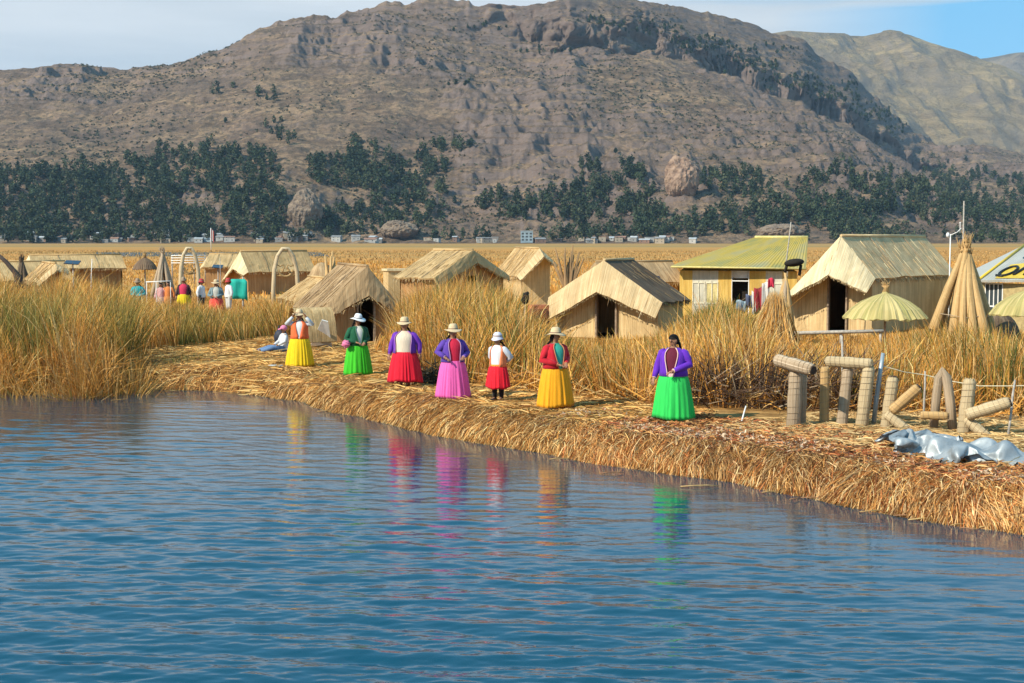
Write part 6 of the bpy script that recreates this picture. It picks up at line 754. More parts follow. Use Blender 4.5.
# ================================================================ REED HUTS
def reed_hut(name,label,q,roof,brow,wall,gz_=.45,door=None,inset=.25,group=None,brow_on=True,tie=True,cat='hut',backwall=True,right_roof=None):
    cx,cy,rot,wl,wr,L,zr,zl,ze,f,za,dl,dr=q
    T=thing(name,label,cat,(cx,cy,gz_),math.radians(rot),group); g=gz_
    R=(0,0,zr-g);Rb=(0,L,zr-g);Lp=(-wl,0,zl-g);Lb=(-wl,L,zl-g);E=(wr,0,ze-g);Eb=(wr,L,ze-g);A=(0,-f,za-g);Lf=(-wl*.96,-f*.7,zl-dl-g);Ef=(wr*.96,-f*.7,ze-dr-g)
    mb=MB(); mb.slab(R,Rb,Lb,Lp,.07,0,12,8,.05,.05); mb.slab(Rb,R,E,Eb,.07,1 if right_roof else 0,12,8,.05,.05)  # the right slope can take its own, darker material
    mb.build('roof',[roof,right_roof or roof],T)
    mb=MB(); mb.tube([Vector(R)+Vector((0,.02,.02)),Vector(Rb)+Vector((0,-.02,.02))],.05,8,jit=.15); mb.build('ridge_roll',roof,T)
    if brow_on:
        mb=MB(); e=Vector((0,-.012,0))
        mb.slab(Vector(R)+e,Vector(Lp)+e,Lf,A,.05,0,10,5,.03,-.03); mb.slab(Vector(E)+e,Vector(R)+e,A,Ef,.05,0,10,5,.03,-.03)
        mb.build('front_flap',brow,T)
    # walls: front pentagon with a doorway, sides, back
    i=inset; xl=-wl+i; xr=wr-i; yb=.12; ye=L-.25
    def roofz(x): 
        return (zr-g)-( (zr-zl)*(-x/wl) if x<0 else (zr-ze)*(x/wr))-.09
    mb=MB(); th=.06
    def vwall(x0,x1,y,z0=-.1,n=5):
        for k in range(n):
            a=x0+(x1-x0)*k/n; b_=x0+(x1-x0)*(k+1)/n
            P=[(a,y,z0),(b_,y,z0),(b_,y,roofz(b_)),(a,y,roofz(a))]
            Pb=[(p[0],p[1]+th,p[2]) for p in P]; b=mb.add(P+Pb); uv=[(a,z0),(b_,z0),(b_,P[2][2]),(a,P[3][2])]
            mb.face([b,b+1,b+2,b+3],uv); mb.face([b+4,b+5,b+6,b+7][::-1],uv[::-1])
    if door:
        d0,d1,dh=door; vwall(xl,min(d0,0),yb) if d0<=0 else (vwall(xl,0,yb),vwall(0,d0,yb,n=2))
        if d1<0: vwall(d1,0,yb,n=2); vwall(0,xr,yb)
        else: vwall(d1,xr,yb)
        if d0<=0: pass
        # lintel above the doorway
        zt=min(roofz(d0),roofz(d1))
        if zt>dh+.05: 
            c0,c1=d0,d1; vw=[(c0,dh),(c1,dh)]; P=[(c0,yb,dh),(c1,yb,dh),(c1,yb,roofz(c1)),(c0,yb,roofz(c0))]; b=mb.add(P); mb.face([b,b+1,b+2,b+3],[(p[0],p[2]) for p in P])
    else: vwall(xl,0,yb); vwall(0,xr,yb)
    mb.build('back_wall' if False else 'front_wall',wall,T)
    if backwall: mb=MB(); vwall(xl,0,ye); vwall(0,xr,ye); mb.build('back_wall',wall,T)
    for x in (xl,xr):
        mb=MB()
        z1=roofz(x); b=mb.add([(x,yb,-.1),(x,ye,-.1),(x,ye,z1),(x,yb,z1)]); mb.face([b,b+1,b+2,b+3],[(yb,0),(ye,0),(ye,z1),(yb,z1)])
        s=.05 if x<0 else -.05; b=mb.add([(x+s,yb,-.1),(x+s,ye,-.1),(x+s,ye,z1),(x+s,yb,z1)]); mb.face([b+3,b+2,b+1,b],[(yb,z1),(ye,z1),(ye,0),(yb,0)])
        mb.build('side_wall',wall,T)
    if door:
        d0,d1,dh=door; mb=MB(); zt=min(dh,roofz(d0),roofz(d1))
        for x in (d0,d1): mb=MB(); mb.box((x,yb-.02,zt/2),(.06,.14,zt),m=0); mb.build('door_post',M['wood'],T)
        mb=MB(); mb.box((0,L*.5,.02),(wl+wr-1,L-.6,.03)); mb.build('interior_dark_floor',M['dark'],T)  # near-black floor puts the darkness of the interior into its colour
    # loose stems lying on the roof mats
    PP=[];DD=[]
    for A0,B0,C0,D0_,dk_ in ((R,Rb,Lb,Lp,1),(Rb,R,E,Eb,.35 if right_roof else 1))+(((R,Lp,Lf,A,1),(E,R,A,Ef,1)) if brow_on else ()):
        A0,B0,C0,D0_=[Vector(v_) for v_ in (A0,B0,C0,D0_)]; n_=(B0-A0).cross(D0_-A0).normalized(); n_=n_ if n_.z>0 else -n_; ar=(B0-A0).length*(D0_-A0).length
        for _ in range(int(ar*(22 if dk_!=1 or True else 0)*(.35 if C0.y<=.001 or D0_.y<=.001 and False else 1))):
            u_=random.random(); v_=random.random()*.85; p_=A0.lerp(B0,u_).lerp(D0_.lerp(C0,u_),v_)+n_*random.uniform(.008,.018); d_=(D0_.lerp(C0,u_)-A0.lerp(B0,u_)).normalized()*random.uniform(.2,.7)+(B0-A0).normalized()*random.gauss(0,.02)+n_*random.uniform(-.015,.012); PP.append((p_,dk_)); DD.append(d_)
    kk_=np.array([q_[1] for q_ in PP])[:,None]; PP=np.array([q_[0] for q_ in PP]); DD=np.array(DD); rc_={'roof_pale':[(.62,.44,.22),(.34,.20,.09),(.80,.64,.38)],'roof_tan':[(.52,.35,.16),(.28,.17,.07),(.68,.48,.24)],'roof_grey':[(.42,.28,.15),(.17,.11,.05),(.54,.40,.24)]}[roof.name]; cc_=np.clip(pick(rc_,[4,4,3],len(PP))*kk_,.01,1); fo=ribbons('loose_thatch',PP,PP+DD*.35,PP+DD*.7,PP+DD,RNG.uniform(.008,.016,len(PP)),cc_,cc_,M['straw']); fo.parent=T; fo['kind']='stuff'
    # loose stems fringing the edges of the mats
    NF=int(90*L+200); ed_=[(Lp,Lb),(E,Eb)]+([(Lf,A),(A,Ef)] if brow_on else []); 
    for a_,b_ in ed_:
        PP=[];DD=[]
        a_=Vector(a_);b_=Vector(b_); k_=int((b_-a_).length*45)
        for _ in range(k_):
            p_=a_.lerp(b_,random.random()); sx_=-1 if p_.x<0 else 1; PP.append(p_-Vector((sx_*.04,0,random.uniform(0,.06)))); fl_=.4 if a_.y<0 or b_.y<0 else 1; DD.append(Vector((sx_*random.uniform(.02,.10),random.uniform(-.06,.04),-random.uniform(.05,.20)))*fl_)
        PP=np.array(PP);DD=np.array(DD); cc_=np.clip(pick([(.5,.36,.18),(.36,.25,.13),(.64,.5,.3)],[4,3,2],len(PP))*(.55 if (right_roof or roof)==M['roof_dark'] else 1),.01,1); fo=ribbons('eave_fringe',PP,PP+DD*.35,PP+DD*.7,PP+DD,RNG.uniform(.015,.03,len(PP)),cc_,cc_,M['straw']); fo.parent=T; fo['kind']='stuff'
    if tie:
        mb=MB()
        for s,za_,w_ in ((-1,zl,wl),(1,ze,wr)):
            for k in (.3,.7):
                y=L*k; mb.tube([(0,y,zr-g+.03),(s*w_*.5,y+.03,(zr+za_)/2-g+.02),(s*w_,y,za_-g+.02)],.012,5)
        mb.build('roof_rope',M['wood'],T)
    return T
hutgrp=None
reed_hut('reed_house','large pale reed-mat house with a cream front flap and dark doorway, at right',[11.25,48.79,-35.67,2.04,1.27,8.3,3.83,1.71,2.41,.94,2.53,.16,.47],M['roof_pale'],M['cream'],M['wall_reed'],door=(-.45,.22,2.0),inset=.16)
reed_hut('reed_hut','tan tent-like reed hut with black doorway behind the woman in the red jacket',[3.03,46.96,-27.61,2.03,2.08,2.55,3.03,1.78,1.68,.56,2.01,.8,.48],M['roof_pale'],M['roof_pale'],M['wall_reed'],door=(-.30,.42,1.75),inset=.2,right_roof=M['roof_dark'],tie=False)
reed_hut('reed_hut','weathered brown reed hut with an open dark doorway behind the woman in green',[-4.56,44.96,16.73,1.63,.89,5.4,2.86,1.38,1.79,.24,1.95,.27,.39],M['roof_grey'],M['roof_grey'],M['wall_brown'],door=(-.32,.22,1.9),inset=.12)
reed_hut('reed_hut','tan reed hut with a broad lit roof in the middle of the village',[-1.68,62.03,56.37,2.89,2.77,2.19,3.26,2.11,2.11,.22,2.7,.36,.25],M['roof_tan'],M['roof_tan'],M['wall_brown'],door=(-.4,.4,1.7))
reed_hut('reed_hut','smaller pale reed hut half hidden right behind the middle hut',[1.4,72.01,11.05,1.19,.81,6.35,3.28,1.88,2.57,1.01,2.89,.2,.2],M['roof_tan'],M['roof_pale'],M['wall_reed'])
reed_hut('reed_hut','long pale reed hut behind the right arch with a dark opening under its roof',[-16.22,85.02,-53.61,2.58,1.11,4.49,3.03,1.09,1.81,.5,2.0,.2,.2],M['roof_tan'],M['cream'],M['wall_brown'],inset=.35)
reed_hut('reed_hut','low orange-tan reed hut between the two arches',[-20.2,95.01,-87.44,2.6,2.4,2.2,2.77,1.5,1.96,.5,2.0,.2,.2],M['roof_tan'],M['roof_pale'],M['wall_brown'])
reed_hut('reed_hut','long low reed hut with shadowed front at the far left',[-27.13,80.05,-66.48,2.6,1.96,5.04,2.85,1.5,2.14,.5,2.0,.2,.2],M['roof_tan'],M['cream'],M['wall_brown'],inset=.4)
reed_hut('reed_hut','small reed hut with one roof side slanting up to the right, near the left edge',[-19.87,62.02,25.03,.84,.52,4.72,2.67,1.88,2.42,.3,2.4,.2,.2],M['roof_tan'],M['roof_pale'],M['wall_brown'])
p=at(318,290,50); reed_hut('reed_hut','pale low reed hut peeping out behind the brown hut roof',[p.x,52,20,1.2,1.0,3,2.3,1.5,1.5,.2,2.0,.2,.2],M['roof_tan'],M['roof_tan'],M['wall_reed'],tie=False)
p=at(-6,262,70); reed_hut('reed_hut','reed hut roof cut off by the left edge of the view',[p.x-.6,72,-60,2.2,2,3.4,2.6,1.5,1.7,.4,2.0,.2,.2],M['roof_tan'],M['roof_tan'],M['wall_brown'],tie=False)
p=at(598,262,60); reed_hut('reed_hut','greyish reed hut roof showing over the left slope of the tent-like hut',[p.x,62,-75,1.8,1.6,3.6,2.75,1.9,1.9,.2,2.2,.2,.2],M['roof_grey'],M['roof_grey'],M['wall_brown'],tie=False)
# tan curved mat leaning at the left of the brown hut
mb=MB(); rr=[]
for j in range(9):
    a=j/8*PI*.62+.2; rr.append([(-.45+i*.3,-math.cos(a)*.55,math.sin(a)*1.25-.0) for i in range(5)])
mb.loft(rr,closed=False); mb.loft([[(x,y*.93,z*.94) for x,y,z in r] for r in rr],closed=False)
o=mb.build('leaning_mat',M['roof_tan']); p=gp(302,352,.45); o.location=(p.x,p.y+1.0,.45); o.rotation_euler=(0,0,.5); tag(o,'curved tan reed mat shelter leaning at the left side of the brown hut','mat')
# small square box hut
p=at(394,262,70); T=thing('box_hut','small square reed box hut with flat top left of the middle hut','hut',(p.x,72,.45),.3)
mb=MB(); mb.box((0,0,.85),(1.2,1.2,1.7)); mb.build('wall',M['wall_reed'],T); mb=MB(); mb.box((0,0,1.75),(1.35,1.35,.1)); mb.build('roof',M['cream'],T)

# ---- yellow house with a painted tin roof
t=NT('yellow_tin'); tc=t.node('ShaderNodeTexCoord'); w=t.node('ShaderNodeTexWave',wave_type='BANDS',bands_direction='X'); t.link(t.mapping(tc.outputs['UV'],(1,1,1)),w.inputs['Vector']); w.inputs['Scale'].default_value=3.0
f=t.noise(t.mapping(tc.outputs['UV'],(.7,.22,1)),1.3,5); c=t.ramp(f,[(.36,(.27,.25,.08)),(.48,(.44,.32,.05)),(.6,(.36,.30,.12)),(.75,(.27,.28,.15))])
t.bump(w.outputs['Fac'],.6,.04); M['ytin']=t.set(c,.55,.3)
M['ywall']=m_reedmat('yellow_boards',(.62,.40,.10),(.48,.30,.08),(.70,.50,.16),sc=9,stain=.25)
M['greyboard']=m_reedmat('grey_boards',(.58,.56,.46),(.46,.44,.36),(.66,.62,.5),sc=9,stain=.3)
M['glassd']=m_plain('dark_glass',(.05,.07,.08),.15,.2,3,.6)
T=thing('yellow_house','yellow boarded house with mossy yellow-green tin roof','house',(0,0,0))
gzv=.45; D0=58; D1=56
EL=at(671,266,D0); ER=at(806,268,D1); RL=at(755,237.3,61.5); RR=at(808,237.3,60.5); BL=Vector((EL.x+1.2,66,EL.z)); BR=Vector((ER.x+1.5,65,ER.z))
mb=MB(); mb.slab(RL,RR,ER,EL,.08,0,14,6); mb.slab(RR,RL,BL,BR,.08,0,8,3)
b=mb.add([EL,RL,BL]); mb.face([b,b+1,b+2],[(0,0),(4,3),(8,0)]); mb.build('roof',M['ytin'],T)
mb=MB(); mb.tube([RL,RR],.07,8); mb.tube([EL+Vector((0,-.03,-.03)),ER+Vector((0,-.03,-.03))],.04,6); mb.build('roof_edge',m_plain('yellow_trim',(.60,.52,.20),.6),T)
WL=at(680,268,D0+.4); WR=at(797,270,D1+.5)
def wallpt(u,z): 
    p=WL.lerp(WR,u); return Vector((p.x,p.y,z))
def wpan(mb,u0,u1,z0,z1,off=0,m=0):
    a,b_,c,d=wallpt(u0,z0),wallpt(u1,z0),wallpt(u1,z1),wallpt(u0,z1); n=Vector((0,-off,0)); w=(b_-a).length
    k=mb.add([a+n,b_+n,c+n,d+n]+[v+Vector((0,.08,0))+n for v in (a,b_,c,d)])
    x0=u0*5.2; x1=x0+w
    mb.face([k,k+1,k+2,k+3],[(x0,z0),(x1,z0),(x1,z1),(x0,z1)],m); mb.face([k+7,k+6,k+5,k+4],[(x0,z1),(x1,z1),(x1,z0),(x0,z0)],m)
    mb.face([k,k+4,k+5,k+1],None,m); mb.face([k+3,k+2,k+6,k+7],None,m); mb.face([k,k+3,k+7,k+4],None,m); mb.face([k+1,k+5,k+6,k+2],None,m)
zt=WL.z-.1
mb=MB(); wpan(mb,0,.11,.3,zt); wpan(mb,.335,.45,.3,zt); wpan(mb,.60,.74,.3,zt); wpan(mb,.88,1,.3,zt)
b=mb.add([wallpt(0,.3),(WL.x+1.0,65,.3),(WL.x+1.0,65,zt),wallpt(0,zt)]); mb.face([b,b+1,b+2,b+3],[(0,0),(6,0),(6,2),(0,2)])
b=mb.add([wallpt(1,.3),(WR.x+1.2,64,.3),(WR.x+1.2,64,zt),wallpt(1,zt)]); mb.face([b+3,b+2,b+1,b],[(0,0),(6,0),(6,2),(0,2)]); 
b=mb.add([(WL.x+1.0,65,.3),(WR.x+1.2,64,.3),(WR.x+1.2,64,zt),(WL.x+1.0,65,zt)]); mb.face([b,b+1,b+2,b+3])
mb.build('wall',M['ywall'],T)
for q_ in ((.11,.335,.3,1.1),(.11,.335,zt-.45,zt),(.74,.88,.3,1.1),(.74,.88,zt-.45,zt)): mb=MB(); wpan(mb,*q_,-.003); mb.build('grey_panel',M['greyboard'],T)
for u0,u1,nm in ((.11,.22,0),(.225,.335,1),(.74,.88,0)):
    mb=MB(); e=.008
    wpan(mb,u0,u0+e,1.1,zt-.45,.02); wpan(mb,u1-e,u1,1.1,zt-.45,.02); wpan(mb,(u0+u1)/2-e/2,(u0+u1)/2+e/2,1.1,zt-.45,.02); wpan(mb,u0+e,u1-e,1.1,1.16,.02); wpan(mb,u0+e,u1-e,zt-.51,zt-.45,.02)
    wf=mb.build('window',m_plain('cream_frame',(.66,.62,.48),.6),T)
    mb=MB(); wpan(mb,u0+e,u1-e,1.16,zt-.51,-.01); mb.build('pane',m_plain('yellow_curtain',(.62,.52,.24),.5) if nm==1 else M['greyboard'],wf)
mb=MB(); wpan(mb,.45,.60,.3,zt-.35,-.5); mb.build('doorway',M['dark'],T,); mb=MB(); wpan(mb,.45,.60,zt-.42,zt-.38,.01); wpan(mb,.45,.60,zt-.3,zt,-.3); wpan(mb,.45,.455,.3,zt,.01); wpan(mb,.595,.60,.3,zt,.01); mb.build('door_frame',M['white'],T)  # the doorway is a near-black sheet painting the unlit interior

# ---- house at the right edge, painted tin roof with lettering
T=thing('tin_roof_house','grey tin-roofed house with a yellow band and black lettering at the right edge','house',(0,0,0))
EL=at(979,280,50); ER=at(1075,280,47); RL=at(1028,243,54); RR=at(1090,241,52)
t=NT('grey_tin'); tc=t.node('ShaderNodeTexCoord'); w=t.node('ShaderNodeTexWave',wave_type='BANDS',bands_direction='X'); t.link(tc.outputs['UV'],w.inputs['Vector']); w.inputs['Scale'].default_value=3.0
f=t.noise(t.mapping(tc.outputs['UV'],(.8,.3,1)),1.5,4); t.bump(w.outputs['Fac'],.6,.04); M['gtin']=t.set(t.ramp(f,[(.35,(.36,.36,.32)),(.65,(.50,.50,.46))]),.5,.3)
mb=MB(); mb.slab(RL,RR,ER,EL,.08,0,10,5); BL=Vector((EL.x+2,58,EL.z)); BR=Vector((ER.x+2,56,ER.z)); mb.slab(RR,RL,BL,BR,.08); b=mb.add([EL,RL,BL]); mb.face([b,b+1,b+2]); mb.build('roof',M['gtin'],T)
M['ypaint']=m_plain('yellow_paint',(.66,.46,.05),.5,.2)
mb=MB(); mb.tube([EL+Vector((0,-.02,.03)),RL+Vector((0,-.02,.03))],.05,6); mb.build('verge_trim',M['ypaint'],T)
nr_=(ER-EL).cross(RL-EL).normalized(); nr_=nr_ if nr_.z>0 else -nr_
def rp(u,v,h=.02): return EL.lerp(ER,u).lerp(RL.lerp(RR,u),v)+nr_*h
mb=MB(); b=mb.add([rp(.16,.03,.025),rp(1,.03,.025),rp(1,.55,.025),rp(.16,.38,.025)]); mb.face([b,b+1,b+2,b+3]); b=mb.add([rp(.16,.03,.012),rp(1,.03,.012),rp(1,.55,.012),rp(.16,.38,.012)]); mb.face([b+3,b+2,b+1,b]); mb.build('yellow_band',M['ypaint'],T)
blk=m_plain('black_paint',(.015,.015,.015),.5)
def stroke(pts,r=.05): 
    mb.tube([rp(u,v,.045) for u,v in pts],r,6)
mb=MB(); cu,cv=.235,.19; stroke([(cu+.075*math.cos(a)+.02*math.sin(a),cv+.12*math.sin(a)) for a in np.linspace(0,2*PI,18)],.055); stroke([(cu-.09,cv-.10),(cu-.05,cv-.12),(cu+.0,cv-.13)],.05)
mb.build('painted_letter',blk,T); mb=MB(); stroke([(.335,.10),(.36,.18),(.385,.27)],.055); mb.build('painted_letter',blk,T)
mb=MB(); stroke([(.45,.10),(.47,.27)],.055); stroke([(.47,.27),(.53,.2),(.47,.17)],.05); mb.build('painted_letter',blk,T)
A_=rp(.30,.50,.12); mb=MB(); mb.slab(rp(.29,.62,.16),rp(.70,.72,.16),rp(.70,.56,.14),rp(.26,.48,.14),.05); o=mb.build('solar_panel',m_plain('panel_blue',(.02,.07,.12),.2,.2,3,.6)); o.parent=T
WL=EL+Vector((.25,.4,0)); WR=ER+Vector((-.2,.4,0)); zt=WL.z-.1
mb=MB(); wpan(mb,0,.04,.3,zt); wpan(mb,.04,.26,.3,1.0); wpan(mb,.26,1,.3,zt); b=mb.add([wallpt(0,.3),(WL.x+1.8,57,.3),(WL.x+1.8,57,zt),wallpt(0,zt)]); mb.face([b,b+1,b+2,b+3]); mb.build('wall',m_plain('ochre_wall',(.42,.33,.16),.8),T)
mb=MB()
for k in range(5): u=.04+k*.22/4; wpan(mb,u-.004,u+.004,1.0,zt,.02)
for z in (1.0,1.35,zt-.05): wpan(mb,.045,.255,z,z+.05,.012)
wf=mb.build('window',M['white'],T); mb=MB(); wpan(mb,.04,.26,1.0,zt,-.02); mb.build('pane',M['glassd'],wf)

# ================================================================ REED BUNDLES, CONES, ARCHES, PARASOLS
def cone_stack(name,label,base,h,r,n,br,mat,ties=3,seed=0,cat='reed stack'):
    rr=random.Random(seed); T=thing(name,label,cat,base)
    for k in range(n):
        a=2*PI*k/n+rr.uniform(-.2,.2); ra=r*rr.uniform(.78,1.1); tx,ty=math.cos(a+.5)*r*.10,math.sin(a+.5)*r*.10; hh=h*rr.uniform(.86,1.02); br0=br; br=br0*rr.uniform(.75,1.15); mb=MB()
        P=[(math.cos(a)*ra,math.sin(a)*ra,-.05),(math.cos(a)*ra*.74,math.sin(a)*ra*.74,h*.27),(math.cos(a)*ra*.42,math.sin(a)*ra*.42,h*.58),(tx*1.2,ty*1.2,h*.86),(-tx*1.4,-ty*1.4,hh)]
        mb.tube(P,[br*1.25,br*1.15,br*.9,br*.6,br*.5],11,jit=.06)
        for j in range(5): mb.tube([Vector(P[-1])+Vector((rr.uniform(-.4,.4)*br,rr.uniform(-.4,.4)*br,-.1)),Vector(P[-1])+Vector((rr.uniform(-1,1)*br,rr.uniform(-1,1)*br,rr.uniform(.05,.2)*h*.4))],[.014,.006],4)
        mb.build('reed_bundle',mat,T); br=br0
    for j in range(ties):
        mb=MB(); z=h*(.36+.5*j/max(ties,1)); R=r*(1-z/h)*.98+br*1.0; mb.tube([(math.cos(a)*(R+rr.uniform(-.03,.03)),math.sin(a)*R,z+.10*math.sin(a+j*2)+rr.uniform(-.03,.03)) for a in np.linspace(0,2*PI,20)],.011,5); mb.build('tie_rope',M['bundle_grey'],T); return T
M['bundle']=m_reedmat('bundle',(.58,.37,.16),(.30,.16,.06),(.74,.52,.26),sc=34,stain=.4)
M['bundle_grey']=m_reedmat('bundle_grey',(.44,.33,.22),(.24,.17,.11),(.60,.48,.35),sc=30,stain=.4)
cone_stack('reed_cone','tall cone of leaning reed bundles tied near the top, beside the big reed house',(at(964,300,41).x,41,.45),3.25,1.02,13,.125,M['bundle'],4,3)
cone_stack('reed_cone','slender pointed reed cone left of the left arch',(at(163,280,72).x,72,.45),2.75,.62,9,.10,M['bundle_grey'],2,5)
cone_stack('reed_cone','dark pointed reed cone at the far left between the hut roofs',(at(22,280,68).x,68,.45),2.5,.55,9,.10,M['roof_dark'],2,6)
def sheaf(name,label,base,h,n,spread,mat,seed,br=.07,cat='reed sheaf'):
    rr=random.Random(seed); T=thing(name,label,cat,base)
    for k in range(n):
        a=rr.uniform(0,2*PI); d=rr.uniform(.1,1); mb=MB(); top=h*rr.uniform(.7,1.05)
        mb.tube([(math.cos(a)*.12*d,math.sin(a)*.12*d,0),(math.cos(a)*.10,math.sin(a)*.1,h*.45),(math.cos(a)*spread*d,math.sin(a)*spread*d,top)],[br,br*1.0,br*.35],7,jit=.12); mb.build('reed_bundle',mat,T)
    return T
sheaf('reed_sheaf','upright sheaf of golden reeds standing behind the brown hut',(at(330,280,68).x,68,.45),2.7,8,.28,M['bundle'],3,.12)
sheaf('bulrush_stack','stack of dry brown bulrush leaves fanning out beside the smaller pale hut',(at(568,290,56).x,56,.45),2.9,22,.75,m_reedmat('dry_leaf',(.32,.20,.10),(.16,.09,.05),(.46,.30,.16)),8,.07)
def dome(name,label,base,r,h,mat,cat='mound'):
    mb=MB(); R=[]
    for j in range(8):
        a=j/7*PI/2; R.append([(math.cos(t_)*r*math.cos(a)*(1+random.uniform(-.05,.05))+.001*math.cos(t_),math.sin(t_)*r*math.cos(a)+.001*math.sin(t_),h*math.sin(a)) for t_ in np.linspace(0,2*PI,18)[:-1]])
    mb.loft(R,cap=(False,True)); o=mb.build(name,mat); o.location=base; return tag(o,label,cat)
dome('reed_dome','small dark domed reed shelter right of the long pale hut',(at(322,280,74).x,74,.45),.95,2.1,M['roof_grey'],'shelter')
dome('dark_mound','dark brown heap behind the tall reed cone',(at(998,320,43).x,43,.3),.75,1.25,M['roof_dark'])
def arch(label,px,d,w,ztop,r,seed):
    T=thing('reed_arch',label,'arch',(at(px,270,d).x,d,.45),.25); h=ztop-.45
    P=[(-w*.5,0,0),(-w*.53,0,h*.35),(-w*.47,0,h*.68),(-w*.33,0,h*.88),(-w*.12,0,h*.985),(w*.12,0,h*.985),(w*.33,0,h*.88),(w*.47,0,h*.68),(w*.53,0,h*.35),(w*.5,0,0)]
    mb=MB(); mb.tube(P,[r*1.1]*3+[r*.95]*4+[r*1.1]*3,10,jit=.05); mb.build('hoop',M['cream_b'],T)
    mb=MB()
    for k in range(16):
        a=k/15; i=a*9; i0=min(int(i),8); p=Vector(P[i0]).lerp(Vector(P[i0+1]),i-i0); 
        mb.ball(p,(r*1.12,r*1.12,.02),nu=8,nv=4)
    mb.build('binding',M['wood'],T)
    # woven ornament hung in the hoop: a curled animal face under a crescent
    mb=MB(); z0=h*.66
    mb.tube([(w*.30*math.cos(a),0,z0+.05+w*.30*math.sin(a)) for a in np.linspace(PI*1.0,PI*2.0,10)],.05,7)
    for s in (-1,1): mb.tube([(s*w*.40,0,z0+.28),(s*w*.22,-.02,z0+.18),(s*w*.10,-.02,z0+.26),(s*w*.05,-.02,z0+.10),(s*w*.18,0,z0+.02)],.03,6); mb.ball((s*w*.12,-.06,z0),(.05,.04,.05))
    mb.tube([(-w*.45,0,z0-.18),(0,0,z0-.26),(w*.45,0,z0-.18)],.035,6)
    mb.build('woven_ornament',M['bundle'],T); return T
M['cream_b']=m_reedmat('cream_bundle',(.62,.48,.30),(.46,.34,.20),(.74,.62,.42),sc=30,stain=.25)
arch('left one of the two tall reed hoop arches, by the people in the reeds',189.5,66,.80,3.36,.085,1)
arch('right one of the two tall reed hoop arches, in front of the long pale hut',285.5,62,1.02,3.36,.085,2)
def parasol(label,px,d,ztop,zrim,r,mat,group=None):
    T=thing('thatched_parasol',label,'parasol',(at(px,270,d).x,d,.45),0,group)
    mb=MB(); mb.tube([(0,0,-.1),(0,0,ztop-.55)],.035,8); mb.build('pole',M['wood_grey'],T)
    mb=MB(); R=[]; n=72; hh=ztop-zrim
    for f,zf in ((.05,1.0),(.10,.90),(.30,.80),(.58,.60),(.82,.33),(1.0,0.0),(.98,-.03),(.8,.24),(.3,.72),(.04,.8)):
        R.append([(math.cos(a)*r*f*(1+.018*(-1)**i*(f>.2)),math.sin(a)*r*f*(1+.018*(-1)**i*(f>.2)),zrim-.45+hh*zf*.86+ (random.uniform(-.03,.03) if f>.97 else 0)) for i,a in enumerate(np.linspace(0,2*PI,n+1)[:-1])])
    mb.loft(R,sm=False); cn_=mb.build('canopy',mat,T)
    for li,lp in zip(cn_.data.uv_layers[0].data,cn_.data.loops):
        v=cn_.data.vertices[lp.vertex_index].co; a=math.atan2(v.y,v.x); li.uv=((a if a>-3.1 else a+2*PI)*r*.6,math.hypot(v.x,v.y))
    mb=MB(); mb.tube([(0,0,ztop-.62),(.01,0,ztop-.5),(0,0,ztop-.42)],[.10,.07,.12],9,jit=.2)
    for k in range(14): a=k*.45; mb.tube([(0,0,ztop-.5),(.12*math.cos(a),.12*math.sin(a),ztop-.33+random.uniform(-.03,.03))],[.02,.008],4)
    mb.build('top_knot',M['bundle'],T)
    return T
M['thatch_yg']=m_reedmat('thatch_green',(.46,.38,.15),(.20,.23,.08),(.62,.50,.24),sc=14,stain=.1)
M['thatch_dk']=m_reedmat('thatch_dark',(.18,.12,.08),(.10,.07,.05),(.26,.18,.11),sc=14)
parasol('yellow-green thatched parasol in front of the big reed house',886,40,2.40,1.52,1.16,M['thatch_yg'])
parasol('yellow-green thatched parasol at the right edge by the tin-roofed house',1030,38,2.55,1.72,1.02,M['thatch_yg'])
parasol('small dark thatched parasol between the far left hut and the pointed cone',145,76,2.95,2.15,.66,M['thatch_dk'])

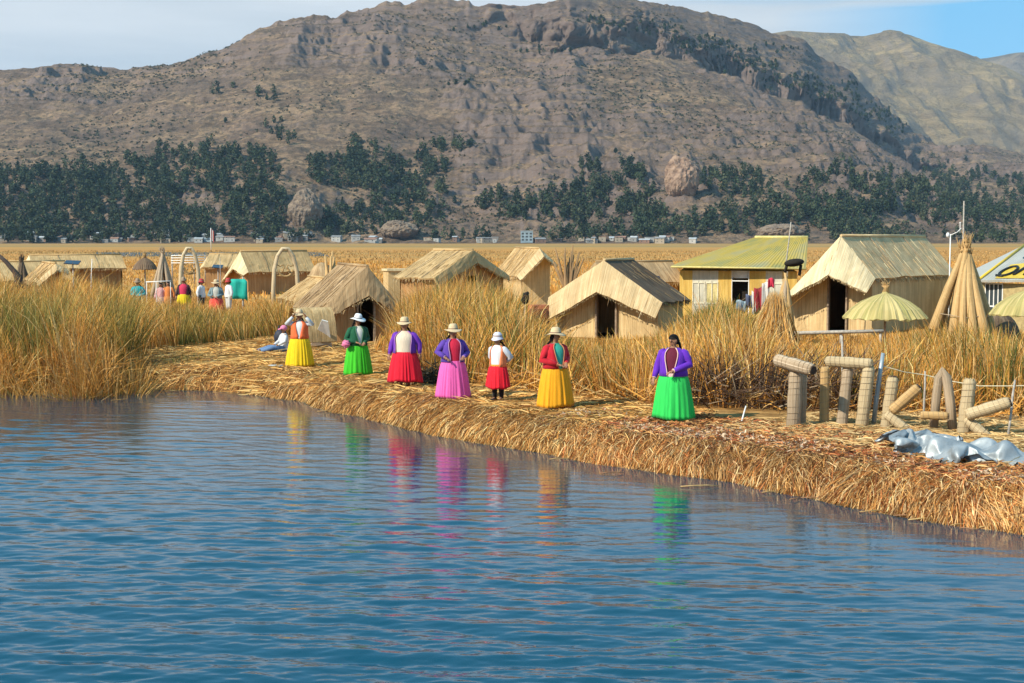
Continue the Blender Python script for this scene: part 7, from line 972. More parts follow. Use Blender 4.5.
# ---- the giant letters of reed bundles
def log(mb,a,b,r,m=0,endm=1):
    a=Vector(a);b=Vector(b); mb.tube([a,a.lerp(b,.06),a.lerp(b,.3),a.lerp(b,.5),a.lerp(b,.7),a.lerp(b,.9),a.lerp(b,.96),b],[r*.86,r*1.02,r*.96,r*1.05,r*.95,r*.98,r*.88,r*.72],14,m,True,.035)
def rings(mb,a,b,r,n):
    a=Vector(a);b=Vector(b);d=(b-a).normalized(); s1=d.orthogonal().normalized(); s2=d.cross(s1); K=n*12
    mb.tube([a.lerp(b,.03+.94*k/K)+(s1*math.cos(k/12*2*PI)+s2*math.sin(k/12*2*PI))*r*1.03 for k in range(K+1)],.0035,4)
m_tie=m_plain('tie_twine',(.34,.25,.16),.9)
m_ends=m_plain('bundle_end',(.06,.04,.03),.95,.4,40)
def bundle(T,a,b,r,mat=None,n=9,end=True,name='bundle'):
    mb=MB(); log(mb,a,b,r); o=mb.build(name,mat or M['bundle_l'],T)
    mb=MB(); rings(mb,a,b,r,n); mb.build('twine',m_tie,o)
    d=(Vector(b)-Vector(a)).normalized(); s1_=d.orthogonal().normalized(); s2_=d.cross(s1_); PP=[];DD=[]
    for e_,sg_ in ((Vector(b),1),(Vector(a),-1)):
        for _ in range(60):
            an_=random.uniform(0,6.283); q_=(s1_*math.cos(an_)+s2_*math.sin(an_))*r*random.uniform(.55,.80); PP.append(e_+q_-d*sg_*.03); DD.append(d*sg_*random.uniform(.03,.055)-q_*random.uniform(0,.15))
        PA=np.array(PP);DA=np.array(DD); PP=[];DD=[]; cc_=np.clip(pick([(.52,.38,.2),(.34,.23,.12),(.66,.5,.3)],[3,2,2],len(PA)),.01,1); fo=ribbons('frayed_end',PA,PA+DA*.35,PA+DA*.7,PA+DA,RNG.uniform(.010,.018,len(PA)),cc_,cc_,M['straw']); fo.parent=o; fo['kind']='stuff'
    if end:
        d=(Vector(b)-Vector(a)).normalized(); mb=MB(); mb.tube([Vector(b)+d*.002,Vector(b)+d*.02],[r*.74,r*.6],12); mb.build('cut_end',m_ends,o)
M['bundle_l']=m_reedmat('bundle_light',(.58,.45,.27),(.42,.30,.16),(.70,.58,.38),sc=40,stain=.3)
def L_(px,py,d): return at(px,py,d)
T=thing('reed_letter','letter T of grey reed bundles with its crossbar tilted','letter'); d=24.6
bundle(T,L_(793,430,d),L_(796,371,d),.125,M['bundle_grey'],9,False); bundle(T,L_(800,429,d+.25),L_(802,372,d+.22),.10,M['bundle_grey'],9,False); bundle(T,L_(777,360,d+.25),L_(813,370,d-.45),.115,M['bundle_grey'],8)
T=thing('reed_letter','letter of three upright bundles under a short horizontal one, right of the T','letter'); d=25.0
bundle(T,L_(824,425,d),L_(825,367,d),.085,M['bundle'],9,False); bundle(T,L_(841,431,d-.2),L_(848,366,d),.10,M['bundle_grey'],9,False); bundle(T,L_(861,431,d-.25),L_(869,366,d-.25),.115,M['bundle_l'],10,False); bundle(T,L_(872,364,d-.3),L_(826,361,d+.1),.095,M['bundle_l'],9)
T=thing('reed_letter','letter K of tan bundles just right of the silver-blue pole','letter'); d=24.4
bundle(T,L_(886,430,d),L_(893,377,d),.105,M['bundle_l'],8); bundle(T,L_(892,411,d-.1),L_(919,387,d-.25),.095,M['bundle'],7); bundle(T,L_(886,414,d-.05),L_(911,433,d-.3),.085,M['bundle_l'],6,False)
T=thing('reed_letter','narrow letter A of greyish bundles between the two letters K','letter'); d=24.2
mb=MB(); mb.tube([L_(933,434,d),L_(936,400,d),L_(939,378,d),L_(942.5,370.5,d-.03),L_(946.5,377,d-.06),L_(950,402,d-.1),L_(953.5,438,d-.12)],[.072,.08,.076,.072,.080,.086,.08],12,jit=.05); mb.build('bent_bundle',M['bundle_grey'],T); bundle(T,L_(921,415,d-.2),L_(948,416,d-.35),.07,M['bundle'],5)
T=thing('reed_letter','letter K with a long raised arm, nearest the right edge','letter'); d=23.8
bundle(T,L_(963,438,d),L_(970,379,d),.115,M['bundle_l'],9,False); bundle(T,L_(967,415,d-.15),L_(1010,402,d-.4),.105,M['bundle_l'],8); bundle(T,L_(966,419,d-.05),L_(990,440,d-.3),.09,M['bundle_l'],6,False)

# ---- silver tarpaulins
t=NT('tarp'); tc=t.node('ShaderNodeTexCoord'); f=t.noise(tc.outputs['Object'],3,5,.7); t.bump(t.noise(tc.outputs['Object'],6,2,.5),.12,.02); M['tarp']=t.set(t.ramp(f,[(.35,(.25,.28,.30)),(.65,(.42,.46,.48))]),.52,.4,.45)
def tarp(label,data,c,rz,sc):
    nx,ny,st_=data; B=len(TARP_A); ix={ch:k for k,ch in enumerate(TARP_A)}
    v=np.array([ix[st_[k]]*B+ix[st_[k+1]] for k in range(0,len(st_),2)])*.002-3; P=v.reshape(-1,3); P=P-[P[:,0].mean(),P[:,1].mean(),P[:,2].min()]; P=P*np.array(sc)
    I,J=np.meshgrid(np.arange(nx-1),np.arange(ny-1)); a=(J*nx+I).ravel()
    o=np_mesh('tarpaulin',P,np.stack([a,a+1,a+nx+1,a+nx],1),M['tarp'],smooth=True)
    o.location=c; o.rotation_euler=(0,0,rz); q_=o.modifiers.new('s','SUBSURF'); q_.levels=2; q_.render_levels=2
    return tag(o,label,'tarpaulin')
p=gp(932,456,.47); tarp('crumpled silver tarpaulin heaped at the foot of the letter K, the left of two',TARP_0,(p.x,p.y+.55,.47),.2,(1.35,1.25,.95))
p=gp(1003,466,.47); tarp('larger silver tarpaulin spread in folds at the right edge',TARP_1,(p.x+.1,p.y+.55,.47),-.15,(1.18,1.1,1.35))

# ---- poles, rope, bench, sticks
def pole(label,a,b,r,mat,name='pole',cat='pole'):
    a=Vector(a); b=Vector(b); o_=a.copy(); mb=MB(); m_=(b-a)
    mb.tube([(0,0,0),m_*.35+Vector((random.uniform(-.01,.01),0,0)),m_*.7+Vector((random.uniform(-.01,.01),0,0)),m_],[r,r*.95,r*.88,r*.75],8,jit=.05); o=mb.build(name,mat); o.location=o_; return tag(o,label,cat)
M['silverblue']=m_plain('silver_blue',(.34,.40,.44),.35,.3,6,.5,.3)
pole('leaning silver-blue pole between the three-post letter and the letter K',gp(873,428,.4),L_(883,353,24.9),.045,M['silverblue'])
pole('thin white stake stuck in the bank between the last woman and the letter T',gp(741,424,.45),L_(746,406,25.2),.016,M['white'],'stake','stake')
pole('grey stake behind the crossbar of the three-post letter',gp(843,415,.45),L_(842,336,26.5),.024,M['wood_grey'],'stake','stake')
pole('thin grey stake carrying the rope behind the letter A',gp(924,422,.45),L_(925,371,25.3),.022,M['wood_grey'],'stake','stake')
pole('thin grey stake carrying the rope at the right edge',gp(1008,436,.45),L_(1015,380,23.8),.022,M['wood_grey'],'stake','stake')
mb=MB(); pts=[L_(883,366,24.9),L_(904,372,25.1),L_(925,375,25.3),L_(950,381,25),L_(980,386,24.5),L_(1015,386,23.8),L_(1060,384,23)]; mb.tube(pts,.009,5); tag(mb.build('rope',m_plain('rope',(.62,.55,.38),.8)),'thin pale rope strung behind the letters from the silver-blue pole','rope')
T=thing('bench','low weathered plank bench in front of the big reed house','bench')
a=L_(791,333,44); b_=L_(884,331,43); mb=MB(); mb.tube([a,a.lerp(b_,.5),b_],[.05,.055,.05],8); mb.tube([a+Vector((0,.12,-.03)),b_+Vector((0,.14,-.02))],.045,8); mb.build('plank',M['wood_grey'],T)
for f in (.03,.55,.97): mb=MB(); q_=a.lerp(b_,f); mb.tube([(q_.x,q_.y+.06,.4),(q_.x,q_.y+.06,q_.z-.02)],.045,7); mb.build('leg',M['wood_grey'],T)
# reed lookout post with a dark basket on top, and a whip antenna
T=thing('lookout_post','rough reed post with a dark basket-like cap left of the big reed house','post',(at(785,300,46).x,46,.45))
for k_ in range(7):
    a=k_*.9; mb=MB(); mb.tube([(math.cos(a)*.34-.05,math.sin(a)*.25,-.1),(math.cos(a)*.2,math.sin(a)*.15,.9),(math.cos(a)*.08,math.sin(a)*.08,1.7),(.02-math.cos(a)*.05,0,2.2+random.uniform(-.2,.1))],[.10,.09,.07,.03],8,jit=.15); mb.build('reed_post',M['bundle_grey' if k_%2 else 'bundle'],T)
mb=MB(); mb.tube([(-.02,0,2.2),(.05,0,2.45)],[.05,.05],6); mb.tube([(.45,0,2.1),(.5,0,2.45)],[.05,.05],6); mb.ball((.28,0,2.52),(.33,.26,.13),nu=14,nv=8,rot=Matrix.Rotation(-.12,3,'Y')); mb.build('basket_cap',M['dark'],T)
pole('thin bare pole rising above the lookout post',(at(784,300,46.3).x,46.3,2.5),at(791,222,46.3),.022,M['wood_grey'])
pole('tall thin antenna mast rising behind the tall reed cone',(at(963,300,44).x,44,.45),at(964,201,44),.03,M['wood_grey'],'antenna_mast','mast')
T=thing('weather_station','white weather instrument on a thin pole beside the tall reed cone','weather station',(at(949,300,45).x,45,.45))
z=lambda py,d=45:at(949,py,d).z-.45
mb=MB(); mb.tube([(0,0,0),(0,0,z(234))],.018,7); mb.build('pole',M['white'],T)
mb=MB(); mb.ball((-.08,0,z(235)),(.06,.05,.08)); mb.build('sensor_housing',M['white'],T)
mb=MB(); mb.tube([(-.05,0,z(236)),(.22,0,z(232)),(.34,0,z(228))],.014,6); mb.tube([(.3,0,z(233)),(.3,0,z(223))],.010,6); mb.ball((.3,0,z(223)),.028); mb.build('arm',M['white'],T)
# clothes line with laundry in front of the yellow house
T=None
la=at(738,303,47); lb=at(772,278,46.5)
mb=MB(); mb.tube([la,la.lerp(lb,.5)+Vector((0,0,-.04)),lb],.008,5); tag(mb.build('clothes_line',m_tie),'sloping clothes line in front of the yellow house doorway','clothes line')
for k,(f,w_,h_,c,nm) in enumerate([(.10,.34,.35,(.30,.42,.50),'pale blue cloth at the low left end of the clothes line'),(.33,.22,.42,(.10,.12,.20),'dark navy cloth on the clothes line next to the pale blue one'),(.47,.12,.75,(.72,.70,.66),'narrow white towel hanging left of the dark red garment'),(.62,.34,.85,(.30,.03,.04),'dark red garment hanging in the middle of the clothes line'),(.82,.26,.95,(.66,.64,.60),'wide white cloth hanging right of the dark red garment'),(.98,.22,.30,(.62,.04,.08),'small bright red cloth at the high right end of the clothes line')]):
    p=la.lerp(lb,f); R=[]
    for j in range(6):
        zz=-h_*j/5; R.append([(-w_/2+w_*i/6,.04*math.sin(i*1.7+k)+.02*j*math.sin(i*2.3),zz+.03*math.sin(i+k)) for i in range(7)])
    mb=MB(); mb.loft(R,closed=False); o=mb.build('laundry',m_cloth('laundry',c)); o.location=p+Vector((0,-.02,0)); s_=o.modifiers.new('t','SOLIDIFY'); s_.thickness=.01; tag(o,nm,'laundry',group='washing on the clothes line')
# loose pile of reeds leaning by the lookout post
T=thing('reed_pile','loose spreading pile of pale reeds at the foot of the lookout post','reed pile',(at(772,330,42.5).x,42.5,.45))
N=1500; th=RNG.uniform(0,2*PI,N); rr_=RNG.uniform(.3,1.0,N); P0=np.stack([np.cos(th)*rr_*1.0,np.sin(th)*rr_*.8,np.zeros(N)],1); P3=np.stack([np.cos(th)*.12+RNG.normal(.1,.10,N),np.sin(th)*.12,RNG.uniform(.9,1.75,N)],1)
c=np.clip(pick([PALE,GOLD,(.5,.38,.2),BRN],[5,4,3,1],N),.01,1); o=ribbons('loose_stems',P0,P0*.72+P3*.28+[0,0,-.05],P0*.35+P3*.65-[0,0,.04],P3,RNG.uniform(.014,.03,N),c,c,M['blade']); o.parent=T; o['kind']='stuff'
# clay pot / dark basket
def lathe(name,label,base,prof_,mat,cat,n=18,jit=0):
    mb=MB(); mb.loft([[(r*math.cos(a)*(1+random.uniform(-jit,jit)),r*math.sin(a),z) for a in np.linspace(0,2*PI,n+1)[:-1]] for r,z in prof_],cap=(True,True)); o=mb.build(name,mat); o.location=base; return tag(o,label,cat)
lathe('basket','dark brown woven basket standing in the reeds below the yellow house',(at(738,335,41).x,41,.45),[(.18,0),(.24,.2),(.26,.5),(.22,.75),(.17,.8)],m_plain('basket_brown',(.14,.08,.05),.9,.4,20,bump=.6),'basket',jit=.03)
lathe('sack','brown sack slumped left of the dark basket in the reeds',(at(728,330,42).x,42,.45),[(.16,0),(.22,.25),(.2,.6),(.1,.85)],m_plain('sack_brown',(.26,.15,.08),.9,.4,14,bump=.5),'sack',jit=.06)
# orange clay stand and lamp
T=thing('clay_oven','orange-red clay oven between the reeds and the tent-like hut','oven',(at(538,318,46).x,45,.45)); mb=MB(); mb.box((0,0,.55),(.62,.6,1.3),.2,top=.9); mb.build('body',m_plain('clay',(.42,.15,.07),.9,.5,6,bump=.5),T); mb=MB(); mb.box((-.03,-.2,.95),(.5,.4,.28),.2); mb.build('top_slab',m_plain('clay_dark',(.24,.09,.05),.9,.4,8),T)
T=thing('post_lamp','small dark lamp on a thin post in the golden reeds','lamp',(at(525,300,38).x,38,.45)); mb=MB(); mb.tube([(0,0,0),(0,0,1.6)],.02,6); mb.build('post',M['wood'],T); mb=MB(); mb.tube([(0,0,1.55),(0,0,1.62),(.03,0,1.8),(.1,0,1.86)],[.06,.10,.09,.03],9); mb.build('lamp_head',M['dark'],T)
# dead leaning boat prow / snag at far left
mb=MB(); A_=at(-6,251,60); mb.tube([A_,at(6,262,60),at(14,271,60),at(20,278,60),at(20,300,60)],[.06,.09,.11,.12,.13],9,jit=.1); mb.tube([at(14,271,60),at(17,283,60),at(12,290,60)],[.08,.07,.05],7,jit=.1)
tag(mb.build('boat_prow',m_plain('prow_dark',(.08,.06,.05),.9)),'dark curved wooden prow slanting down at the left edge','boat prow')
# solar lamps on thin poles
def solar(label,px,py,d,w,tilt):
    T=thing('solar_lamp',label,'solar panel',(at(px,270,d).x,d,.45)); zt=at(px,py,d).z-.45
    mb=MB(); mb.tube([(0,0,0),(0,0,zt)],.025,6); mb.build('pole',M['wood_grey'],T)
    mb=MB(); mb.slab((-w/2,.12,zt+.12),(w/2,.12,zt+.10),(w/2,-.25,zt-.04),(-w/2,-.25,zt),.04); mb.build('panel',m_plain('pv_dark',(.03,.05,.08),.2,.2,3,.6),T)
solar('small dark solar panel on a pole above the far left hut roofs',73,263,60,.62,.2)
solar('small dark solar panel on a pole in front of the low orange-tan hut',218,267,70,.5,.1)
pole('thin white pole in the reeds before the long low hut at left',(at(90,300,60).x,60,.45),at(92,259,60),.02,M['white'])
pole('thin grey pole just right of the solar panel between the arches',(at(221,290,68).x,68,.45),at(220,258,68),.02,M['wood_grey'])
# white goal-like frame
T=thing('goal_frame','white rectangular pole frame standing in the reeds left of the left arch','frame')
mb=MB(); mb.tube([at(146,282,58),at(171,281,58)],.024,6); mb.build('crossbar',M['white'],T)
for px in (146.5,156,170.5): mb=MB(); q_=at(px,282,58); mb.tube([(q_.x,58,.45),(q_.x,58,q_.z)],.013,6); mb.build('post',M['white'],T)
# white slatted fence behind the left arch
T=thing('slatted_fence','whitish slatted fence behind the left arch','fence')
for py in (255.5,258,260.5,263):
    mb=MB(); mb.tube([at(171,py,105),at(206,py-.3,105)],.032,5); mb.build('slat',M['white'],T)
for px in (172,183,194,205): mb=MB(); q_=at(px,255,105.15); mb.tube([(q_.x,105.15,.45),(q_.x,105.15,q_.z)],.05,5); mb.build('post',M['wood_grey'],T)
# teal cloth hung under the long hut
q_=at(238,281,64); mb=MB(); R=[[(-.42+.84*i/7,.05*math.sin(i*1.6+j*.5),-.9*j/5-(.12 if i in(0,7) else 0)) for i in range(8)] for j in range(6)]; mb.loft(R,closed=False); o=mb.build('teal_cloth',m_cloth('teal',(.02,.42,.34))); o.location=(q_.x,64,at(238,279,64).z); s_=o.modifiers.new('t','SOLIDIFY'); s_.thickness=.02; tag(o,'bright teal cloth hanging at the left corner of the long pale hut','cloth')
pole('grey post holding up the front of the long pale hut',(at(243,290,64.1).x,64.1,.45),at(243,277,64.1),.05,M['wood_grey'],'post','post')
# flag on a pole on the far shore
T=thing('flagpole','red and white flag hanging on a pole in front of the wood','flag',(at(211,243,420).x,420,.45))
zt=at(211,228,420).z-.45; mb=MB(); mb.tube([(0,0,0),(0,0,zt)],.12,6); mb.build('pole',M['white'],T)
for (dx,c) in ((0,(.45,.07,.06)),(1,(.65,.65,.65)),(2,(.45,.07,.06))):
    mb=MB(); R=[[(.10+dx*.26+.26*i/3,.12*math.sin(i+dx),zt-.3-3.2*j/5-.3*dx) for i in range(4)] for j in range(6)]; mb.loft(R,closed=False); mb.build('flag_stripe',m_cloth('flag',c),T)
# white bucket by the water, white plank and bottles on the straw
T=thing('bucket','small white bucket at the waterline by the left clump','bucket',gp(139,388,.0)); mb=MB(); mb.loft([[(r*math.cos(a),r*math.sin(a),z) for a in np.linspace(0,2*PI,15)[:-1]] for r,z in ((.08,0),(.10,.1),(.115,.25),(.10,.25),(.08,.03))],cap=(True,True)); mb.build('pail',M['white'],T); mb=MB(); mb.tube([(.115*math.cos(a),0,.24+.1*math.sin(a)) for a in np.linspace(0,PI,9)],.006,5); mb.build('handle',M['wood_grey'],T)
mb=MB(); mb.tube([(-.22,0,.03),(-.1,0,.035),(.1,.02,.03),(.2,.02,.05)],[.03,.05,.05,.03],8); o=mb.build('plastic_bottle',m_plain('pale_plastic',(.45,.50,.52),.3)); o.location=gp(275,368,.47); tag(o,'pale plastic bottle lying on the straw left of the woman in yellow','bottle')
mb=MB(); mb.slab((-.35,.3,.05),(.35,.3,.05),(.3,-.25,.9),(.12,-.25,.95),.03); o=mb.build('white_board',M['white']); q_=gp(322,350,.45); o.location=(q_.x-.08,q_.y,.42); tag(o,'white board leaning behind the woman in yellow beside the brown hut','board')
# dark bush/heap right of woman in red
N=700; g_=gp(427,385,.45); P=np.stack([g_.x+RNG.normal(0,.32,N),g_.y+RNG.normal(0,.22,N),.45+np.abs(RNG.normal(0,.18,N))],1); d_=RNG.normal(0,.14,(N,3)); c=np.clip(pick([(.05,.045,.03),(.10,.08,.05),(.2,.14,.08)],[5,3,1],N),.01,1)
tag(ribbons('weed_heap',P,P+d_*.3,P+d_*.7,P+d_,RNG.uniform(.015,.04,N),c,c,M['leaf']),'dark weed heap on the straw between the red-skirted and pink-skirted women',kind='stuff')
# ================================================================ PEOPLE
M['skin']=m_plain('skin',(.34,.17,.10),.55,.12,10); M['hair']=m_plain('hair',(.010,.008,.008),.7,.3,30,.15); M['shoe']=m_plain('shoe',(.04,.03,.03),.6)
M['straw_hat']=m_plain('straw_hat',(.60,.46,.28),.8,.15,30); M['white_hat']=m_plain('white_hat',(.76,.76,.76),.7,.08); M['lilac_hat']=m_plain('lilac_hat',(.62,.60,.70),.7,.1)
M['eye']=m_plain('eye',(.02,.015,.015),.2); M['lip']=m_plain('lip',(.24,.07,.06),.5)
_cl={}
def cloth(c):
    k=tuple(c)
    if k not in _cl: _cl[k]=m_cloth('cloth',c)
    return _cl[k]
def body_mesh(T,J,legs,head_yaw,seated=False,hr=1.0):
    """one continuous figure grown from a joint skeleton"""
    v=[];e=[];r=[]
    def add(p,rad,par=None):
        v.append(Vector(p)); r.append(rad if hasattr(rad,'__len__') else (rad,rad)); i=len(v)-1
        if par is not None: e.append((par,i))
        return i
    pel=add((0,0,J['hip']),(.13,.11)); wa=add((0,0,J['waist']),(.12,.10),pel); ch=add((0,0,J['chest']),(.13,.10),wa); uc=add((0,0,J['sh']),(.09,.075),ch)
    nk=add((0,-.005,J['neck']),(.048,.048),uc); hb=add((0,-.015,J['neck']+.055),(.055,.06),nk); hm=add((0,-.02,J['neck']+.12),(.072,.085),hb); ht=add((0,-.01,J['neck']+.19),(.06,.07),hm)
    fy=Vector((math.sin(head_yaw),-math.cos(head_yaw),0)); nz_=add(Vector((0,-.02,J['neck']+.11))+fy*.092,.014,hm)
    sd=Vector((fy.y,-fy.x,0))
    for s in (-1,1): add(Vector((0,-.02,J['neck']+.12))+sd*s*.083,.016,hm)
    for s,el,wr in ((-1,J['elR'],J['wrR']),(1,J['elL'],J['wrL'])):
        sh=add((s*.15,0,J['sh']-.02),(.055,.055),uc); e_=add(el,(.042,.042),sh); w=add(wr,(.026,.026),e_)
        d=(Vector(wr)-Vector(el)).normalized(); d=(d+Vector(J.get('hd',(0,0,0)))).normalized()
        side=d.cross(Vector((0,0,1))); side=side.normalized() if side.length>.1 else Vector((0,1,0)); pn=side.cross(d)
        pm=add(Vector(wr)+d*.05,(.030,.018),w)
        for k,(o_,l) in enumerate(((-.024,.055),(-.008,.066),(.008,.062),(.024,.048))):
            a=add(Vector(wr)+d*.085+side*o_,.0085,pm); b=add(Vector(wr)+d*(.085+l*.5)+side*o_*1.15-pn*.010,.0075,a); add(Vector(wr)+d*(.085+l*.8)+side*o_*1.15-pn*.028,.0065,b)
        a=add(Vector(wr)+d*.045-side*s*.034,.010,w); add(Vector(wr)+d*.075-side*s*.052-pn*.01,.008,a)
    for s,(hp,kn,an,to) in zip((-1,1),legs):
        h=add(hp,(.085,.085),pel); k=add(kn,(.058,.058),h); a=add(an,(.036,.036),k); add(to,(.036,.024),a)
    me=bpy.data.meshes.new('body'); me.from_pydata([tuple(p) for p in v],e,[]); o=bpy.data.objects.new('body',me); COL.objects.link(o)
    m=o.modifiers.new('skin','SKIN'); m.use_smooth_shade=True
    for i,(rx,ry) in enumerate(r): me.skin_vertices[0].data[i].radius=(rx,ry)
    me.skin_vertices[0].data[0].use_root=True
    sb=o.modifiers.new('s','SUBSURF'); sb.levels=1; sb.render_levels=1
    bpy.context.view_layer.update(); dg=bpy.context.evaluated_depsgraph_get(); m2=bpy.data.meshes.new_from_object(o.evaluated_get(dg))
    o.modifiers.clear(); o.data=m2; m2.materials.clear(); m2.materials.append(M['skin']); m2.name='body'
    for p in m2.polygons: p.use_smooth=True
    o.parent=T; return o
def person(label,pos,rz,s,skirt=None,hem=.10,jacket=None,shirt=(.7,.65,.6),waistband=None,hat=None,pose='down',yaw=0.0,trim=None,vest=False,trousers=None,wide=1.0,sleeves=None,stockings=None,head_tilt=0,backpack=None,group=None,braids=True,open_=.5,vn=.7,hr=.36):
    T=thing('person',label,'person',pos,rz,group); T.scale=(s,s,s)
    J=dict(hip=.76,waist=.88,chest=1.05,sh=1.19,neck=1.262)
    P={'down':((-.285,.02,.95),(-.315,-.05,.74),(.285,.03,.95),(.31,-.03,.75)),
       'front':((-.29,.0,.93),(-.09,-.25,.86),(.28,.02,.94),(.07,-.27,.84)),
       'hips':((-.33,.03,.97),(-.19,-.19,.87),(.32,.05,.96),(.17,-.21,.86)),
       'back':((-.27,.09,.96),(-.16,.13,.86),(.31,.11,.97),(.15,.15,.87)),
       'eyes':((-.33,-.06,1.17),(-.15,-.15,1.375),(.34,-.04,1.15),(.18,-.14,1.36)),
       'one':((-.28,.02,.95),(-.30,-.08,.75),(.28,.0,.95),(.04,-.27,.88))}[pose]
    jr=random.Random(int(pos[0]*97)); P=tuple((x+jr.uniform(-.018,.018),y+jr.uniform(-.02,.02),z+jr.uniform(-.025,.025)) for x,y,z in P) if pose!='eyes' else P
    P=tuple((x*(.5+.5*wide),y*(.4+.6*wide),z) for x,y,z in P)
    J['elR'],J['wrR'],J['elL'],J['wrL']=P
    if pose=='eyes': J['hd']=(0,0,.4)
    legs=[((sx*.09,0,.72),(sx*.09,-.01,.40),(sx*.085,.01,.07),(sx*.095,-.12,.035)) for sx in (-1,1)]
    body_mesh(T,J,legs,yaw)
    nk=J['neck']; hc=Vector((0,-.018,nk+.12)); Rh=Matrix.Rotation(yaw,4,'Z')@Matrix.Rotation(head_tilt,4,'X'); 
    def HX(p): return hc+(Rh@Vector(p))
    mb=MB()
    for sx in (-1,1): mb.ball(HX((sx*.030,-.078,.005)),(.011,.008,.008),nu=8,nv=5)
    mb.build('eyes',M['eye'],T)
    mb=MB(); mb.ball(HX((0,-.083,-.048)),(.022,.008,.007),nu=8,nv=5); mb.build('mouth',M['lip'],T)
    # hair: cap and two plaits
    mb=MB(); R=[]
    for j in range(7):
        th=j/6*PI*.60; ring=[]
        for i in range(16):
            a=2*PI*i/16; f=1+.0*math.cos(a); low=1 if -math.cos(a)*0+math.sin(a)>-.2 else .62
            tt_=th*(low if j>2 else 1); ring.append(HX((.090*math.sin(max(tt_,.03))*math.cos(a),.100*math.sin(max(tt_,.03))*math.sin(a)+.008,.098*math.cos(tt_)+.004)))
        R.append(ring)
    mb.loft(R,cap=(True,False)); mb.ball(HX((0,.07,-.04)),(.06,.045,.06)); 
    if braids:
        for sx in (-1,1): mb.tube([HX((sx*.06,.07,-.07)),(sx*.09,.13,nk-.03),(sx*.08,.165,nk-.2),(sx*.05,.17,nk-.36)],[.025,.022,.018,.008],7,jit=.08)
    mb.build('hair',M['hair'],T)
    # shirt
    def torso(mb,g,zlo,arc=None,flare=0,zhi=1.245):
        Zs=[(zlo,.215+flare,.185+flare),(.86,.212,.182),(.95,.205,.176),(1.04,.206,.170),(1.11,.202,.156),(1.17,.182,.128),(1.215,.130,.095),(zhi+.01,.068,.064)]
        R=[]
        for z,rx,ry in Zs:
            kw=wide+(1-wide)*max(0,(z-1.15)/.1); rx=rx*kw+g; ry=ry*kw+g; n=26
            if arc is None: A=np.linspace(0,2*PI,n+1)[:-1]
            else: 
                w_=arc*(1.25-(1.25-vn)*min(1,max(0,(1.24-z)/.48))); A=np.linspace(-PI/2+w_,1.5*PI-w_,n)
            R.append([(rx*math.cos(a)*(1+.02*math.sin(5*a+z*30)),ry*math.sin(a)*(1+.02*math.sin(7*a+z*23)),z) for a in A])
        mb.loft(R,closed=arc is None); return R
    mb=MB(); torso(mb,.006,.74); sh_m=cloth(shirt); bo=mb.build('shirt',sh_m,T)
    def sleeve(mb,sx,el,wr,r0=.074,r1=.060,r2=.040,to=.94):
        shp=Vector((sx*.135*(.4+.6*wide),0,1.185)); el=Vector(el); wr=Vector(wr); en=el.lerp(wr,to)
        pts=[shp,Vector((sx*.185*(.4+.6*wide),0,1.155)),shp.lerp(el,.6)+Vector((sx*.012,0,.0)),el,el.lerp(wr,.5),en]
        mb.tube(pts,[r0*.9,r0*1.1,r0*1.03,r1*1.1,r1*.95,r2],12,jit=.03)
    if jacket is not None:
        mb=MB(); R=torso(mb,.026,.775,arc=open_,flare=.010)
        mb.build('jacket',cloth(jacket),T) if False else None
        if not vest:
            sleeve(mb,-1,P[0],P[1]); sleeve(mb,1,P[2],P[3])
        jk=mb.build('vest' if vest else 'jacket',cloth(jacket),T); so_=jk.modifiers.new('t','SOLIDIFY'); so_.thickness=.008
        if trim is not None:
            mb=MB()
            for k in (0,-1): mb.tube([Vector(r_[k])+Vector((0,-.004,0)) for r_ in R],.009,6)
            if not vest:
                for el,wr in ((P[0],P[1]),(P[2],P[3])):
                    a=Vector(el).lerp(Vector(wr),.93); b=Vector(el).lerp(Vector(wr),.98); mb.tube([a,b],[.040,.040],10)
                for sx,el in ((-1,P[0]),(1,P[2])): # embroidered flower on the upper arm
                    c=Vector((sx*.15,0,1.17)).lerp(Vector(el),.45)+Vector((sx*.03,-.058,0))
                    for q in range(5): mb.ball(c+Vector((.018*math.cos(q*1.257),0,.018*math.sin(q*1.257))),(.011,.006,.011),nu=6,nv=4)
            mb.build('trim',cloth(trim),jk)
    if vest or jacket is None or sleeves is not None:
        for sx,i_ in ((-1,0),(1,2)): mb=MB(); sleeve(mb,sx,P[i_],P[i_+1],.066,.056,.038); mb.build('sleeve',cloth(sleeves or shirt),T)
    if waistband is not None:
        mb=MB(); mb.loft([[((.226+g)*wide*math.cos(a),(.196+g)*wide*math.sin(a),z) for a in np.linspace(0,2*PI,25)[:-1]] for z,g in ((.755,.010),(.80,.016),(.83,.008))]); mb.build('waistband',cloth(waistband),T)
    if skirt is not None:
        mb=MB(); R=[]; n=150; ph=random.uniform(0,6); top=.80
        for j in range(11):
            f=j/10; z=top+(hem-top)*f; r0=.225+(hr-.225)*f**.62; amp=.003+.016*f
            ring=[]
            for i in range(n):
                a=2*PI*i/n; sw=.35*math.sin(z*4+ph)*math.sin(a*2+ph); pl=math.sin(a*17+ph+2.6*math.sin(a*3+ph)+1.9*math.sin(a*5)+sw)*.65+math.sin(a*29+ph*2+2.5*math.sin(a*4+ph)+sw*2)*.3+.6*math.sin(a*7+ph*3+sw)*f
                r=(r0+amp*pl)*wide**.8; ring.append((r*math.cos(a),r*.88*math.sin(a),z+.010*pl*f+ .016*math.sin(a*2+ph)*f+.008*math.sin(a*5+ph)*f))
            R.append(ring)
        inner=[[(x*.975,y*.975,z+.004) for x,y,z in r] for r in R[::-1]]
        mb.loft(R+inner); mb.build('skirt',cloth(skirt),T)
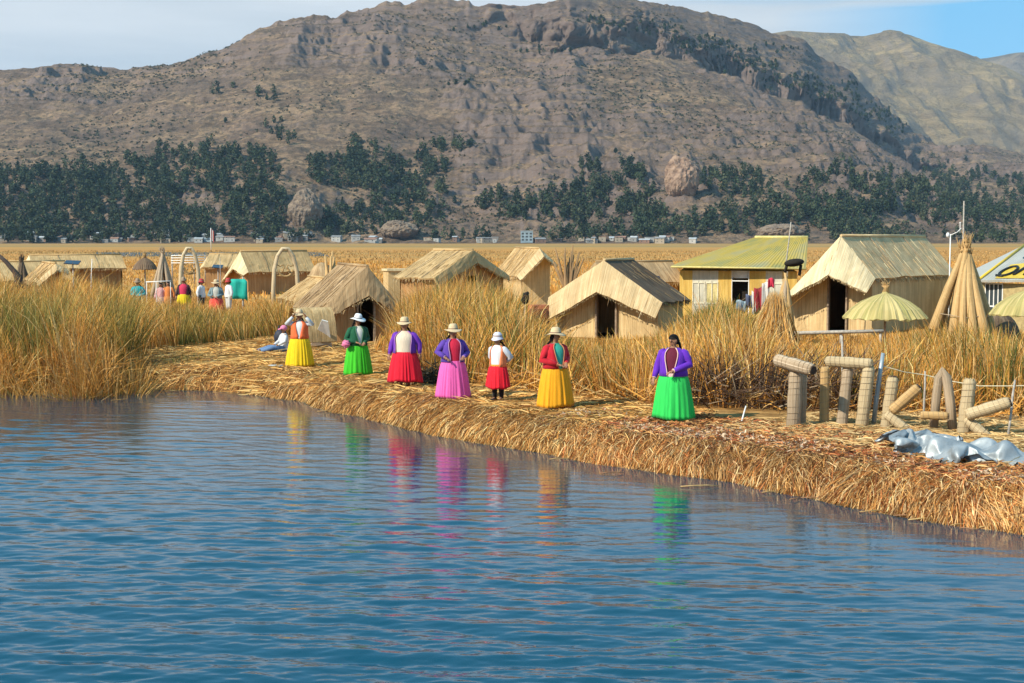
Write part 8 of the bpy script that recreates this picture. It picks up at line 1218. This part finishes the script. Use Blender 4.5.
    if trousers is not None:
        for (hp,kn,an,to) in legs: mb=MB(); mb.tube([Vector(hp)+Vector((0,0,.12)),hp,kn,Vector(an)+Vector((0,0,.03))],[.11,.10,.075,.062],12,jit=.03); mb.build('trouser_leg',cloth(trousers),T)
    if stockings is not None:
        for (hp,kn,an,to) in legs: mb=MB(); mb.tube([kn,Vector(kn).lerp(Vector(an),.35),an],[.066,.064,.044],12); mb.build('stocking',cloth(stockings),T)
    for (hp,kn,an,to) in legs:
        mb=MB(); mb.tube([Vector(an)+Vector((0,.05,-.035)),Vector(an)+Vector((0,0,-.02)),Vector(to)+Vector((0,.03,0)),Vector(to)+Vector((0,-.03,-.008))],[.035,.046,.046,.028],10,sq=.75); mb.build('shoe',M['shoe'],T)
    if hat is not None:
        hm,br,kind=hat; mb=MB(); R=[]; n=30
        pr_=[(.01,.155),(.055,.150),(.080,.130),(.092,.085),(.098,.040),(.12,.032),(br*.85,.018),(br,.010),(br*.99,.002),(.11,.018),(.09,.02)] if kind!='cap' else [(.01,.135),(.06,.128),(.092,.09),(.102,.04),(.107,.0),(.135,-.03),(.137,-.04),(.10,-.01)]
        for r_,z in pr_: R.append([HX((r_*math.cos(a),r_*1.06*math.sin(a),z+ (.022*math.cos(2*a)*(r_/br)**2 if r_>.13 else 0)+.03)) for a in np.linspace(0,2*PI,n+1)[:-1]])
        mb.loft(R,cap=(True,False)); h_=mb.build('hat',hm,T)
        mb=MB(); mb.loft([[HX((r_*math.cos(a),r_*1.06*math.sin(a),z)) for a in np.linspace(0,2*PI,25)[:-1]] for r_,z in ((.103,.068),(.100,.092))]); mb.build('hat_band',cloth((.30,.2,.14)) if kind!='white' else cloth((.2,.2,.22)),h_)
    if backpack is not None:
        mb=MB(); mb.ball((0,-.17 if backpack[1]<0 else .17,1.08),(.13,.09,.17),nu=12,nv=8); mb.build('sling_bundle',cloth(backpack[0]),T)
    return T
def feet(px,py): 
    g=gp(px,py,.45); return Vector((g.x,g.y,gz(g.x,g.y)+.02))
SH=M['straw_hat']
G='women standing in a row along the bank'
person('woman in yellow skirt and orange vest raising both hands to her straw hat',feet(300,368),.05,.95,skirt=(.84,.56,.01),jacket=(.85,.16,.05),vest=True,shirt=(.72,.72,.72),sleeves=(.62,.66,.70),waistband=(.75,.75,.72),hat=(SH,.19,'s'),pose='eyes',hem=.03,group=G,open_=.42,vn=.05,hr=.385)
person('woman in bright green skirt, dark green jacket and white hat',feet(358,377),.4,.955,skirt=(.05,.50,.02),jacket=(.01,.10,.045),shirt=(.72,.70,.64),waistband=(.75,.75,.72),hat=(M['white_hat'],.19,'white'),pose='front',yaw=.5,hem=.05,head_tilt=.18,group=G,trim=(.08,.2,.1),open_=.45,vn=.1,hr=.37)
person('stout woman in red skirt and purple cardigan over a cream top, arms hanging',feet(405,389),-.15,1.0,skirt=(.66,.008,.03),jacket=(.16,.035,.42),shirt=(.72,.60,.46),hat=(SH,.17,'s'),pose='down',hem=.15,wide=1.08,trim=(.45,.2,.5),group=G,open_=.75,vn=.9,hr=.36)
person('woman in pink skirt and purple-blue jacket over a red shirt, hands at her waist',feet(453,400),.3,.985,skirt=(.84,.13,.44),jacket=(.11,.05,.36),shirt=(.60,.02,.06),hat=(SH,.185,'s'),pose='hips',hem=.03,trim=(.5,.3,.5),group=G,open_=.55)
person('girl in short red skirt and orange vest with black stockings and pale cap',feet(498,402),-.5,.90,skirt=(.74,.012,.03),jacket=(.85,.25,.10),vest=True,shirt=(.72,.74,.76),sleeves=(.60,.66,.74),waistband=(.85,.32,.06),hat=(M['lilac_hat'],.15,'cap'),pose='back',hem=.30,hr=.335,wide=.80,stockings=(.015,.012,.015),group=G,open_=.75)
person('woman in golden orange skirt and red jacket with teal shirt, looking aside',feet(555,409),.5,1.0,skirt=(.86,.37,.012),jacket=(.55,.015,.03),shirt=(.05,.42,.32),waistband=(.10,.42,.26),hat=(SH,.185,'s'),pose='front',yaw=.7,hem=.03,trim=(.60,.25,.12),group=G,open_=.5,vn=.3,hr=.365)
person('bareheaded woman in emerald green skirt and purple jacket, rightmost of the row',feet(673,422),-.35,1.05,skirt=(.03,.58,.10),jacket=(.13,.025,.46),shirt=(.12,.01,.03),waistband=(.70,.5,.5),pose='one',yaw=-.45,hem=.05,trim=(.80,.50,.45),head_tilt=.25,group=G,open_=.5,vn=.35,hr=.36)
# pink pompoms held by two of the women
def pompom(label,p,r=.085):
    o_=Vector(p); mb=MB(); mb.ball((0,0,0),(r,r,r*.95),nu=18,nv=12); P_=[]
    for i in range(70):
        d=Vector((random.gauss(0,1),random.gauss(0,1),random.gauss(0,1))).normalized(); mb.tube([d*r*.8,d*r*1.18],[.014,.006],5)
    o=mb.build('pompom',cloth((.80,.22,.38))); o.location=o_; tag(o,label,'pompom')
p=gp(358,377,.45); pompom('pink woollen ball at the right hand of the woman in green',at(346,344,p.y-.25),.09)
# background people, standing among the reeds
def bg(label,px,py,d,**k):
    p=at(px,py,d); return person(label,(p.x,d,.45),k.pop('rz',0),k.pop('s',1.05),group='people standing among the reeds at left',**k)
bg('person in turquoise top and pale green skirt with dark hat, alone in the left reeds',138,300,60,skirt=(.25,.55,.38),jacket=(.02,.40,.45),shirt=(.02,.4,.45),hat=(M['wood'],.16,'s'),wide=.85,pose='front')
bg('person in pink-red top and yellow skirt under the left arch, dark hat',184,310,64,skirt=(.80,.60,.02),jacket=(.06,.03,.04),shirt=(.6,.04,.10),hat=(M['wood'],.15,'s'),pose='down',open_=.9,s=1.02)
bg('person in white shirt, dark trousers and red cap right of the left arch',201.5,312,62,trousers=(.07,.09,.08),shirt=(.75,.75,.75),hat=(cloth((.45,.04,.05)),.15,'cap'),pose='down',rz=1.2,wide=.78,braids=False,s=1.02)
bg('person in straw hat and coral red skirt between the two white-clad ones',216.5,314,60,skirt=(.78,.09,.07),jacket=(.18,.26,.28),shirt=(.5,.5,.45),hat=(SH,.20,'s'),pose='front',s=1.02)
bg('person all in white with a red cap, nearest the teal cloth',229,310,62,trousers=(.62,.62,.60),shirt=(.74,.74,.74),hat=(cloth((.5,.05,.05)),.15,'cap'),pose='down',rz=-.9,wide=.78,braids=False,s=1.04)
bg('person in pale pink standing inside the white pole frame',161,306,63,wide=.8,skirt=(.6,.4,.35),shirt=(.70,.38,.38),pose='down',s=.92)
bg('person in orange standing at the right post of the white pole frame',168.5,304,63,wide=.8,skirt=(.62,.25,.08),shirt=(.70,.22,.06),pose='down',s=.95)
p=at(658,292,52); person('dark-clad person with hood standing behind the tent-like hut',(p.x,52.5,.45),.6,1.25,skirt=(.03,.03,.06),jacket=(.035,.035,.09),shirt=(.04,.04,.09),hat=(cloth((.03,.03,.06)),.14,'cap'),pose='front',group=None)
# child sitting on the straw behind the first woman
def seated(label,pos,rz,s,shirt,trousers,hatc):
    T=thing('person',label,'person',pos,rz); T.scale=(s,s,s); dz=-.68
    J=dict(hip=.80+dz,waist=.93+dz,chest=1.08+dz,sh=1.20+dz,neck=1.265+dz,elR=(-.22,-.06,1.02+dz),wrR=(-.14,-.25,.92+dz),elL=(.22,-.06,1.02+dz),wrL=(.14,-.25,.92+dz))
    legs=[((sx*.09,-.04,.10),(sx*.12,-.42,.16),(sx*.11,-.80,.07),(sx*.11,-.86,.15)) for sx in (-1,1)]
    body_mesh(T,J,legs,0)
    for (hp,kn,an,to) in legs: mb=MB(); mb.tube([hp,kn,an],[.11,.08,.055],10); mb.build('trouser_leg',cloth(trousers),T)
    mb=MB(); mb.loft([[(rx*math.cos(a),ry*math.sin(a),z+dz) for a in np.linspace(0,2*PI,21)[:-1]] for z,rx,ry in ((.76,.17,.16),(.99,.155,.13),(1.15,.17,.125),(1.235,.12,.09),(1.26,.07,.065))]); 
    for sx,el,wr in ((-1,J['elR'],J['wrR']),(1,J['elL'],J['wrL'])): mb.tube([(sx*.15,0,1.19+dz),el,wr],[.06,.05,.036],9)
    mb.build('shirt',cloth(shirt),T)
    mb=MB(); mb.ball((0,.0,1.42+dz),(.10,.11,.09)); mb.tube([(0,-.08,1.40+dz),(0,-.17,1.385+dz)],[.07,.06],10,sq=.3); mb.build('hat',cloth(hatc),T)
    return T
g_=gp(284,353,.45); seated('child in pink hat and white shirt sitting on the straw behind the woman in yellow',(g_.x,g_.y,.47),-1.0,.95,(.66,.68,.70),(.14,.24,.42),(.78,.25,.42))
g_=gp(279,347,.45)
mb=MB(); mb.ball((0,0,.26),(.22,.17,.27),nu=14,nv=9); mb.tube([(-.1,0,.45),(-.06,0,.62),(.06,0,.62),(.1,0,.45)],.02,6); o=mb.build('bag',m_plain('bag_black',(.03,.035,.06),.6,.4,9,bump=.4)); o.location=(g_.x,g_.y+.4,.45); tag(o,'black bag standing on the straw behind the seated child','bag')
